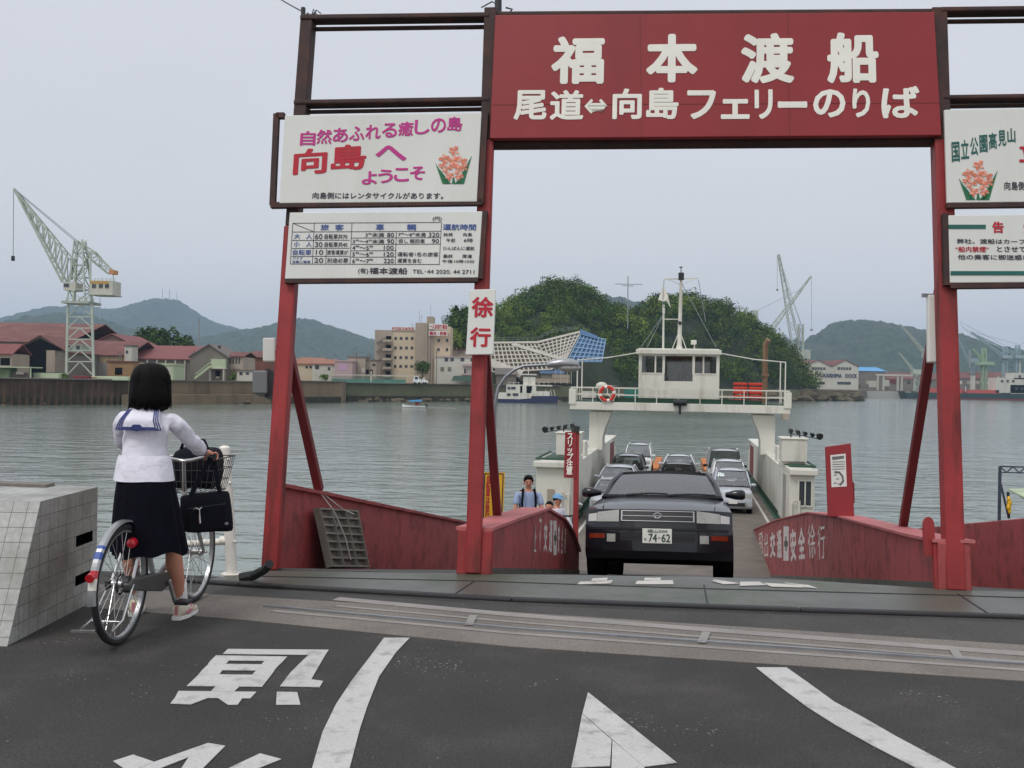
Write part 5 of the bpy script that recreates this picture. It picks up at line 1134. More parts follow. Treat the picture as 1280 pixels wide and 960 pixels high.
    # lamps
    for nm, x0, x1, z0, z1, mm, o in lights:
        for s in (-1, 1): slab(nm, *(sorted((s*x0, s*x1))), z0, z1, o, M[mm], t, n=10)
    return t, slab, fy, patch, wsb, wst
PV = DU*-1
def car_matrix(pos, axx, fwd, up):
    M4 = MX.Identity(4)
    for i in range(3): M4[i][0], M4[i][1], M4[i][2], M4[i][3] = axx[i], fwd[i], up[i], pos[i]
    return M4
# the dark saloon coming up the ramp; +y runs from its nose to its tail, down the ramp
dxr = DU.cross(NU).normalized(); p0 = ramp_at(827, 12.3); pos = p0-DU*.82
t, slab, fy, patch, wsb, wst = car('saloon_car', 'dark blue four door car driving up the ramp, nose to the viewer', car_matrix(pos, dxr, DU, NU), M['carblue'],
    L=4.5, W=1.70, Ht=1.43, ya=1.28, yt=2.0, yr=3.1, yc=3.85, zbelt=.975, zhood=.775, wbk=.86, wt=.56, tr=.295,
    lights=(('headlight', .44, .70, .615, .755, 'lens', .012), ('side_lamp', .705, .81, .62, .745, 'clearlens', .010), ('turn_signal', .60, .79, .425, .478, 'amber', .008), ('fog_lamp', .475, .575, .385, .475, 'lens', .010)))
slab('grille', -.405, .405, .625, .745, .006, M['trim'], t)
for z0, z1 in ((.738, .746), (.682, .688), (.624, .631)): slab('grille_bar', -.405, .405, z0, z1, .012, M['chrome'], t, d=.01)
for s in (-1, 1): slab('grille_bar', *sorted((s*.400, s*.415)), .624, .746, .014, M['chrome'], t, n=2, d=.01)
q = MB(); c = V((0, fy(0, .69)-.02, .69)); X = MX.Translation(c)@MX.Rotation(pi/2, 4, 'X'); q.tube([c+V((.045*cos(a), 0, .03*sin(a))) for a in [2*pi*i/20 for i in range(20)]], .006, 6, True); q.tube([c+V((.026*cos(a), -.003, .027*sin(a))) for a in [2*pi*i/14 for i in range(14)]], .005, 5, True); q.bar(c+V((-.03, 0, .0)), c+V((.03, 0, .0)), .008); q.build('emblem', M['chrome'], t, smooth=60)
slab('bumper_trim', -.80, .80, .525, .55, .012, M['trim'], t, n=24); slab('lower_intake', -.42, .42, .40, .49, .004, M['trim'], t, n=12); slab('intake_bar', -.42, .42, .437, .45, .010, M['trim'], t, n=12)
q = MB(); pz0, pz1 = .375, .54; py_0 = fy(0, .46)-.03; q.bx(-.165, .165, py_0, py_0+.014, pz0, pz1); pl = q.build('number_plate', M['plateg'], t, bevel=.004)
FP = MX(((1, 0, 0, 0), (0, 0, -1, py_0), (0, 1, 0, 0), (0, 0, 0, 1)))
def ptx(s, x0, z0, x1, z1, off=.0): txt('plate_lettering', s, M['greenink'], pl, FP, (x0, z0, x1, z1), off, thick=.002, lift=.001, world=False)
ptx('福山500', -.11, .492, .115, .532, .01); ptx('ち', -.148, .405, -.118, .432, .02); ptx('74', -.095, .39, .0, .482, .02); ptx('-', .012, .432, .038, .442, .02); ptx('62', .05, .39, .148, .482, .02)
q = MB(); 
def wpt(u, v, o=.02): return wsb(u).lerp(wst(u), v)+V((0, -o, .01))
for a, b in (((-.60, .0), (.10, .05)), ((.10, .0), (.92, .04))):
    q.tube([wpt(a[0]+(b[0]-a[0])*i/6, a[1]+(b[1]-a[1])*i/6+.035*sin(pi*i/6), .03) for i in range(7)], .011, 6)
    q.tube([wpt(a[0]+.02, -.02), wpt((a[0]+b[0])/2, .06, .04)], .009, 6)
q.build('wiper', M['trim'], t)
q = MB(); q.bx(-.11, .11, 1.98-.0, 2.0, 1.235, 1.285); q.build('rear_view_mirror', M['trim'], t, bevel=.01)
q = MB(); q.torus((-.36, 1.62, 1.0), (0, 1, -.5), .17, .013, 24, 6); q.build('steering_wheel', M['trim'], t, smooth=60)
# seams on the hood
q = MB()
for s in (-1, 1): q.tube([V((s*.64, .20, .775)), V((s*.66, .7, .875)), V((s*.70, 1.15, .94))], .004, 4)
q.build('hood_seam', M['dark'], t)
CX = WM[t.name]
J = [(V((-.36, 2.35, .97)), .13, .1), (V((-.36, 2.35, 1.05)), .13, .1), (V((-.36, 2.34, 1.14)), .06), (V((-.36, 2.32, 1.19)), .058, .07), (V((-.36, 2.31, 1.26)), .07, .085), (V((-.36, 2.32, 1.31)), .045)]
E = [(0, 1), (1, 2), (2, 3), (3, 4), (4, 5)]
for s in (-1, 1):
    n = len(J); J += [(V((-.36+s*.18, 2.33, 1.05)), .05), (V((-.36+s*.23, 2.05, .97)), .04), (V((-.36+s*.13, 1.74, 1.08)), .03), (V((-.36+s*.10, 1.66, 1.11)), .034, .02)]; E += [(1, n), (n, n+1), (n+1, n+2), (n+2, n+3)]
dr = thing('person', 'driver behind the windscreen of the dark blue car, hands on the wheel', 'person', CX)
skinfig('body', J, E, M['skin'], dr, 0, 1, world=False)
skinfig('shirt', [(V((-.36, 2.36, .94)), .17, .12), (V((-.36, 2.36, 1.06)), .165, .12), (V((-.36, 2.35, 1.12)), .07), (V((-.54, 2.33, 1.05)), .065), (V((-.58, 2.12, .985)), .06), (V((-.18, 2.33, 1.05)), .065), (V((-.14, 2.12, .985)), .06)], [(0, 1), (1, 2), (1, 3), (3, 4), (1, 5), (5, 6)], M['bluecloth'], dr, 0, 1, world=False)
q = MB(); q.ball((-.36, 2.335, 1.275), (.082, .092, .085), 14); q.build('hair', M['hair'], dr, smooth=180)

# ================================================================ FERRY
FDZ = -3.45; f0 = V(P(848, 560, 32.0)); f1 = V(P(852, 560, 62.0))
FU = V((f1.x-f0.x, 30, 0)).normalized(); FV = V((FU.y, -FU.x, 0))
FO = V((f0.x, 32.0, FDZ))
FX = car_matrix(FO, FV, FU, V((0, 0, 1)))
FXI = FX.inverted()
fe = thing('ferry', 'white car ferry with an open deck, bridge on pillars and wheelhouse, moored at the ramp', 'ferry', FX)
def fpx(x, y, u):           # ferry coordinates of the pixel on the transverse plane at u
    d = ray(x, y); o = FX@V((0, u, 0)); tt = (o-CO).dot(FU)/d.dot(FU); q_ = FXI@(CO+d*tt); return q_.x, q_.z
UB = 14.0                    # bridge front
WZL = WZ-FDZ
q = MB()   # hull
hull = [(-4.7, 0), (-4.9, 4), (-4.95, 15), (-4.9, 26), (-4.6, 30), (4.6, 30), (4.9, 26), (4.95, 15), (4.9, 4), (4.7, 0)]
q.loft([[V((x*s, y, z)) for x, y in hull] for z, s in ((WZL-1, .93), (WZL+.2, .97), (-.01, 1.0))]); q.build('hull', M['deckgreen'], fe)
q = MB(); q.bx(-3.55, 3.55, .02, 29.9, -.004, .012); q.build('car_deck', M['deck'], fe)
q = MB()
for s in (-1, 1): q.bx(s*3.25-.05, s*3.25+.05, .3, 29, .013, .018)
for s in (-1, 1): q.bx(s*1.1-.04, s*1.1+.04, 2, 28, .013, .018)
q.build('deck_line', M['wornpaint'], fe)
q = MB(); q.hexa([(-3.6, -5.6, -.02), (3.6, -5.6, -.02), (3.6, .02, -.10), (-3.6, .02, -.10), (-3.6, -5.6, .04), (3.6, -5.6, .04), (3.6, .02, .02), (-3.6, .02, .02)]); q.build('bow_ramp', M['deck'], fe)
for s in (-1, 1):
    q = MB(); q.bx(*sorted((s*3.3, s*3.55)), -5.2, 0, .0, .32); q.build('ramp_side', M['orange'], fe)
# stern ramp raised at the far end, seen as two orange cheeks
for s in (-1, 1):
    q = MB(); q.hexa([(s*1.5-.16, 27.6, .0), (s*1.5+.16, 27.6, .0), (s*1.35+.16, 31, .0), (s*1.35-.16, 31, .0), (s*1.5-.2, 27.6, .12), (s*1.5+.2, 27.6, .12), (s*1.35+.2, 31, .55), (s*1.35-.2, 31, .55)]); q.build('ramp_cheek', M['orange'], fe, bevel=.03)
# bulwarks / side casings
for s in (-1, 1):
    q = MB(); a, b = s*3.72, s*4.75
    xs = sorted((a, b)); zt0 = 1.95
    q.bx(*xs, 6.6, 24.0, 0, 1.95); q.hexa([(xs[0], 24, 0), (xs[1], 24, 0), (xs[1], 27, 0), (xs[0], 27, 0), (xs[0], 24, 1.95), (xs[1], 24, 1.95), (xs[1], 27, 1.3), (xs[0], 27, 1.3)]); q.build('side_casing', M['hullwhite'], fe, bevel=.02)
    q = MB(); q.bx(*sorted((s*3.70, s*3.76)), .8, 27, .0, .26); q.build('kick_strip', M['deckgreen'], fe)
    q = MB()
    for y in (22.2,): q.bx(*sorted((s*3.695, s*3.73)), y, y+2.6, .3, 1.8)
    q.build('casing_opening', M['darkred'], fe)
    q = MB(); q.bx(*sorted((s*3.715, s*4.76)), 6.4, 27, 1.95, 2.0); q.build('casing_top', M['hullwhite'], fe)
    # forward deckhouse with window
    q = MB(); xo = 4.45 if s > 0 else 4.85; x0, x1 = sorted((s*3.62, s*xo)); q.bx(x0, x1, 2.6, 6.4, 0, 2.05); q.bx(*sorted((s*3.62, s*(xo+.08))), 2.4, 6.5, 2.05, 2.25); dh = q.build('deckhouse', M['hullwhite'], fe, bevel=.03)
    if s > 0:
        q = MB(); xa, xb = sorted((s*(xo-.5), s*(xo-.12))); q.bx(xa, xb, 2.57, 2.61, 1.05, 1.85); q.build('window', M['paneldark'], dh)
        q = MB()
        for z0, z1, ya_, yb_ in ((1.0, 1.05, xa, xb), (1.85, 1.9, xa, xb), (1.0, 1.9, xa-.05, xa), (1.0, 1.9, xb, xb+.05), (1.0, 1.9, (xa+xb)/2-.02, (xa+xb)/2+.02)): q.bx(ya_, yb_, 2.545, 2.6, z0, z1)
        q.build('window_frame', M['hullwhite'], dh)
    else:
        q = MB(); q.bx(-4.45, -4.2, 2.56, 2.6, .7, 1.3); q.build('notice_plate', M['tan'], dh)
    q = MB(); q.bx(*sorted((s*3.58, s*3.63)), 2.9, 6.3, 0, .3); q.bx(x0, x1, 2.57, 2.6, 0, .26); q.build('kick_strip', M['deckgreen'], dh)
    q = MB(); q.bx(*sorted((s*3.60, s*3.625)), 3.6, 4.5, .3, 1.95); q.build('door', mat('grey_door', C(150, 150, 140), .6), dh)  # door in one even grey
    q = MB(); q.tube([V((s*3.7, 2.5, .1)), V((s*3.7, 2.5, 1.15)), V((s*3.95, 2.5, 1.2)), V((s*3.95, 2.5, .1))], .045, 8); q.build('bollard_rail', M['hullwhite'], dh, smooth=50)
    # green roof coaming, white locker and its lamps on top
    q = MB(); q.bx(*sorted((s*3.7, s*(xo-.15))), 3.3, 6.3, 2.25, 2.30); q.tube([V((s*3.7, 2.6, 2.34)), V((s*xo, 2.6, 2.34)), V((s*xo, 6.4, 2.34))], .04, 6); q.build('roof_coaming', M['deckgreen'], dh)
    q = MB(); q.bx(*sorted((s*3.5, s*4.35)), 4.0, 5.2, 2.38, 3.15); q.bx(*sorted((s*3.46, s*4.39)), 3.96, 5.24, 3.15, 3.2); q.bx(*sorted((s*3.55, s*4.3)), 4.1, 5.1, 2.3, 2.38); lk = q.build('locker', M['hullwhite'], fe, bevel=.02)
    q = MB(); q.tube([V((s*3.75, 4.6, 3.36)), V((s*4.75, 4.2, 3.18))], .014, 6); 
    for k in range(2): q.tube([V((s*(3.85+k*.3), 4.55, 3.2)), V((s*(3.85+k*.3), 4.55, 3.38))], .025, 6)
    lb = q.build('lamp_bar', M['black'], fe)
    for k in range(5):
        c = V((s*(3.8+k*.235), 4.55-.06*k, 3.42-.04*k)); q = MB(); r = .085+.05*(k == 4)
        q.cyl(c+V((0, .08, .05)), c+V((s*.05, -.09, .0)), r*.5, r*.9, 12); q.build('deck_lamp', M['black'], lb, smooth=40)
    # bridge pillar with a flared bracket
    q = MB(); pz = fpx(848, 514, UB)[1]-.1
    outl = [(3.15, pz), (3.22, pz-.3), (3.42, pz-.75), (3.52, pz-1.2), (3.52, 1.9), (4.15, 1.9), (4.15, pz)]
    q.prism([(s*x, UB+.5, z) for x, z in outl], (0, 1.3, 0)); q.build('bridge_pillar', M['hullwhite'], fe, bevel=.03)
    q = MB(); q.bx(*sorted((s*3.8, s*4.3)), 9.2, 10.2, 2.0, 2.6); q.build('deck_vent', M['hullwhite'], fe, bevel=.03)
# bridge deck
bl, br = fpx(712, 513, UB)[0], fpx(988, 515, UB)[0]; zd0, zd1 = fpx(848, 514.5, UB)[1], fpx(848, 504.5, UB)[1]
q = MB(); q.bx(bl, br, UB, UB+3.6, zd0, zd1); q.build('bridge_deck', M['hullwhite'], fe, bevel=.02)
q = MB(); q.bx(bl+.1, br-.1, UB+.1, UB+3.5, zd1+.001, zd1+.05); q.bx(bl+1.2, br-1.2, UB+.28, UB+.34, zd1, zd1+.22); q.build('deck_edge', M['deckgreen'], fe)
zr1 = fpx(848, 486.5, UB)[1]
q = MB()
for y in (UB+.06, UB+3.5):
    for z in (zr1, zd1+(zr1-zd1)*.52): q.bar((bl+.05, y, z), (br-.05, y, z), .05)
    for i in range(11): x = bl+.08+(br-bl-.16)*i/10; q.bar((x, y, zd1), (x, y, zr1), .04)
for x in (bl+.05, br-.05):
    for z in (zr1, zd1+(zr1-zd1)*.52): q.bar((x, UB, z), (x, UB+3.5, z), .05)
q.build('bridge_rail', M['hullwhite'], fe)
for x in (bl+.12, br-.12):
    q = MB(); q.bx(x-.16, x+.16, UB-.06, UB+.3, zd1-.12, zr1-.06); q.build('rail_box', M['hullwhite'], fe, bevel=.02)
q = MB(); q.bx(br-.32, br-.05, UB-.05, UB+.25, zd0-.25, zd0-.001); q.build('rail_bracket', M['tan'], fe)
# wheelhouse
wl_, wr_ = fpx(798, 480, UB+.6)[0], fpx(899, 480, UB+.6)[0]; zt1 = fpx(848, 437, UB+.6)[1]; zt0 = fpx(848, 443, UB+.6)[1]
y0w, y1w = UB+.6, UB+2.9; zs0, zs1 = fpx(848, 467, UB+.6)[1], fpx(848, 445, UB+.6)[1]; zc0 = fpx(848, 476.5, UB+.6)[1]
cx0, cx1 = fpx(830.5, 460, UB+.6)[0], fpx(866, 460, UB+.6)[0]
wh = MB(); th = .08
wh.bx(wl_, cx0, y0w, y0w+th, zd1+.05, zs0); wh.bx(cx1, wr_, y0w, y0w+th, zd1+.05, zs0); wh.bx(cx0, cx1, y0w, y0w+th, zd1+.05, zc0)
for a, b in ((wl_, wl_+.14), (cx0-.09, cx0+.02), (cx1-.02, cx1+.09), (wr_-.14, wr_)): wh.bx(a, b, y0w, y0w+th, zs0, zs1)
wh.bx(wl_, wr_, y0w, y0w+th, zs1, zt0)
for x in (wl_, wr_-th): wh.bx(x, x+th, y0w+th, y1w, zd1+.05, zs0); wh.bx(x, x+th, y0w+th, y1w, zs1, zt0); wh.bx(x, x+th, y0w+th, y0w+.35, zs0, zs1); wh.bx(x, x+th, y1w-.35, y1w, zs0, zs1)
wh.bx(wl_, wr_, y1w, y1w+th, zd1+.05, zs0); wh.bx(wl_, wr_, y1w, y1w+th, zs1, zt0); wh.bx(wl_, wl_+.4, y1w, y1w+th, zs0, zs1); wh.bx(wr_-.4, wr_, y1w, y1w+th, zs0, zs1)
who = wh.build('wheelhouse', M['hullwhite'], fe)
q = MB(); rl_, rr_ = fpx(795, 440, UB+.5)[0], fpx(902, 440, UB+.5)[0]; q.bx(rl_, rr_, y0w-.18, y1w+.25, zt0, zt1); q.bx(rl_+.1, rr_-.1, y0w, y1w, zt1, zt1+.05); q.build('roof', M['hullwhite'], who, bevel=.03)
for a, b, z0 in ((wl_+.14, cx0-.09, zs0), (cx0+.02, cx1-.02, zc0), (cx1+.09, wr_-.14, zs0)):
    q = MB(); q.bx(a, b, y0w+.03, y0w+.045, z0, zs1); q.build('window', M['roomgl'], who)
for a, b, f in ((wl_+.14, cx0-.09, .66), (cx1+.09, wr_-.14, .4)):
    q = MB(); x = a+(b-a)*f; q.bx(x-.035, x+.035, y0w+.0, y0w+.05, zs0, zs1); q.bar((a, y0w, zs0), (b, y0w, zs0), .05); q.build('window_mullion', M['hullwhite'], who)
q = MB(); q.bx(wl_+.5, wr_-.5, y0w+.3, y0w+.8, zd1+.05, zs0-.25); q.build('console', mat('console_green', C(92, 150, 104), .6), who)
# mast group
Um = UB+1.4
def mp_(x, y): a, b = fpx(x, y, Um); return V((a, Um, b))
q = MB(); b0, b1 = mp_(849, 437), mp_(851.5, 344); q.tube([b0, b0.lerp(b1, .12), b0.lerp(b1, .7), b1], [.13, .10, .075, .05], 10); q.cyl(b0+V((0, 0, -.05)), b0+V((0, 0, .25)), .2, .09)
for s in (-1, 1): q.bar(b0+V((s*.35, 0, -.05)), b0+V((s*.05, 0, .75)), .04)
q.build('mast', M['hullwhite'], fe, smooth=40)
q = MB(); q.bar(mp_(830, 349), mp_(873, 348), .05); q.bar(mp_(836, 350), mp_(851, 356), .03); q.bar(mp_(866, 350), mp_(851, 356), .03); q.build('yard', M['hullwhite'], fe)
q = MB(); q.cyl(mp_(851.5, 350), mp_(851.5, 341), .13, .13, 12); q.bar(mp_(851.3, 341), mp_(851.3, 334), .04); q.cyl(mp_(851.3, 334.5), mp_(851.3, 333.5), .08); q.build('mast_lamp', M['black'], fe)
for y in (402, 398): pass
q = MB(); q.bar(mp_(850.5, 402), mp_(845, 402)+V((0, -.3, 0)), .03); q.ball(mp_(850, 404)+V((0, -.12, 0)), .09, 8); q.build('running_light', M['black'], fe)
q = MB(); q.tube([mp_(829, 437), mp_(829.5, 384)], [.05, .04], 8); q.bar(mp_(829.5, 399), mp_(850, 399), .04); q.build('flag_pole', M['hullwhite'], fe)
q = MB(); q.cyl(mp_(829.6, 392), mp_(829.6, 385), .06); q.cyl(mp_(829.6, 383), mp_(829.6, 381), .05); q.build('signal_light', M['hullwhite'], fe)
for a, b in (((828, 395), (802, 433)), ((829, 394), (809, 434)), ((851, 352), (895, 434)), ((873, 350), (882, 402)), ((830, 350), (828, 384))): q = MB(); q.tube([mp_(*a), mp_(*b)], .016, 5); q.build('stay_wire', M['steel'], fe)
q = MB(); gr = [[(829, 356), (833, 361), (838, 384)], [(829, 357), (823, 375), (832, 375), (838, 384)]]
pts = [mp_(829, 356), mp_(826, 365)+V((0, .1, 0)), mp_(822.5, 374)+V((0, .2, 0)), mp_(829, 377)+V((0, 0, 0)), mp_(833, 376)+V((0, -.1, 0)), mp_(838.5, 385)+V((0, .05, 0)), mp_(835, 369)+V((0, -.1, 0))]
q.prism(pts, (0, .01, 0)); q.build('flag', M['white2'], fe)
q = MB(); q.cyl(mp_(868, 437), mp_(868, 430), .03); c = mp_(868, 428); q.bx(c.x-.16, c.x+.10, c.y-.2, c.y+.2, c.z-.1, c.z+.1); q.build('search_light', M['hullwhite'], fe, bevel=.03)
# awning wires and posts
for xa, ya_, xb, yb in ((797, 441, 722, 450), (902, 442, 982, 453)):
    q = MB()
    for uu in (UB+.2, UB+3.0): a, b = fpx(xa, ya_, uu), fpx(xb, yb, uu); q.tube([V((a[0], uu, a[1])), V(((a[0]+b[0])/2, uu, (a[1]+b[1])/2-.06)), V((b[0], uu, b[1]))], .025, 5); q.bar((b[0], uu, b[1]), (b[0], uu, zd1), .05); q.bar((b[0]+(.22 if b[0] < 0 else -.22), uu, b[1]+.02), (b[0]+(.22 if b[0] < 0 else -.22), uu, zd1), .04)
    a = fpx(xb, yb, UB+.2); b = fpx(xb, yb, UB+3.0); q.tube([V((a[0], UB+.2, a[1])), V((b[0], UB+3.0, b[1]))], .03, 5)
    q.build('awning_frame', M['hullwhite'], fe)
def life(x, y):
    a, z = fpx(x, y, UB); c = V((a, UB-.05, z)); t2 = thing('life_ring', 'red and white life ring hung on the ferry bridge rail', 'life ring', FX@MX.Translation(c))
    q = MB(); n = 32; pts = [V((.31*cos(2*pi*i/n), 0, .31*sin(2*pi*i/n))) for i in range(n)]; q.tube(pts, .075, 8, True); 
    for i, f in enumerate(q.f): q.m[i] = 1 if (i//8) % 8 in (0, 1) else 0
    q.build('ring', [M['lifered'], M['white2']], t2, smooth=60)
    q = MB(); q.tube([V((.40*cos(2*pi*i/16), -.02, .40*sin(2*pi*i/16)*(1 if i % 4 else .94))) for i in range(16)], .012, 5, True); q.tube([V((-.0, -.02, .4)), V((.02, -.04, 0)), V((.22, -.03, -.24))], .02, 5); q.build('rope', M['white2'], t2)
life(759, 492)
for (x0, x1) in ((917, 934), (936, 953)):
    a, b = fpx(x0, 490, UB+.8)[0], fpx(x1, 490, UB+.8)[0]
    t2 = thing('life_float', 'stacked red slatted life float on the bridge deck, '+('nearer the wheelhouse' if x0 < 930 else 'nearer the brown funnel'), 'life float', FX@MX.Translation(((a+b)/2, UB+1.2, zd1)), group='red life floats')
    hw = (b-a)/2; q = MB()
    for k in range(5): q.bx(-hw, hw, -.35, .35, .10+k*.19, .10+k*.19+.13)
    q.build('slat', M['lifered'], t2, bevel=.03)
    q = MB()
    for s in (-1, 1): q.bx(s*hw*.8-.03, s*hw*.8+.03, -.3, .3, .05, 1.05)
    q.build('post', M['deckgreen'], t2)
q = MB(); a = fpx(956, 490, UB+3)[0]; b = fpx(957, 428, UB+3); q.tube([V((a, UB+3, zd1)), V((a, UB+3, b[1]-.1)), V((a+.12, UB+2.9, b[1]+.12))], .12, 10); q.cyl((a, UB+3, zd1+1.3), (a, UB+3, zd1+1.45), .17); q.build('funnel', mat('rusty_funnel', C(140, 112, 88), .7, .2, 2, stain=C(70, 50, 40), samt=.6), fe, smooth=40)
for x in (719, 984):
    q = MB(); 
q = MB(); a, z = fpx(752, 484, UB+1.5); q.ball((a, UB+1.5, z+.05), (.28, .28, .2), 12); q.bx(a-.9, a-.25, UB+1.3, UB+1.7, z-.5, z-.2); q.build('deck_fitting', M['hullwhite'], fe, smooth=40)
q = MB(); a, z = fpx(793, 492, UB+1.5); q.bx(a-.45, a+.2, UB+1.3, UB+1.7, zd1, zd1+.65); q.build('deck_box', mat('sea_green_box', C(60, 130, 120), .6), fe, bevel=.02)
q = MB(); a, z = fpx(850, 508, UB); q.cyl((a-.3, UB-.1, zd1+.05), (a+.3, UB-.1, zd1+.05), .14); q.bar((a, UB-.1, zd1+.1), (a, UB-.08, zd0-.12), .1); q.build('deck_light', M['trim'], fe)
# helmsman
hm = thing('person', 'dark figure of the helmsman standing inside the ferry wheelhouse', 'person', FX@MX.Translation(((cx0+cx1)/2+.25, UB+1.7, zd1+.05)))
def simple_body(t, dz, hh, shirt, pants):
    J = [(V((0, 0, .9*hh)), .15, .11), (V((0, 0, 1.25*hh)), .19, .12), (V((0, 0, 1.4*hh)), .07), (V((0, 0, 1.55*hh)), .1, .11), (V((0, 0, 1.65*hh)), .06)]; E = [(0, 1), (1, 2), (2, 3), (3, 4)]
    for s in (-1, 1): n = len(J); J += [(V((s*.22, 0, 1.3*hh)), .06), (V((s*.28, -.05, 1.05*hh)), .05), (V((s*.22, -.25, .95*hh)), .04), (V((s*.1, 0, .8*hh)), .09), (V((s*.11, 0, .1)), .06)]; E += [(1, n), (n, n+1), (n+1, n+2), (0, n+3), (n+3, n+4)]
    skinfig('body', J, E, shirt, t, 0, 1, world=False); q = MB(); q.ball((0, .01, 1.60*hh), (.115, .125, .11), 12); q.build('hair', M['hair'], t, smooth=180)
simple_body(hm, 0, 1.0, M['navy'], M['navy'])

# cars on the deck: they all face the ramp
def dcar(cx, Z, yaw=0.0):
    x, z = fpx(cx, 560, Z-32.0); return FX@MX.Translation((x, Z-32.0, .012))@rotz(yaw)
KV = dict(L=3.39, W=1.48, Ht=1.68, zbelt=1.0, zhood=.92, ya=.72, yt=1.22, yr=2.95, yc=3.22, wt=.56, tr=.27, wbase=2.3, fo=.6, nose=.14, slant=.09, zlow=.2)
G1 = 'cars parked on the ferry deck'
def kv_front(r, grz=(.66, .74), bl=True):
    t, slab = r[0], r[1]; slab('grille', -.28, .28, *grz, .008, M['trim'], t); slab('lower_intake', -.5, .5, .30, .44, .006, M['trim'], t, n=12); slab('number_plate', -.165, .165, .40, .54, .02, M['plateg'], t, n=2)
    q = MB()
    for a, b in ((-.7, .0), (-.05, .65)): q.tube([r[4](a)+V((0, -.03, .01)), r[4](b).lerp(r[5](b), .07)+V((0, -.03, .01))], .01, 5)
    q.build('wiper', M['trim'], t)
HL = (('headlight', .40, .66, .68, .84, 'lens', .012),)
r = car('minivan', 'silver small minivan in the right lane of the ferry deck, nearest to the ramp', dcar(917.5, 40.0), M['carsilver'], lights=(('headlight', .42, .70, .62, .80, 'lens', .012), ('fog_lamp', .45, .56, .34, .42, 'lens', .012)), group=G1, **{**KV, 'Ht': 1.62, 'zhood': .84, 'zbelt': .97, 'ya': .85, 'yt': 1.5}); kv_front(r, (.64, .73))
q = MB()
for s in (-1, 1): q.tube([V((s*.5, 1.5, 1.66)), V((s*.5, 2.8, 1.66))], .02, 6)
q.build('roof_rail', M['silver'], r[0])
r = car('minivan', 'white small minivan with a hood scoop, second in the right lane', dcar(913, 43.9), M['carwhite'], lights=HL, group=G1, mirrorm=M['trim'], **{**KV, 'Ht': 1.72}); kv_front(r)
r[1]('hood_scoop', -.22, .1, .90, .915, .02, M['trim'], r[0], n=3, mm=1)
q = MB(); q.bx(-.25, .12, .38, .55, .965, 1.0); q.build('scoop', M['trim'], r[0], bevel=.01)
r = car('minivan', 'white boxy van at the far end of the right lane', dcar(907.5, 48.0), M['carwhite'], lights=HL, group=G1, mirrorm=M['trim'], **{**KV, 'W': 1.66, 'wt': .66, 'Ht': 1.92, 'L': 4.2, 'yr': 3.7, 'yc': 4.0, 'wbase': 2.6, 'zbelt': 1.1}); kv_front(r)
r = car('saloon_car', 'white saloon car in the middle lane at the far end of the deck', dcar(849, 50.5), M['carwhite'], lights=(('headlight', .44, .74, .60, .73, 'lens', .012),), group=G1, L=4.4, W=1.69, Ht=1.40); kv_front(r, (.62, .72))
r = car('saloon_car', 'dark saloon car in the middle lane, just behind the car on the ramp', dcar(848, 45.6), M['carblue'], lights=(('headlight', .44, .74, .60, .73, 'lens', .012),), group=G1, L=4.4, W=1.68, Ht=1.36); kv_front(r, (.62, .72))
r = car('minivan', 'white small minivan in the left lane at the far end of the deck', dcar(797, 55.0), M['carwhite'], lights=HL, group=G1, **{**KV, 'Ht': 1.70}); kv_front(r)
r = car('estate_car', 'dark grey estate car in the left lane, third from the ramp', dcar(782, 47.0), M['cargrey'], lights=(('headlight', .44, .74, .62, .75, 'lens', .012),), group=G1, L=4.3, W=1.68, Ht=1.58, yr=3.7, yc=4.1, zbelt=.95); kv_front(r, (.62, .72))
r = car('estate_car', 'silver estate car in the left lane, second from the ramp', dcar(770, 41.6), M['carsilver'], lights=(('headlight', .44, .74, .62, .75, 'lens', .012),), group=G1, L=4.3, W=1.68, Ht=1.46, yr=3.6, yc=4.0, zbelt=.95); kv_front(r, (.62, .72))
r = car('saloon_car', 'silver saloon car in the left lane, half hidden behind the dark blue car', dcar(766, 36.4), M['carsilver'], lights=(('headlight', .44, .74, .60, .73, 'lens', .012),), group=G1, L=4.3, W=1.68, Ht=1.40); kv_front(r, (.62, .72))
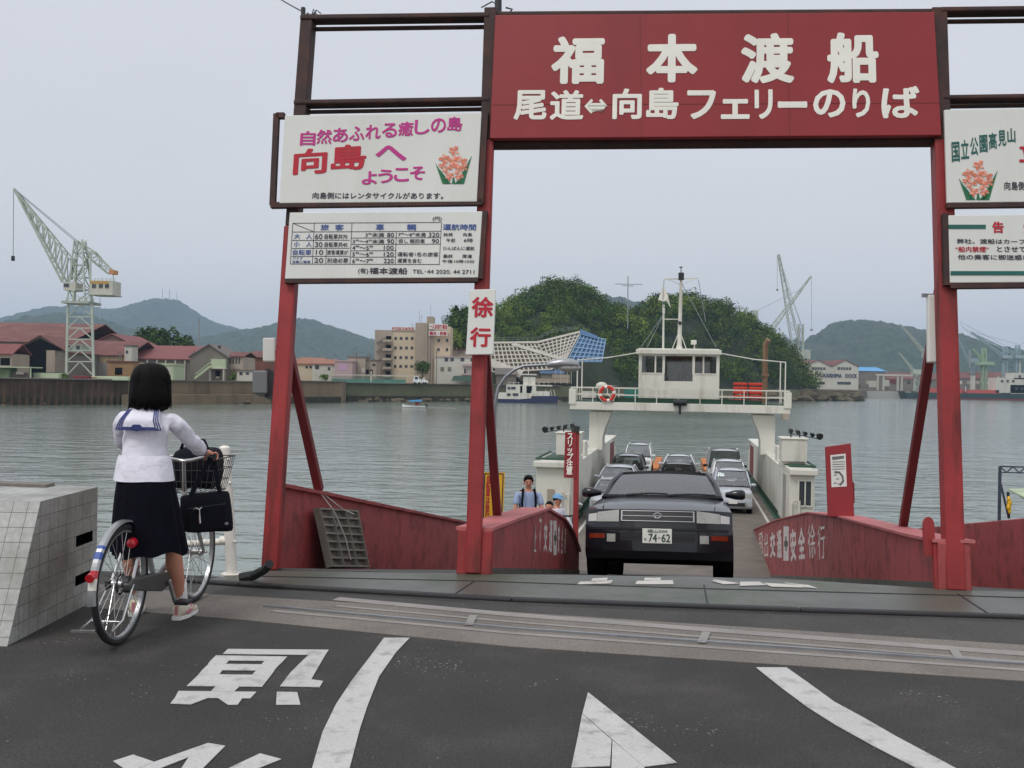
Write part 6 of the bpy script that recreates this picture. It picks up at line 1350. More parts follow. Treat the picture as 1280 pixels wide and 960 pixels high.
# ================================================================ FAR SHORE
LZ = .55
def SX(x, Y): return P(x, 480, Y).x
def PZ(x, y, Y): return P(x, y, Y).z
shore = [(-260, 165), (0, 187), (160, 205), (340, 235), (425, 255), (432, 270), (600, 305), (700, 325), (760, 345), (1000, 440), (1075, 480), (1085, 655), (1500, 680), (2200, 700)]
sh = [V((SX(x, Y), Y, 0)) for x, Y in shore]
q = MB(); pts = [V((p.x, p.y+1.5, LZ-.02)) for p in sh]+[V((4000, 900, LZ-.02)), V((4000, 5600, LZ-.02)), V((-4000, 5600, LZ-.02)), V((-4000, 165, LZ-.02))]
q.prism([p+V((0, 0, -6.2)) for p in pts], (0, 0, 6.2)); q.build('far_shore', M['dirt'], kind='structure')
def seawall(name, label, i0, i1, m, zt, cap=None, rib=0, batter=0.0, seg=None):
    t = thing(name, label, 'sea wall', V((sh[i0].x, sh[i0].y, WZ)))
    for a, b in ((sh[i], sh[i+1]) for i in range(i0, i1)):
        q = MB(); d = (b-a).normalized(); n = V((d.y, -d.x, 0))
        if n.y > 0: n = -n
        q.hexa([V((a.x, a.y, WZ-1.5))+n*batter, V((b.x, b.y, WZ-1.5))+n*batter, V((b.x, b.y+3, WZ-1.5)), V((a.x, a.y+3, WZ-1.5)), V((a.x, a.y, zt)), V((b.x, b.y, zt)), V((b.x, b.y+3, zt)), V((a.x, a.y+3, zt))]); q.build('wall_face', m, t, world=True)
        nb = n*(batter*.85+.06); q = MB(); zt2 = WZ+1.5; q.hexa([V((a.x, a.y, WZ-1.4))+nb, V((b.x, b.y, WZ-1.4))+nb, V((b.x, b.y+1, WZ-1.4)), V((a.x, a.y+1, WZ-1.4)), V((a.x, a.y, zt2))+nb, V((b.x, b.y, zt2))+nb, V((b.x, b.y+1, zt2)), V((a.x, a.y+1, zt2))]); q.build('tide_band', mat('tidal_weed', C(58, 54, 42), .9, .4, .35, stain=C(86, 84, 58), samt=.7, sscale=.5), t, world=True)
        if cap:
            q = MB(); q.bar(V((a.x, a.y, zt+.12))+n*.1, V((b.x, b.y, zt+.12))+n*.1, .9, .24); q.build('coping', cap, t, world=True)
        if rib:
            q = MB(); L = (b-a).length; k = int(L/rib)
            for i in range(k): p = a.lerp(b, (i+.5)/k)+n*.12; q.bx(p.x-rib*.22, p.x+rib*.22, p.y-.2, p.y+.1, WZ-1, zt-.3)
            q.build('pile_rib', m, t, world=True)
    return t
seawall('sheet_pile_wall', 'rusty ribbed sheet pile quay wall below the shipyard crane', 0, 2, M['pile'], LZ, M['concrete'], 1.3)
t = seawall('sea_wall', 'stepped brown sea wall below the grey house with the outside stair', 2, 3, M['seawall'], LZ, M['concrete'])
q = MB(); a, b = sh[2], sh[3]; q.hexa([V((a.x, a.y-3.2, WZ-1)), V((b.x, b.y-3.2, WZ-1)), V((b.x, b.y, WZ-1)), V((a.x, a.y, WZ-1)), V((a.x, a.y-3.2, WZ+2.0)), V((b.x, b.y-3.2, WZ+2.0)), V((b.x, b.y, WZ+2.1)), V((a.x, a.y, WZ+2.1))]); q.build('lower_step', M['seawall'], t, world=True)
seawall('sea_wall', 'pale brown concrete quay wall seen between the two left gantry posts', 3, 5, M['seawall'], LZ+.3, M['concrete'], batter=.5)
seawall('sea_wall', 'dark weedy sea wall below the beige hotel', 5, 7, M['wallgreen'], LZ, M['concrete'], batter=1.2)
seawall('sea_wall', 'dark weedy sea wall behind the blue and white ferry', 7, 9, M['wallgreen'], LZ, None, batter=1.2)
# rocks along the foot of the headland and of the walls
q = MB(); rg = random.Random(7)
def rock(c, r):
    n0 = len(q.v); q.ball(c, (r*rg.uniform(.8, 1.5), r*rg.uniform(.7, 1.2), r*rg.uniform(.4, .8)), 8)
    for i in range(n0, len(q.v)): q.v[i] = q.v[i]+V((rg.uniform(-1, 1), rg.uniform(-1, 1), rg.uniform(-1, 1)))*r*.18
for i in range(9, 11):
    a, b = (sh[8], sh[9]) if i == 9 else (sh[9], sh[10])
    for k in range(90): p = a.lerp(b, rg.random()); rock(V((p.x, p.y+rg.uniform(-6, 4), WZ+rg.uniform(0, 2.6))), rg.uniform(1.0, 3.2))
for k in range(60): p = sh[5].lerp(sh[7], rg.random()); rock(V((p.x, p.y+rg.uniform(-3.5, -1), WZ+rg.uniform(-.2, .6))), rg.uniform(.4, 1.3))
for k in range(50): p = sh[0].lerp(sh[3], rg.random()); rock(V((p.x, p.y+rg.uniform(-4.5, -1), WZ+rg.uniform(-.2, .5))), rg.uniform(.3, 1.0))
q.build('shore_rocks', M['rock'], kind='stuff', label='brown rocks along the foot of the far sea walls and headland', cat='rocks')

# ---------------------------------------------------------------- hills
def ridge(name, px, Y, depth, m, amp=6.0, ns=8.0, z0=0.0, nx=160, ny=64, step=None, extra=0.0, seed=0):
    xs = [p[0] for p in px]; q = MB(); rows = []
    def top(x):
        for (xa, ya), (xb, yb) in zip(px, px[1:]):
            if xa <= x <= xb:
                u = (x-xa)/(xb-xa); u = u*u*(3-2*u)*.5+u*.5; return ya+(yb-ya)*u
        return px[-1][1]
    for j in range(ny+1):
        v = j/ny; row = []
        for i in range(nx+1):
            x = xs[0]+(xs[-1]-xs[0])*i/nx; w_ = P(x, top(x), Y); s = sin(min(1, v*1.25)*pi/2)**1.1 if v < .8 else cos((v-.8)/.2*pi/2)**.6
            X_ = w_.x; y = Y-depth+depth*1.25*v; h = z0+(w_.z-z0-extra)*s
            nz = NZ.fractal(V((X_/(ns*9)+seed, y/(ns*9), 3.1)), .9, 2.1, 4)*amp*1.6*min(1, s*2)*(1 if v < .72 else .35)
            bp = NZ.noise(V((X_/ns+seed, y/ns, 0)))*amp*.75+NZ.noise(V((X_/ns*2.3, y/ns*2.3, 5)))*amp*.5+NZ.noise(V((X_/ns*5, y/ns*5, 9)))*amp*.25
            row.append(V((X_, y, max(z0-1, h+nz*(.4 if v > .6 else 1)+bp*min(1, s*3)))))
        rows.append(row)
    n = nx+1; q.add([p for r in rows for p in r], [(j*n+i, j*n+i+1, (j+1)*n+i+1, (j+1)*n+i) for j in range(ny) for i in range(nx)])
    return q.build(name, m, kind='structure', smooth=180)
HF = M['hillfar']
ridge('hill', [(-140, 424), (-40, 414), (22, 407), (58, 396), (82, 386), (117, 385), (146, 389), (169, 390), (190, 383), (210, 377), (225, 377), (236, 385), (254, 397), (277, 407), (312, 415), (340, 418), (420, 435), (560, 455)], 4600, 1200, HF, 13, 40, nx=520)
ridge('hill', [(-60, 462), (10, 428), (30, 424), (51, 411), (82, 396), (105, 393), (125, 398), (146, 406), (181, 416), (230, 430), (290, 445), (360, 470)], 2700, 800, HF, 9, 26, nx=460, seed=4)
ridge('hill', [(270, 425), (320, 414), (335, 413), (352, 409), (368, 404), (387, 401), (397, 402), (410, 408), (427, 412), (445, 418), (465, 425), (520, 440), (620, 470)], 3200, 900, HF, 10, 28, nx=460, seed=9)
ridge('hill', [(690, 400), (720, 380), (748, 371), (766, 372), (800, 379), (840, 392), (900, 420)], 2600, 500, HF, 9, 26, seed=2)
ridge('hill', [(940, 440), (972, 424), (990, 430), (1004, 431), (1016, 421), (1044, 404), (1066, 402), (1089, 405), (1117, 410), (1134, 415), (1153, 412), (1175, 421), (1198, 430), (1229, 443), (1257, 455), (1290, 462), (1360, 470), (1600, 474)], 2500, 700, HF, 9, 24, nx=560, seed=6)
# radio masts on the hill tops
def mast(label, x, y0, y1, Y, wd=.5, cross=()):
    t = thing('radio_mast', label, 'mast', P(x, y0, Y)); q = MB(); q.bar(P(x, y0, Y)+V((0, 0, -8)), P(x, y1, Y), wd); 
    for (xa, xb, yy) in cross: q.bar(P(xa, yy, Y), P(xb, yy+.5, Y), wd*.7)
    q.build('pole', M['steel'], t, world=True)
mast('thin radio mast on the far left hilltop, leftmost of three', 203, 382, 361, 4500, 1.8); mast('thin radio mast on the far left hilltop, tallest and middle of three', 212, 378, 362, 4500, 2.2); mast('thin radio mast on the far left hilltop, rightmost of three', 221, 377, 364, 4500, 1.8)
mast('faint tower on the hill just right of the big crane', 125, 397, 372, 2690, 1.6)
mast('T shaped aerial pole standing on the wooded headland', 785, 385, 345, 395, .35, ((769, 803, 355), (778, 792, 357)))

# ---------------------------------------------------------------- foliage
def crown(q, c, r, n, size, rg, k=0, lobes=7, flat=.8):
    L = []
    for i in range(lobes):
        a = rg.random()*2*pi; e_ = rg.uniform(-.9, 1); rr = rg.uniform(.35, .75)
        L.append((c+V((r.x*.6*cos(a)*cos(e_), r.y*.6*sin(a)*cos(e_), r.z*.6*sin(e_))), rr))
    L.append((c, .85))
    for i in range(n):
        lc, lr = L[rg.randrange(len(L))]
        d = V((rg.gauss(0, 1), rg.gauss(0, 1), rg.gauss(0, 1)+.25)); d.normalize()
        p = lc+V((d.x*r.x, d.y*r.y, d.z*r.z))*lr*rg.uniform(.72, 1.06)
        nn = (d+V((rg.uniform(-1, 1), rg.uniform(-1, 1), rg.uniform(-.6, 1)))*.8).normalized(); u = nn.orthogonal().normalized(); w_ = nn.cross(u); s = size*rg.uniform(.6, 1.3)
        an = rg.random()*6; u, w_ = u*cos(an)+w_*sin(an), w_*cos(an)-u*sin(an)
        q.add([p-u*s*.5, p+w_*s*.32+u*s*.1, p+u*s*.55, p-w_*s*.32+u*.1*s], [(0, 1, 2, 3)], k)
def tree(label, base, h, rad, m, n=900, size=.6, seed=0, group=None, trunk_h=.14, nm='tree'):
    t = thing(nm, label, 'tree', base, group); rg = random.Random(seed)
    q = MB(); b = V(base); q.tube([b+V((0, 0, -.5)), b+V((.1, 0, h*trunk_h)), b+V((0, .1, h*.7))], [h*.035, h*.025, h*.012], 8)
    for i in range(5): a = i*1.3; q.tube([b+V((0, 0, h*(trunk_h*.8+.06*i))), b+V((rad*.6*cos(a), rad*.6*sin(a), h*(trunk_h+.2+.06*i)))], [h*.014, h*.005], 6)
    q.build('trunk', M['trunk'], t, world=True)
    q = MB(); crown(q, b+V((0, 0, h*.54)), V((rad, rad, h*.47)), int(n*1.7), size, rg, lobes=12); q.build('crown', m, t, world=True)
    return t
W_px = [(470, 452), (530, 430), (555, 402), (566, 392), (580, 385), (600, 384), (625, 384), (640, 376), (659, 364), (672, 358), (689, 353), (710, 354), (728, 361), (740, 367), (750, 381), (769, 386), (796, 386), (813, 375), (826, 370), (842, 371), (856, 371), (870, 373), (897, 379), (913, 386), (929, 395), (948, 405), (962, 416), (973, 427), (986, 440), (998, 456), (1004, 470), (1008, 486)]
def wtop(x):
    for (xa, ya), (xb, yb) in zip(W_px, W_px[1:]):
        if xa <= x <= xb: return ya+(yb-ya)*(x-xa)/(xb-xa)
    return 490
def wY(x): return 385+max(0, (x-700))*.22
def wbase(x): return 318+max(0, (x-620))*.25+max(0, x-760)*.12     # front foot of the slope
q = MB(); rows = []; nx, ny = 110, 22
def wsurf(x, v):
    Yr = wY(x)+35; Yf = wbase(x)+12; zt_ = PZ(x, wtop(x), Yr)-4.2
    Y = Yf+(Yr-Yf)*min(1, v*1.15) if v < .87 else Yr+(v-.87)*200
    s = sin(min(1, v*1.15)*pi/2)**.9 if v < .87 else cos((v-.87)/.13*pi/2*.8)
    z = LZ+max(.3, zt_-LZ)*s
    return V((SX(x, Yr)+(SX(x, Y)-SX(x, Yr))*.25, Y, z+NZ.noise(V((x*.05, v*6, 1)))*1.2))
for j in range(ny+1): rows.append([wsurf(470+538*i/nx, j/ny) for i in range(nx+1)])
n = nx+1; q.add([p for r in rows for p in r], [(j*n+i, j*n+i+1, (j+1)*n+i+1, (j+1)*n+i) for j in range(ny) for i in range(nx)])
q.build('headland', mat('forest_floor', (.022, .032, .014), .95, .4, .3), kind='structure', smooth=180)
q = MB(); rg = random.Random(11)
for i in range(640):
    v = rg.random()**.8*.92; x = 475+530*rg.random(); p = wsurf(x, v)
    if x < 752 and v < .19: continue            # cleared for the retaining wall and houses
    r = rg.uniform(2.2, 5.6)*(1 if x > 600 else .8)*(.7 if x < 765 and v < .36 else 1); g = NZ.noise(V((x*.02, v*4, 7)))
    k = 2 if g > .25 else (1 if g+rg.uniform(-.25, .25) > -.02 else 0); k = rg.choice((k, k, k, 3, 4))
    crown(q, p+V((0, 0, r*.55)), V((r, r, r*rg.uniform(.75, 1.05))), 260, r*.165, rg, k, 5)
for i in range(170):    # low scrub and young trees above the lattice wall
    x = rg.uniform(590, 800); v = rg.uniform(.2, .55) if x < 755 else rg.uniform(.04, .5); p = wsurf(x, v); r = rg.uniform(1.9, 3.2)
    crown(q, p+V((0, 0, r*.5)), V((r, r, r*.9)), 150, r*.21, rg, rg.choice((0, 1, 1, 2)) if x < 755 else rg.choice((0, 0, 1)), 5)
for i in range(70):
    x = rg.uniform(756, 806); p = wsurf(x, rg.uniform(.0, .3)); r = rg.uniform(2.0, 3.0); crown(q, p+V((0, 0, r*.5)), V((r, r, r)), 150, r*.2, rg, rg.choice((0, 0, 1)), 5)
for i in range(150):    # skyline and shore fringe
    x = 560+445*rg.random() if i < 90 else 770+235*rg.random(); v = .87 if i < 90 else rg.uniform(.0, .12); p = wsurf(x, v); r = rg.uniform(2.4, 4.4)
    crown(q, p+V((0, 0, r*.6)), V((r, r, r)), 240, r*.165, rg, rg.choice((0, 0, 1)), 5)
q.build('woodland', [M['leafd'], M['leafm'], M['leafy'], M['leafo'], M['leafb']], kind='stuff', label='dense green woodland covering the headland behind the ferry', cat='woodland')
def tpx(label, x, yt, yb, Y, wpx, m, n=900, seed=0, group=None, size=None):
    base = P(x, yb, Y); h = PZ(x, yt, Y)-base.z; return tree(label, base, h, wpx/2*Y/1280, m, n, size or max(.35, h*.075), seed, group)
tpx('tall dark tree just left of the white slow sign, behind the hotel', 574, 383, 452, 345, 30, M['leafd'], 1500, 1)
tpx('light green bamboo-like tree under the tall tree beside the hotel', 566, 412, 452, 338, 22, M['leafy'], 900, 2)
tpx('round dark evergreen tree in front of the beige hotel', 528, 451, 474, 300, 19, M['leafd'], 900, 3)
tpx('small leaning tree on the very top of the headland', 700, 347, 360, 415, 5, M['leafd'], 120, 4)
tpx('dark tree group behind the red roofed sheds, left and tallest crown', 183, 409, 470, 300, 34, M['leafd'], 1300, 5)
tpx('dark tree behind the red roofed sheds, broad middle crown', 205, 409, 470, 305, 36, M['leafd'], 1300, 6)
tpx('dark tree behind the red roofed sheds, low right crown', 227, 416, 470, 302, 30, M['leafd'], 1100, 7)
tpx('low dark tree sloping down at the right end of the trees behind the sheds', 170, 420, 470, 306, 24, M['leafm'], 800, 8)
for i, (x, yt, w_, l) in enumerate(((79, 466, 10, 'small bush beside the foot of the big crane'), (291, 466, 9, 'small bush in front of the tan house with many windows'), (405, 468, 12, 'low bush on the quay at the left end of the green pier'))): tpx(l, x, yt, 477, (200, 238, 262)[i], w_, M['leafm'], 250, 20+i)

# ---------------------------------------------------------------- buildings
def bld(name, label, cat, x0, x1, yt, Y, dp, m, roof=None, yr=None, rm=None, wins=(), axis='x', zb=LZ, wm=None, ov=.4):
    X0, X1 = SX(x0, Y), SX(x1, Y); z1 = PZ((x0+x1)/2, yt, Y); t = thing(name, label, cat, V(((X0+X1)/2, Y, zb)))
    q = MB(); q.bx(X0, X1, Y, Y+dp, zb-.3, z1)
    if roof == 'gable' and axis == 'y':
        zr = PZ((x0+x1)/2, yr, Y); xm = (X0+X1)/2; q.prism([V((X0, Y, z1)), V((X1, Y, z1)), V((xm, Y, zr))], (0, dp, 0))
    q.build('wall', m, t, world=True)
    if roof:
        q = MB()
        if roof == 'flat': q.bx(X0-ov*.5, X1+ov*.5, Y-ov*.5, Y+dp+ov*.5, z1+.003, z1+.35)
        else:
            zr = PZ((x0+x1)/2, yr, Y if axis == 'y' else Y+dp/2)
            if axis == 'y':
                xm = (X0+X1)/2; th = .25
                for xe in (X0-ov, X1+ov):
                    ze = z1-(zr-z1)*ov/((X1-X0)/2); q.prism([V((xe, Y-ov, ze)), V((xm, Y-ov, zr)), V((xm, Y-ov, zr+th)), V((xe, Y-ov, ze+th))], (0, dp+2*ov, 0))
            else:
                ym = Y+dp/2; th = .25
                for ye in (Y-ov, Y+dp+ov):
                    ze = z1-(zr-z1)*ov/(dp/2); q.prism([V((X0-ov, ye, ze)), V((X0-ov, ym, zr)), V((X0-ov, ym, zr+th)), V((X0-ov, ye, ze+th))], (X1-X0+2*ov, 0, 0))
        q.build('roof', rm or M['greyroof'], t, world=True)
    for w_ in wins:
        x, y, ww, hh = w_[:4]; a, b = SX(x-ww/2, Y), SX(x+ww/2, Y); za, zc = PZ(x, y+hh/2, Y), PZ(x, y-hh/2, Y)
        q = MB(); q.bx(a, b, Y-.05, Y+.05, za, zc); q.build('window' if len(w_) < 6 else w_[5], (w_[4] if len(w_) > 4 and w_[4] else wm or M['paneldark']), t, world=True)
    return t
def part(t, nm, m, x0, x1, yt, yb, Y, d=.3, dy=0.0):
    q = MB(); q.bx(SX(x0, Y), SX(x1, Y), Y-d+dy, Y+dy, PZ((x0+x1)/2, yb, Y), PZ((x0+x1)/2, yt, Y)); return q.build(nm, m, t, world=True)
# shipyard sheds on the left
t = bld('shed', 'long red roofed shed at the far left behind the open dark shed', 'shed', -90, 84, 427, 262, 46, M['greywall'], 'gable', 404, M['brownroof'], wins=[(6, 440, 14, 8, M['bldwhite'])])
t = bld('shed', 'open fronted dark gabled slip shed behind the green barge', 'shed', 16, 84, 440, 228, 30, M['greywall'], 'gable', 420, M['brownroof'], axis='y')
part(t, 'opening', M['dark'], 19, 58, 438, 474, 228, .2); q = MB(); q.prism([P(19, 438, 227.8), P(80, 438, 227.8), P(50, 423, 227.8)], (0, .2, 0)); q.build('gable_opening', M['dark'], t, world=True); part(t, 'panel', M['tan'], 58, 69, 438, 470, 228, .25); part(t, 'panel', M['greywall'], 69, 84, 445, 472, 228, .25)
t = bld('shed', 'small lean-to with a red roof cut by the left edge of the picture', 'shed', -30, 14, 442, 216, 8, M['tan'], 'gable', 431, M['redroof'], wins=[(6, 452, 12, 9, M['dark'])])
t = bld('shed', 'red roofed workshop directly behind the crane tower', 'shed', 84, 158, 444, 245, 26, mat('ochre_wall', C(170, 148, 112), .9, .12, .3), 'gable', 427, M['brownroof'])
part(t, 'door', M['bldwhite'], 96, 108, 458, 474, 245, .2); part(t, 'band', M['concrete_l'], 84, 134, 453, 474, 245, .1)
q = MB(); 
for x in range(120, 158, 4): q.bx(SX(x, 245)-.08, SX(x, 245)+.08, 244.8, 245, PZ(x, 453, 245), PZ(x, 444, 245))
q.build('wall_post', M['tan'], t, world=True)
t = bld('shed', 'brown gabled upper shed rising behind the red workshop roof', 'shed', 112, 166, 431, 268, 20, mat('brown_wall', C(110, 90, 82), .9, .1, .3), 'gable', 418, M['redroof'], axis='y', wins=[(157, 436, 6, 6, M['bldwhite'])])
t = bld('hut', 'narrow pale concrete stair tower between the two red roofs', 'hut', 155, 164, 433, 244, 4, M['bldwhite'], 'flat', wins=[(158, 440, 3, 4)])
t = bld('warehouse', 'long warehouse with a bright red roof and grey wall with white pilasters', 'warehouse', 164, 237, 449, 252, 26, M['greywall'], 'gable', 433, M['redroof'])
q = MB()
for x in (184, 196, 207, 219, 231): q.bx(SX(x, 252)-.15, SX(x, 252)+.15, 251.7, 252, LZ, PZ(x, 449, 252))
q.build('pilaster', M['bldwhite'], t, world=True)
for x in (172, 179): part(t, 'roof_vent', M['bldwhite'], x-1, x+1, 432, 436, 265, .8)
bld('shed', 'small rust stained tan shed with a dark doorway near the crane', 'shed', 134, 165, 453, 228, 7, mat('rusty_tan_wall', C(158, 126, 92), .9, .2, .4, stain=C(100, 66, 48), samt=.7, sscale=.5), 'flat', rm=M['brownroof'], wins=[(148, 464, 9, 9, M['dark']), (148, 466, 7, 3, M['bldwhite'])])
bld('shed', 'pale green low building partly hidden by the schoolgirl\'s head', 'shed', 164, 216, 456, 232, 8, M['palegreen'], 'flat', rm=M['palegreen'], wins=[(200, 466, 12, 9, M['greywall']), (212, 464, 4, 10, M['bldwhite'])])
t = bld('house', 'grey gabled house with a pale green upper room and an outside stair', 'house', 237, 284, 446, 246, 14, M['greywall'], 'gable', 431, M['greyroof'], axis='y', wins=[(272, 467, 6, 7, M['dark']), (272, 470, 4, 6, M['bldwhite'])])
part(t, 'upper_room', M['palegreen'], 265, 283, 449, 460, 246, 1.2); part(t, 'floor_edge', M['bldwhite'], 263, 284, 460, 461.2, 246, 1.5)
for x in (264, 281): part(t, 'post', M['bldwhite'], x-.7, x+.7, 461, 476, 246, 1.4)
q = MB(); a, b = P(245, 473, 244.5), P(264, 458, 244.5)
for o in (0, 1.0): q.bar(a+V((0, -o, 0)), b+V((0, -o, 0)), .2, .5); q.bar(a+V((0, -o, 1)), b+V((0, -o, 1)), .1)
for i in range(9): p = a.lerp(b, i/9); q.bx(p.x-.15, p.x+.4, p.y-1, p.y, p.z, p.z+.08)
q.build('stair', M['palegreen'], t, world=True)
for x in (266, 274): part(t, 'chimney', M['brown'], x-1.3, x+1.3, 432, 437, 250, .7)
bld('house', 'tan building with a row of tall windows right of the grey gabled house', 'house', 284, 303, 446, 248, 12, M['tan'], 'gable', 441, M['brownroof'], wins=[(287.5+i*3.7, 451, 1.8, 7) for i in range(4)]+[(293, 465, 14, 8, M['seawall'])])
bld('hut', 'low white flat huts in front of the brown houses by the floodlight', 'hut', 296, 316, 464, 243, 5, M['bldwhite'], 'flat', wins=[(301, 467, 4, 4), (309, 467, 4, 3)])
bld('house', 'rusty red brown house just left of the left gantry post', 'house', 311, 332, 447, 268, 12, mat('brick_brown', C(128, 82, 66), .9, .15, .4), 'gable', 440, M['brownroof'])
bld('house', 'dark low house between the tan building and the red brown house', 'house', 300, 316, 455, 272, 10, M['greywall'], 'gable', 450, M['greyroof'])
# behind the gantry
bld('house', 'cream house with an orange tiled roof between the brace and the hotel', 'house', 372, 402, 455, 300, 10, M['cream'], 'gable', 448, M['tileroof'], wins=[(383, 459, 3, 3), (388, 459, 3, 3), (399, 459, 3, 5, M['bldwhite'])])
bld('house', 'cream house with an orange roof and pale corner tower', 'house', 390, 418, 455, 296, 9, M['bldwhite'], 'gable', 450, M['tileroof'], wins=[(396, 459, 5, 5), (405, 460, 6, 6, M['bldwhite']), (411, 461, 3, 4)])
bld('house', 'cream house with orange roof just left of the left brace', 'house', 344, 372, 457, 302, 10, M['cream'], 'gable', 449, M['tileroof'], wins=[(352, 462, 6, 6), (362, 462, 4, 5)])
t = bld('shop', 'small pink building with a lilac board on its front', 'shop', 418, 440, 452, 292, 8, M['pinkw'], 'flat', rm=M['pinkw'], wins=[(428.5, 459, 11, 7, M['lilac'], 'lilac_board')])
bld('house', 'plain tan block just left of the hotel', 'house', 434, 456, 447, 300, 10, M['tan'], 'flat', wins=[(438, 458, 2, 5), (454, 463, 4, 5, M['bldwhite'])])
bld('house', 'low tan house joining the left side of the hotel', 'house', 455, 470, 451, 302, 10, M['tan'], 'flat', wins=[(467, 456, 4, 3), (461, 465, 9, 6, M['dark'])])
# hotel
t = bld('hotel', 'beige five storey hotel with a stair tower and red roof signs', 'hotel', 490, 520, 414, 318, 16, M['cream'], 'flat', rm=M['tan'], wins=[(493.5+i*6.9, y, 3.4, 3.6) for y in (423, 435, 447, 458) for i in range(4)]+[(519.8, y, 3, 3.6) for y in (423.5, 435.5, 447.5)])
part(t, 'side_wing', M['tan'], 467.5, 490, 412.5, 477, 318, .1, 0); q = MB(); q.bx(SX(467.5, 318), SX(489.8, 318), 318.01, 334, LZ, PZ(478, 412.5, 318)); q.build('side_wing', M['tan'], t, world=True)
for y in (422, 433, 445, 456, 466): 
    part(t, 'stair_landing', M['tan'], 478, 489.5, y+2.5, y+5.5, 317.5, 1.4); part(t, 'stair_opening', M['dark'], 481.5, 488, y-2, y+2.5, 317.9, .1)
    q = MB(); q.bar(P(471, y+8, 317.0), P(482, y+1, 317.0), .25, 1.0); q.build('stair_flight', M['greywall'], t, world=True)
q = MB(); q.bx(SX(518, 316), SX(535, 316), 316, 330, LZ, PZ(526, 403.5, 316)); q.bx(SX(532, 316), SX(540, 316), 316.2, 324, LZ, PZ(535, 395.5, 316)); q.build('stair_tower', M['tan'], t, world=True)
for x in (532.5, 536): part(t, 'tower_rib', M['tan'], x-.7, x+.7, 404, 474, 316, .4)
q = MB(); q.bx(SX(538, 317), SX(562, 317), 317, 331, LZ, PZ(550, 408, 317)); wing = q.build('east_wing', M['cream'], t, world=True)
for x, y in ((547.5, 425.5), (558, 425.5), (547.5, 437), (558, 437), (547.5, 448)): q = MB(); q.bx(SX(x-1.5, 317), SX(x+1.5, 317), 316.95, 317.05, PZ(x, y+2, 317), PZ(x, y-2, 317)); q.build('window', M['paneldark'], wing, world=True)
for (x0, x1, y0, y1, s) in ((535, 558.5, 404.5, 411.5, '一人お泊り風呂'), (535, 558, 413.5, 419.5, '観光・釣宿')):
    q = MB(); Ys = 315.2; pf = PF((SX(x0, Ys), Ys, PZ(x0, y1, Ys)), (1, 0, 0), (0, 0, 1)); W2, H2 = SX(x1, Ys)-SX(x0, Ys), (y1-y0)*Ys/1280; q.prism([pf.at(0, 0), pf.at(W2, 0), pf.at(W2, H2), pf.at(0, H2)], (0, .3, 0)); sg = q.build('sign_panel', M['white'], t, world=True); txt('sign_lettering', s, M['crimson'], sg, pf.M, (.2, .15, W2-.2, H2-.15), .03, thick=.05, lift=.03)
Ys = 318; pf = PF((SX(488.5, Ys), Ys, PZ(488.5, 414, Ys)), (1, 0, 0), (0, 0, 1)); W2, H2 = SX(517, Ys)-SX(488.5, Ys), 5.6*Ys/1280
q = MB(); q.prism([pf.at(0, 0, -.3), pf.at(W2, 0, -.3), pf.at(W2, H2, -.3), pf.at(0, H2, -.3)], (0, .2, 0)); sg = q.build('roof_sign', M['white'], t, world=True); txt('sign_lettering', 'ビジネスホテル', M['crimson'], sg, pf.M, (.1, .1, W2-.1, H2), .04, thick=.06, lift=.03)
q = MB()
for x, y0, y1 in ((515, 412, 404), (524, 404, 388), (527, 404, 393), (538.5, 396, 381)): q.bar(P(x, y0, 318), P(x, y1, 318), .1)
q.bar(P(513, 406, 318), P(518, 406, 318), .08); q.bar(P(524, 396, 318), P(530, 396, 318), .08); q.build('aerial', M['steel'], t, world=True)
t = bld('house', 'white two storey building right of the hotel with a green awning', 'house', 543, 602, 447, 304, 12, M['bldwhite'], 'flat', rm=M['pinkw'], wins=[(558, 448.8+0, .1, .1)]+[(557.5, 449.5, 4.5, 4.5), (564.5, 449.5, 4.5, 4.5), (577.5, 449.5, 5, 4.5), (590, 449.5, 5, 4.5), (552.5, 461.5, 4.5, 5.5, M['greywall']), (561.5, 461.5, 4.5, 5.5, M['greywall']), (581, 464, 2.5, 6)])
part(t, 'balcony', M['pinkw'], 578, 602, 455, 458, 304, 1.5); part(t, 'balcony', M['pinkw'], 577, 602, 467, 469, 304, 1.5)
q = MB(); Y_ = 299; q.prism([P(564, 476, Y_), P(592, 476, Y_), P(590, 470, Y_+2), P(567, 470, Y_+2)], (0, 2.0, .1)); q.build('awning', mat('dark_green_awning', C(42, 70, 56), .7), t, world=True)
bld('house', 'upper house with red and white shop signs above the white building', 'house', 556, 600, 438, 330, 8, M['tan'], 'flat', rm=M['brownroof'], wins=[(561, 440, 5, 4.5, M['white']), (565, 440, 2, 4.5, M['shipred']), (575, 440, 8, 4, M['greywall'])])
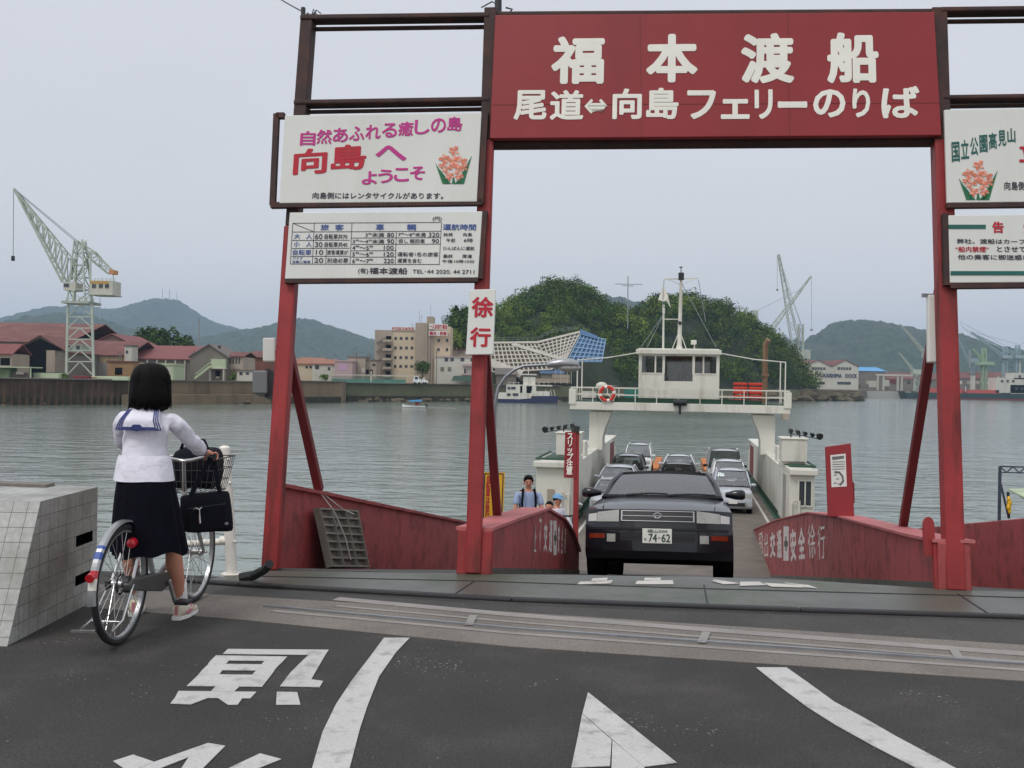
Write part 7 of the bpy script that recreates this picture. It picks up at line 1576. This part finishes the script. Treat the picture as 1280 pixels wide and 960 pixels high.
for i, (x0, x1, yt, l) in enumerate(((516.5, 527, 471.5, 'white van parked on the quay beside the round tree'), (527.5, 535, 473.5, 'white small car parked on the quay right of the white van'))):
    Y_ = 286; t = thing('parked_car', l, 'car', V((SX((x0+x1)/2, Y_), Y_, LZ+.05))); X0, X1 = SX(x0, Y_), SX(x1, Y_); zt_ = PZ(x0, yt, Y_)+.25; zb_ = LZ+.35; zm = zb_+(zt_-zb_)*.5
    q = MB(); q.bx(X0, X1, Y_-.8, Y_+.8, zb_, zm); q.build('body', M['carwhite'], t, world=True, bevel=.1); q = MB(); q.loft([[V((x, y, zm)) for x, y in ((X0+.1, Y_-.75), (X1-.6, Y_-.75), (X1-.6, Y_+.75), (X0+.1, Y_+.75))], [V((x, y, zt_)) for x, y in ((X0+.3, Y_-.65), (X1-.95, Y_-.65), (X1-.95, Y_+.65), (X0+.3, Y_+.65))]]); q.build('cabin', M['carwhite'], t, world=True)
    part_ = MB(); part_.bx(X0+.5, X1-1.0, Y_-.83, Y_-.7, zm+.05, zt_-.12); part_.build('side_window', M['paneldark'], t, world=True)
    for x in (X0+.5, X1-.55): q = MB(); q.cyl((x, Y_-.82, LZ+.32), (x, Y_-.55, LZ+.32), .32, n=14); q.build('wheel', M['tyre'], t, world=True)
# green pier along the quay
Y_ = 268; t = thing('pier', 'green pier fence with a long white rail in front of the hotel', 'pier', V((SX(415, Y_), Y_, LZ)))
q = MB(); q.bx(SX(415, Y_), SX(507, Y_), Y_-.3, Y_, PZ(460, 478.5, Y_), PZ(460, 477, Y_))
for i in range(40): x = SX(415+92*i/39, Y_); q.bx(x-.06, x+.06, Y_-.25, Y_-.15, PZ(460, 478, Y_), PZ(460, 471.5, Y_))
q.bx(SX(415, Y_), SX(507, Y_), Y_-.25, Y_-.15, PZ(460, 472, Y_), PZ(460, 471.3, Y_)); q.bx(SX(415, Y_), SX(507, Y_), Y_-.2, Y_-.19, PZ(460, 477, Y_), PZ(460, 474, Y_)); q.build('fence', M['railgreen'], t, world=True)
q = MB(); q.bx(SX(345, Y_-2), SX(525, Y_-2), Y_-2.2, Y_-2, PZ(430, 469, Y_), PZ(430, 468, Y_))
for x in (397, 465): q.bx(SX(x, Y_)-.15, SX(x, Y_)+.15, Y_-2.2, Y_-2, PZ(x, 477, Y_), PZ(x, 464, Y_))
q.build('white_rail', M['bldwhite'], t, world=True)
# houses and sheds under the slope
bld('shed', 'grey blue roofed shed behind the blue and white ferry', 'shed', 640, 690, 458, 340, 10, M['tan'], 'gable', 452, M['blueroof'], wins=[(660, 462, 20, 4, M['greywall'])])
bld('shed', 'low shed with a blue roof at the right of the ferry funnel', 'shed', 676, 704, 467, 336, 8, M['greywall'], 'gable', 462, M['blueroof'])
bld('shed', 'grey shed with a pale roof beside the lamp pole', 'shed', 620, 645, 468, 330, 8, M['greywall'], 'gable', 461, M['greyroof'])
t = thing('boat_shelter', 'row of tan fishing boats and shelters with a blue sheet on the shore', 'boat shelter', P(690, 478, 334))
q = MB(); 
for x0, x1, y0, y1 in ((668, 712, 473, 478), (690, 712, 468, 473)): q.bx(SX(x0, 334), SX(x1, 334), 333, 336, PZ(x0, y1, 334), PZ(x0, y0, 334))
q.build('deck', M['tan'], t, world=True); q = MB(); q.prism([P(700, 478, 333), P(711, 478, 333), P(709, 474, 334), P(702, 474, 334)], (0, 1.5, 0)); q.build('blue_sheet', M['bluetarp'], t, world=True)
for x in (694, 701, 709, 714): q = MB(); q.bar(P(x, 480, 333), P(x, 455, 333), .15); q.build('mast', M['bldwhite'], t, world=True)
# lattice retaining wall
t = thing('retaining_wall', 'concrete lattice retaining wall on the cut slope below the woodland', 'retaining wall', P(660, 458, 338))
LP = PF(P(660, 462, 338), (1, 0, 0), (0, .62, .78))
def lp(x, y, c=0.0): return LP.at(*LP.px(x, y, c), c)
def lattice_patch(tl, tr, br, bl_, nu, nv, wd, fill, nm1, nm2, bm=None):
    bi = lambda u, v: (tl[0]*(1-u)*(1-v)+tr[0]*u*(1-v)+br[0]*u*v+bl_[0]*(1-u)*v, tl[1]*(1-u)*(1-v)+tr[1]*u*(1-v)+br[1]*u*v+bl_[1]*(1-u)*v)
    q = MB(); q.prism([lp(*bi(u, v), -.25) for u, v in ((0, 0), (1, 0), (1, 1), (0, 1))], tuple(LP.n*-.3)); q.build(nm2, fill, t, world=True)
    q = MB()
    for i in range(nu+1): q.bar(lp(*bi(i/nu, 0)), lp(*bi(i/nu, 1)), wd, .5, up=LP.n)
    for j in range(nv+1): q.bar(lp(*bi(0, j/nv), .02), lp(*bi(1, j/nv), .02), wd, .5, up=LP.n)
    q.build(nm1, bm or M['conframe'], t, world=True)
lattice_patch((598, 429), (672, 429), (690, 462), (598, 466), 16, 7, .42, M['soil'], 'lattice', 'soil_fill')
lattice_patch((672, 428), (725, 416), (707, 450), (690, 461), 9, 8, .42, M['soil'], 'lattice', 'soil_fill')
lattice_patch((727, 417), (757, 425), (752, 452), (709, 452), 7, 6, .34, M['bluetarp'], 'lattice', 'tarp_fill', mat('blue_grey_lattice', C(128, 156, 186), .8, .1))  # bluish grey bars over the blue fill
q = MB(); q.prism([lp(725, 411, .5), lp(747, 420, .5), lp(747, 424, .5), lp(726, 418, .5)], tuple(LP.n*-.4)); q.build('tarp', M['bluetarp'], t, world=True)
q = MB(); q.bar(lp(640, 430, .3), lp(712, 452, .3), 1.3, .4, up=LP.n); q.bar(lp(598, 448, .3), lp(652, 468, .3), 3.2, .4, up=LP.n); q.bar(lp(598, 429, .3), lp(672, 428, .3), .8, .4, up=LP.n); q.bar(lp(672, 428, .3), lp(725, 415, .3), .8, .4, up=LP.n); q.build('beam', M['conframe'], t, world=True)
q = MB(); pa = [lp(598, 427, .2), lp(672, 426, .2), lp(690, 417, .2), lp(724, 412, .2)]
for a, b in zip(pa, pa[1:]):
    k = max(2, int((b-a).length/1.6))
    for i in range(k): p = a.lerp(b, i/k); q.bar(p, p+V((0, 0, 1.3)), .1)
    for h in (.6, 1.25): q.bar(a+V((0, 0, h)), b+V((0, 0, h)), .07)
q.build('fence', M['steel'], t, world=True)

# ---------------------------------------------------------------- boats
Y_ = 294.0
t = thing('ferry_boat', 'blue hulled white ferry boat passing in front of the far sea wall', 'ferry boat', V((SX(660, Y_), Y_, WZ)))
bx_ = lambda nm, m, x0, x1, y0, y1, d0=-2.6, d1=2.6, par=None: MB().bx(SX(x0, Y_), SX(x1, Y_), Y_+d0, Y_+d1, PZ((x0+x1)/2, y1, Y_), PZ((x0+x1)/2, y0, Y_)).build(nm, m, par or t, world=True)
q = MB(); pr = [(622, 501.5), (622, 498.5), (650, 499), (667, 497.5), (667, 495), (698, 495), (697, 503.5), (624, 503.5)]
q.loft([[P(x, y, Y_+dy) for x, y in pr] for dy in (-2.8, 2.8)]); q.build('hull', M['hullnavy'], t, world=True)
bx_('lower_cabin', M['hullwhite'], 623, 664, 491, 499); bx_('upper_cabin', M['hullwhite'], 633, 650, 482, 491); bx_('deck_plate', M['hullwhite'], 633, 690, 481, 482.5); bx_('bulwark', M['hullwhite'], 664, 687, 489, 495); wh2 = bx_('wheelhouse', M['hullwhite'], 654, 669, 471, 482, -1.8, 1.8); bx_('roof', M['hullwhite'], 651, 670.5, 467.5, 469, -2.2, 2.2); bx_('wheelhouse_glass', M['paneldark'], 655, 669, 469, 472.5, -1.7, 1.7)
for x in (656, 668): bx_('arch_leg', M['hullwhite'], x-3, x+2, 481, 493, -2.7, 2.7)
bx_('car_space', M['dark'], 651, 664, 483, 491, -2.5, 2.5); 
for x0, x1, y0, y1 in ((634.5, 638, 483.5, 486.5), (639, 644.5, 483.5, 486.5), (634, 638.5, 491.5, 494.5), (641, 648, 491.5, 494.5)): bx_('window', M['paneldark'], x0, x1, y0, y1, -2.75, -2.5)
q = MB(); q.bar(P(660.5, 468, Y_), P(660.5, 458, Y_), .2); q.bar(P(658.5, 463, Y_), P(662.5, 463, Y_), .15)
for x in (636, 642, 648, 674, 680, 686): q.bar(P(x, 482, Y_-2.5), P(x, 478, Y_-2.5), .12)
q.bar(P(634, 478, Y_-2.5), P(650, 478, Y_-2.5), .1); q.bar(P(672, 478, Y_-2.5), P(688, 478, Y_-2.5), .1)
for x in (684, 690, 694): q.bar(P(x, 495, Y_-2.5), P(x-2, 487, Y_-2.5), .14)
q.build('mast_and_rails', M['hullwhite'], t, world=True)
p = G(518, 509.5, WZ); Y_ = p.y
t = thing('motor_boat', 'small white motor boat with a blue canopy crossing the open water', 'boat', V((p.x, Y_, WZ)))
q = MB(); L_ = 5.0; q.loft([[V((p.x+x*L_/2, Y_+s, WZ+z)) for s, z in ((-w_, .1), (-w_*1.1, zt_), (w_*1.1, zt_), (w_, .1))] for x, w_, zt_ in ((-1.05, .05, .75), (-.7, .6, .55), (0, .85, .42), (.8, .85, .42), (1, .8, .45))]); q.build('hull', M['carwhite'], t, world=True)
q = MB(); q.prism([V((p.x-1.1, Y_-.8, WZ+1.25)), V((p.x+1.6, Y_-.8, WZ+1.35)), V((p.x+1.5, Y_-.8, WZ+1.75)), V((p.x-1.0, Y_-.8, WZ+1.6))], (0, 1.6, 0)); q.build('canopy', M['canopy'], t, world=True)
q = MB()
for x in (-.9, 1.4): q.bx(p.x+x-.04, p.x+x+.04, Y_-.7, Y_-.62, WZ+.4, WZ+1.3)
q.bx(p.x+.2, p.x+.9, Y_-.5, Y_+.4, WZ+.4, WZ+1.2); q.build('cabin', M['darkred'], t, world=True); q = MB(); q.bx(p.x+2.3, p.x+2.75, Y_-.2, Y_+.2, WZ+.1, WZ+.8); q.build('outboard_motor', M['black'], t, world=True)
q = MB(); q.poly([V((p.x+2.4, Y_-.5, WZ+.03)), V((p.x+9, Y_-.9, WZ+.03)), V((p.x+9, Y_+.6, WZ+.03)), V((p.x+2.4, Y_+.4, WZ+.03))]); q.build('wake', mat('foam', C(200, 205, 200), .6, .1, 2), kind='structure')

# ---------------------------------------------------------------- shipyard crane on the left
Yc = 208.0
t = thing('shipyard_crane', 'tall pale green lattice jib crane standing on the left quay', 'crane', V((SX(100, Yc), Yc, LZ)))
CP = lambda x, y, dy=0.0: P(x, y, Yc+dy)
q = MB(); hw0, hw1 = 3.0, 2.6
legs = [(83, -3), (117, -3), (117, 3), (83, 3)]; legt = [(85, -2.4), (115, -2.4), (115, 2.4), (85, 2.4)]
lv = [470, 452, 438, 424, 410, 396, 381]
pos_ = lambda i, y: (lambda u: CP(legs[i][0]+(legt[i][0]-legs[i][0])*u, y, legs[i][1]+(legt[i][1]-legs[i][1])*u))((470-y)/89)
for i in range(4):
    q.bar(pos_(i, 474), pos_(i, 381), .42)
    j = (i+1) % 4
    for k, (ya, yb) in enumerate(zip(lv, lv[1:])):
        q.bar(pos_(i, yb), pos_(j, yb), .22)
        m1 = pos_(i, yb).lerp(pos_(j, yb), .5); q.bar(pos_(i, ya), m1, .2); q.bar(pos_(j, ya), m1, .2)
q.build('tower', M['cranegreen'], t, world=True)
q = MB(); q.bx(SX(83, Yc), SX(117, Yc), Yc-3.2, Yc+3.2, PZ(100, 380.5, Yc), PZ(100, 377.5, Yc))
for x in (83, 91, 100, 108, 117): q.bar(CP(x, 378, -3.2), CP(x, 372, -3.2), .12)
q.bar(CP(83, 373, -3.2), CP(117, 373, -3.2), .1); q.build('platform', M['cranegreen'], t, world=True)
q = MB(); q.bx(SX(90, Yc), SX(109, Yc), Yc-2.0, Yc+2.0, PZ(100, 448, Yc), PZ(100, 430, Yc)-.5); 
q = MB(); q.bx(SX(87, Yc), SX(107, Yc), Yc-2.0, Yc+2, PZ(97, 440, Yc), PZ(97, 431, Yc)); eh = q.build('equipment_house', M['cranegreen'], t, world=True)
for x in (91, 102): q = MB(); q.bx(SX(x-2, Yc), SX(x+2, Yc), Yc-2.1, Yc-1.9, PZ(x, 437, Yc), PZ(x, 432.5, Yc)); q.build('window', M['paneldark'], eh, world=True)
q = MB(); q.lattice(CP(100, 378), CP(100, 300), 3.6, 1.6, 5, .26, side=(1, 0, 0)); q.bar(CP(91, 378, -2), CP(97, 302, -.3), .3); q.bar(CP(113, 378, -2), CP(113, 318, -.6), .3); q.bar(CP(113, 378, 2), CP(113, 318, .6), .3); q.bar(CP(97, 345), CP(112, 318), .3); q.bar(CP(98, 302), CP(113, 318), .5); q.bar(CP(90, 345), CP(98, 302), .25); q.build('slewing_mast', M['cranegreen'], t, world=True)
q = MB(); q.bx(SX(82, Yc), SX(97, Yc), Yc-1.8, Yc+1.8, PZ(90, 364, Yc), PZ(90, 354, Yc)); cb_ = q.build('operator_cab', M['bldwhite'], t, world=True)
q = MB(); q.bx(SX(82.5, Yc), SX(89, Yc), Yc-1.9, Yc-1.75, PZ(86, 359.5, Yc), PZ(86, 355.5, Yc)); q.build('window', M['paneldark'], cb_, world=True)
q = MB(); q.bx(SX(116, Yc), SX(144, Yc), Yc-2.2, Yc+2.2, PZ(130, 369, Yc), PZ(130, 352, Yc)); mh = q.build('machinery_house', M['bldwhite'], t, world=True)
for x in (121, 129.5, 137): q = MB(); q.bx(SX(x-2.3, Yc), SX(x+2.3, Yc), Yc-2.3, Yc-2.1, PZ(x, 361, Yc), PZ(x, 356.5, Yc)); q.build('window', M['paneldark'], mh, world=True)
q = MB(); q.bx(SX(116, Yc), SX(139, Yc), Yc-2.25, Yc-2.15, PZ(127, 356, Yc), PZ(127, 352.5, Yc)); q.build('stripe', mat('ochre_stripe', C(190, 150, 84), .7, .1), mh, world=True)
q = MB(); q.bx(SX(115, Yc), SX(145, Yc), Yc-2.6, Yc+2.6, PZ(130, 370, Yc), PZ(130, 369, Yc)); 
for x in range(118, 145, 5): q.bar(CP(x, 352, -2.2), CP(x, 348, -2.2), .09)
q.bar(CP(118, 348.5, -2.2), CP(144, 348.5, -2.2), .08); q.build('gallery', M['cranegreen'], t, world=True)
# jib: two chords meeting at the tip
q = MB(); tip = CP(18, 236)
lo0, up0 = CP(81, 353), CP(89, 324); n = 9
for dy in (-1.3, 1.3):
    a, b, e_ = lo0+V((0, dy, 0)), up0+V((0, dy, 0)), tip+V((0, dy*.2, 0))
    q.bar(a, e_, .34); q.bar(b, e_, .26); q.bar(a, b, .3)
    for i in range(n): u0, u1 = i/n, (i+1)/n; q.bar(a.lerp(e_, u0), b.lerp(e_, u1), .16); q.bar(a.lerp(e_, u1), b.lerp(e_, u1), .16)
for i in range(n):
    u = i/n
    for c in (lo0, up0): q.bar(c.lerp(tip, u)+V((0, -1.3*(1-.8*u), 0)), c.lerp(tip, u)+V((0, 1.3*(1-.8*u), 0)), .14)
q.bar(up0, CP(90, 350), .3); q.build('jib', M['cranegreen'], t, world=True)
q = MB(); q.lattice(CP(113, 318), CP(138, 340), 1.6, 1.1, 4, .2, side=(0, 1, 0)); q.bar(CP(98, 302), CP(122, 317), .3); q.bar(CP(122, 317), CP(139, 338), .24); q.bar(CP(141.5, 341), CP(141.5, 352), .12); q.build('counter_arm', M['cranegreen'], t, world=True)
q = MB(); q.bx(SX(136.5, Yc), SX(142.5, Yc), Yc-1.2, Yc+1.2, PZ(139, 343, Yc), PZ(139, 338, Yc)); q.build('counterweight', mat('orange_weight', C(200, 140, 90), .7, .1), t, world=True)
q = MB()
for a, b in (((18, 236), (98, 302)), ((20, 239), (96, 303)), ((89, 324), (98, 302)), ((17, 238), (16.5, 322))): q.tube([CP(*a), CP(*b)], .07, 5)
q.build('cable', M['steel'], t, world=True)
q = MB(); q.cyl(CP(16.3, 320), CP(16.2, 326), .35); q.build('hook_block', M['black'], t, world=True)
q = MB(); q.bar(P(-1, 222, Yc), P(0, 230, Yc), .5)
# barges, sheets and clutter on the left quay
def clutter(nm, label, cat, m, x0, x1, y0, y1, Y, d=2.0): 
    q = MB(); q.bx(SX(x0, Y), SX(x1, Y), Y, Y+d, PZ(x0, y1, Y), PZ(x0, y0, Y)); t = thing(nm, label, cat, V((SX(x0, Y), Y, LZ))); q.build('hull' if 'barge' in nm else 'body', m, t, world=True, bevel=.12)
    return t
t = clutter('barge', 'pale green steel pontoon block on the quay left of the crane', 'pontoon', M['palegreen'], 41, 73, 466, 474.5, 198, 4); part(t, 'deck', M['deckgreen'], 41, 73, 465.3, 466, 198, .05)
t = clutter('barge', 'long pale green block on the quay right of the crane foot', 'pontoon', M['palegreen'], 109, 160, 470, 475, 202, 3); part(t, 'rust_patch', M['orange'], 112, 121, 471, 472, 202, .06)
t = clutter('shelter', 'pale green open shelter with a thin roof at the left edge of the quay', 'shelter', mat('mossy_panel', C(110, 130, 98), .8, .25, .6), -10, 12, 459, 473, 196, 3)
q = MB(); q.bx(SX(-20, 196), SX(41, 196), 195, 200, PZ(10, 459.5, 196), PZ(10, 458.2, 196)); q.bx(SX(39.5, 196), SX(40.5, 196), 195.2, 195.5, LZ, PZ(40, 459, 196)); q.build('roof', M['palegreen'], t, world=True); part(t, 'panel', M['greywall'], 14, 40, 466, 473.5, 197, .3); part(t, 'crate', M['bldwhite'], 21, 30, 465, 468, 196.4, .4)
for i, (x, yt, Y) in enumerate(((25, 447, 235), (150, 441, 240), (243, 438, 250), (309, 441, 262), (332, 436, 280), (362, 442, 285), (446, 439, 296), (462, 441, 296), (546, 436, 296), (607, 440, 310))):
    t = thing('utility_pole', 'thin grey utility pole with a crossarm among the far shore buildings', 'utility pole', V((SX(x, Y), Y, LZ)), 'utility poles along the far shore'); p = P(x, yt, Y); q = MB(); q.bar(V((p.x, Y, LZ)), p, .22); q.bar(p+V((-.8, 0, -.5)), p+V((.8, 0, -.5)), .1); q.bar(p+V((-.6, 0, -1.1)), p+V((.6, 0, -1.1)), .1); q.build('pole', M['greywall'], t, world=True)
clutter('scrap_heap', 'rust red steel scrap lying by the crane foot', 'scrap', M['darkred'], 91, 109, 469.5, 474.5, 200, 2)
mast('slim dark flagpole behind the grey gabled house', 249, 440, 398, 256, .22)
mast('thin street pole in front of the orange roofed houses', 415, 456, 438, 300, .22)
# ================================================================ RIGHT SHORE: DOCK AND CRANES
Yd = 650.0
t = bld('dock_shed', 'white twin gabled dock shed with dark blue lettering on its front', 'shed', 1005, 1039, 458, Yd, 60, M['bldwhite'], 'gable', 450, M['brownroof'], axis='y', zb=1.0, wins=[(1023, 460.7, 17, 3.4), (1022.5, 479, 17, 3.2)], ov=.6)
X0, X1 = SX(1039.1, Yd), SX(1073, Yd); z1, zr = PZ(1056, 458, Yd), PZ(1056, 450, Yd); xm = (X0+X1)/2
q = MB(); q.bx(X0, X1, Yd, Yd+60, .7, z1); q.prism([V((X0, Yd, z1)), V((X1, Yd, z1)), V((xm, Yd, zr))], (0, 60, 0)); q.build('wall', M['bldwhite'], t, world=True)
q = MB()
for xe in (X0-.05, X1+.6): q.prism([V((xe, Yd-.6, z1-.2)), V((xm, Yd-.6, zr)), V((xm, Yd-.6, zr+.4)), V((xe, Yd-.6, z1+.2))], (0, 61, 0))
q.build('roof', M['brownroof'], t, world=True)
for x, y in ((1055, 460.7), (1055, 479)): q = MB(); q.bx(SX(x-8.5, Yd), SX(x+8.5, Yd), Yd-.1, Yd+.1, PZ(x, y+1.7, Yd), PZ(x, y-1.7, Yd)); q.build('window', M['paneldark'], t, world=True)
q = MB()
for x0 in (1014.5, 1046.5):
    for i in range(1, 5): xx = x0+17*i/5; q.bx(SX(xx, Yd)-.2, SX(xx, Yd)+.2, Yd-.2, Yd, PZ(xx, 462.4, Yd), PZ(xx, 459, Yd))
q.build('window_bar', M['bldwhite'], t, world=True)
pf = PF((SX(1012, Yd), Yd-.1, PZ(1012, 471.5, Yd)), (1, 0, 0), (0, 0, 1))
for s, x0, x1 in (('JD', 1012, 1017), ('MUKAISHIMA', 1021.5, 1052), ('DOCK', 1056.5, 1071)): txt('shed_lettering', s, mat('navy_letter', C(40, 52, 96), .6), t, pf.M, (SX(x0, Yd)-pf.o.x, 0, SX(x1, Yd)-pf.o.x, 5*Yd/1280), .03, thick=.1, lift=.06)
bld('warehouse', 'low shed with a pale blue roof right of the dock shed', 'warehouse', 1072, 1107, 464, 760, 40, M['greywall'], 'gable', 459.5, M['canopy'])
bld('warehouse', 'long low brown workshop line behind the dock, left of the right gantry post', 'warehouse', 1090, 1180, 474, 770, 40, M['greywall'], 'gable', 466, M['brownroof'], wins=[(1100+i*9, 478, 4, 4) for i in range(8)])
bld('warehouse', 'long low brown workshop line behind the dock, right of the right gantry post', 'warehouse', 1192, 1330, 474, 770, 40, M['greywall'], 'gable', 466, M['brownroof'], wins=[(1200+i*11, 478, 5, 4, M['bldwhite'] if i % 3 == 0 else M['tan']) for i in range(7)])
bld('tank', 'pale vertical tank on the quay right of the right gantry post', 'tank', 1216, 1219, 469, 690, 4, M['bldwhite'], 'flat')
# dock gate and white gantry frame
Yg = 652.0
t = thing('dock_gate', 'pale grey concrete dock gate at the water between the shed and the ship', 'dock gate', V((SX(1110, Yg), Yg, WZ)))
q = MB(); q.bx(SX(1076, Yg), SX(1138, Yg), Yg-1, Yg+2, WZ-1, PZ(1110, 489, Yg)); q.build('wall', mat('pale_gate', C(170, 170, 164), .8, .1, .1), t, world=True)
t = thing('loading_frame', 'white steel portal frame on the quay behind the dock gate', 'frame', V((SX(1120, 660), 660, LZ)))
q = MB(); q.bx(SX(1095, 660), SX(1146, 660), 659, 661, PZ(1120, 470, 660), PZ(1120, 468, 660))
for x in (1097, 1104, 1122, 1127, 1143): q.bx(SX(x-.7, 660), SX(x+.7, 660), 659, 661, LZ, PZ(x, 470, 660))
q.build('frame', M['bldwhite'], t, world=True)
rg = random.Random(3)
for i, (x0, x1, y0, y1, m, l) in enumerate(((1086, 1096, 476, 484, 'bldwhite', 'white heap of gear beside the portal frame'), (1106, 1112, 475, 483, 'bldwhite', 'white hut inside the portal frame'), (1113, 1121, 474, 479, 'darkred', 'dark red machine inside the portal frame'), (1075, 1086, 480, 486, 'greywall', 'grey blocks at the foot of the dock shed'))):
    clutter('yard_gear', l, 'yard gear', M[m], x0, x1, y0, y1, 668, 5)
# cargo ship
Ys = 640.0
t = thing('cargo_ship', 'cargo ship with a dark green hull and red hatches moored at the right', 'ship', V((SX(1200, Ys), Ys, WZ)))
S = lambda x, y, dy=0.0: P(x, y, Ys+dy)
q = MB(); pr = [(1131, 489), (1131, 490.5), (1138, 491), (1290, 492.5), (1400, 492), (1400, 500), (1134, 498.5)]
q.prism([S(x, y) for x, y in pr], (0, 14, 0)); q.build('hull', M['hullgreen'], t, world=True)
q = MB(); q.prism([S(1134, 498, -.3), S(1400, 499, -.3), S(1400, 502, -.3), S(1135, 500, -.3)], (0, 14, 0)); q.build('boot_topping', M['darkred'], t, world=True)
for x0, x1, y0, y1 in ((1163, 1204, 485, 490.5), (1210, 1250, 487, 491.5)): q = MB(); q.bx(SX(x0, Ys), SX(x1, Ys), Ys+1, Ys+12, PZ(x0, y1, Ys), PZ(x0, y0, Ys)); q.build('hatch', M['shipred'], t, world=True)
for x0, x1, y0, y1, nm in ((1246, 1290, 472, 491, 'deckhouse'), (1264, 1400, 481, 492, 'lower_house'), (1268, 1300, 466, 474, 'bridge')):
    q = MB(); q.bx(SX(x0, Ys), SX(x1, Ys), Ys+1, Ys+12, PZ(x0, y1, Ys), PZ(x0, y0, Ys)); h_ = q.build(nm, M['bldwhite'], t, world=True)
    for k in range(3): x = x0+6+k*7; q = MB(); q.bx(SX(x, Ys), SX(x+3, Ys), Ys+.9, Ys+1.1, PZ(x, y0+6, Ys), PZ(x, y0+3, Ys)); q.build('window', M['paneldark'], h_, world=True)
q = MB()
for x, y0, y1 in ((1147, 490, 484), (1207, 490, 483), (1248, 491, 470), (1275, 466, 454)): q.bar(S(x, y0, 2), S(x, y1, 2), .5)
q.build('mast', M['bldwhite'], t, world=True)
# ---- lattice cranes
def jib_crane(label, Y, m, tower, jib, jw, hook=None, stays=(), cab=None, hz=LZ, th=.5):
    t = thing('shipyard_crane', label, 'crane', V((SX(tower[0], Y), Y, hz)))
    q = MB(); a = P(tower[0], tower[1], Y); a.z = min(a.z, hz); b = P(tower[0], tower[2], Y); q.lattice(a, b, tower[3]*Y/1280, tower[3]*.8*Y/1280, 6, th); q.build('tower', m, t, world=True)
    q = MB(); q.lattice(P(jib[0], jib[1], Y), P(jib[2], jib[3], Y), jw*Y/1280, jw*.25*Y/1280, 11, th*.8, side=(0, 1, 0)); q.build('jib', m, t, world=True)
    if cab: q = MB(); q.bx(SX(cab[0], Y), SX(cab[1], Y), Y-3, Y+3, PZ(cab[0], cab[3], Y), PZ(cab[0], cab[2], Y)); q.build('cab', m, t, world=True)
    q = MB()
    for s in stays: q.tube([P(s[0], s[1], Y), P(s[2], s[3], Y)], th*.25, 5)
    if hook: q.tube([P(hook[0], hook[1], Y), P(hook[0], hook[2], Y)], th*.25, 5); q.ball(P(hook[0], hook[2], Y), 1.0, 8)
    if stays or hook: q.build('cable', M['steel'], t, world=True)
    return t
CG, CBL = M['cranegreen'], M['craneblue']
jib_crane('tall pale crane with a nearly upright jib behind the right end of the headland', 700, CG, (1001, 480, 405, 6.5), (994, 428, 973, 318), 9, (971.5, 320, 362), ((973, 318, 1001, 404), (974, 330, 1002, 408), (1001, 404, 998, 440)), (995, 1011, 437, 449))
jib_crane('pale crane whose jib leans up to the right across the upright jib', 690, CG, (941, 440, 396, 6), (961, 416, 1014, 345), 6, (1014.5, 346, 412), ((941, 391, 1000, 362), (942, 393, 962, 414)), (938, 945, 388, 404), hz=PZ(941, 440, 690))
jib_crane('small green crane right of the blue roofed shed with a low jib', 640, CG, (1146, 482, 462, 6), (1143, 465, 1124, 441), 3, None, (), (1140, 1152, 462, 468), th=.4)
jib_crane('tall green crane half hidden behind the right brace', 800, CG, (1160, 480, 440, 6), (1158, 444, 1125, 405), 4, None, (), (1153, 1166, 440, 447), th=.4)
jib_crane('light green tower crane with a platform, nearest right of the right post', 700, mat('fresh_green', C(152, 178, 146), .7, .1), (1230, 482, 435, 5), (1230, 452, 1216, 436), 4, None, ((1230, 434, 1200, 405),), (1221, 1240, 452, 456), th=.5)
jib_crane('blue grey tower crane, middle of the row at the right edge', 760, CBL, (1256, 478, 433, 5), (1254, 446, 1214, 415), 4, None, ((1256, 432, 1200, 402),), (1251, 1263, 444, 448), th=.5)
jib_crane('blue grey tower crane, rightmost at the edge of the picture', 765, CBL, (1272, 478, 431, 5), (1270, 444, 1214, 416), 4, None, ((1272, 430, 1205, 412), (1272, 432, 1300, 420)), (1267, 1280, 444, 448), th=.5)
jib_crane('slim crane with a long jib just left of the yellowish crane', 780, CBL, (1216, 480, 458, 4), (1214, 460, 1196, 420), 3, None, (), (1210, 1222, 448, 453), th=.4)
mast('orange tipped jib standing above the green crane', 1212, 445, 437, 700, 1.2)

# ================================================================ HAZE
def haze():
    m = bpy.data.materials.new('haze'); m.use_nodes = True; t = m.node_tree; t.nodes.clear()
    o = nd(t, 'ShaderNodeOutputMaterial'); v = nd(t, 'ShaderNodeVolumePrincipled'); v.inputs['Color'].default_value = (.58, .77, 1.0, 1); v.inputs['Density'].default_value = HAZE; v.inputs['Anisotropy'].default_value = .2
    t.links.new(v.outputs[0], o.inputs['Volume'])
    q = MB(); q.bx(-5200, 5200, -320, 6800, -9, 420); q.build('haze', m, kind='stuff', label='pale blue summer haze over the channel', cat='haze')
HAZE = .00015
haze()
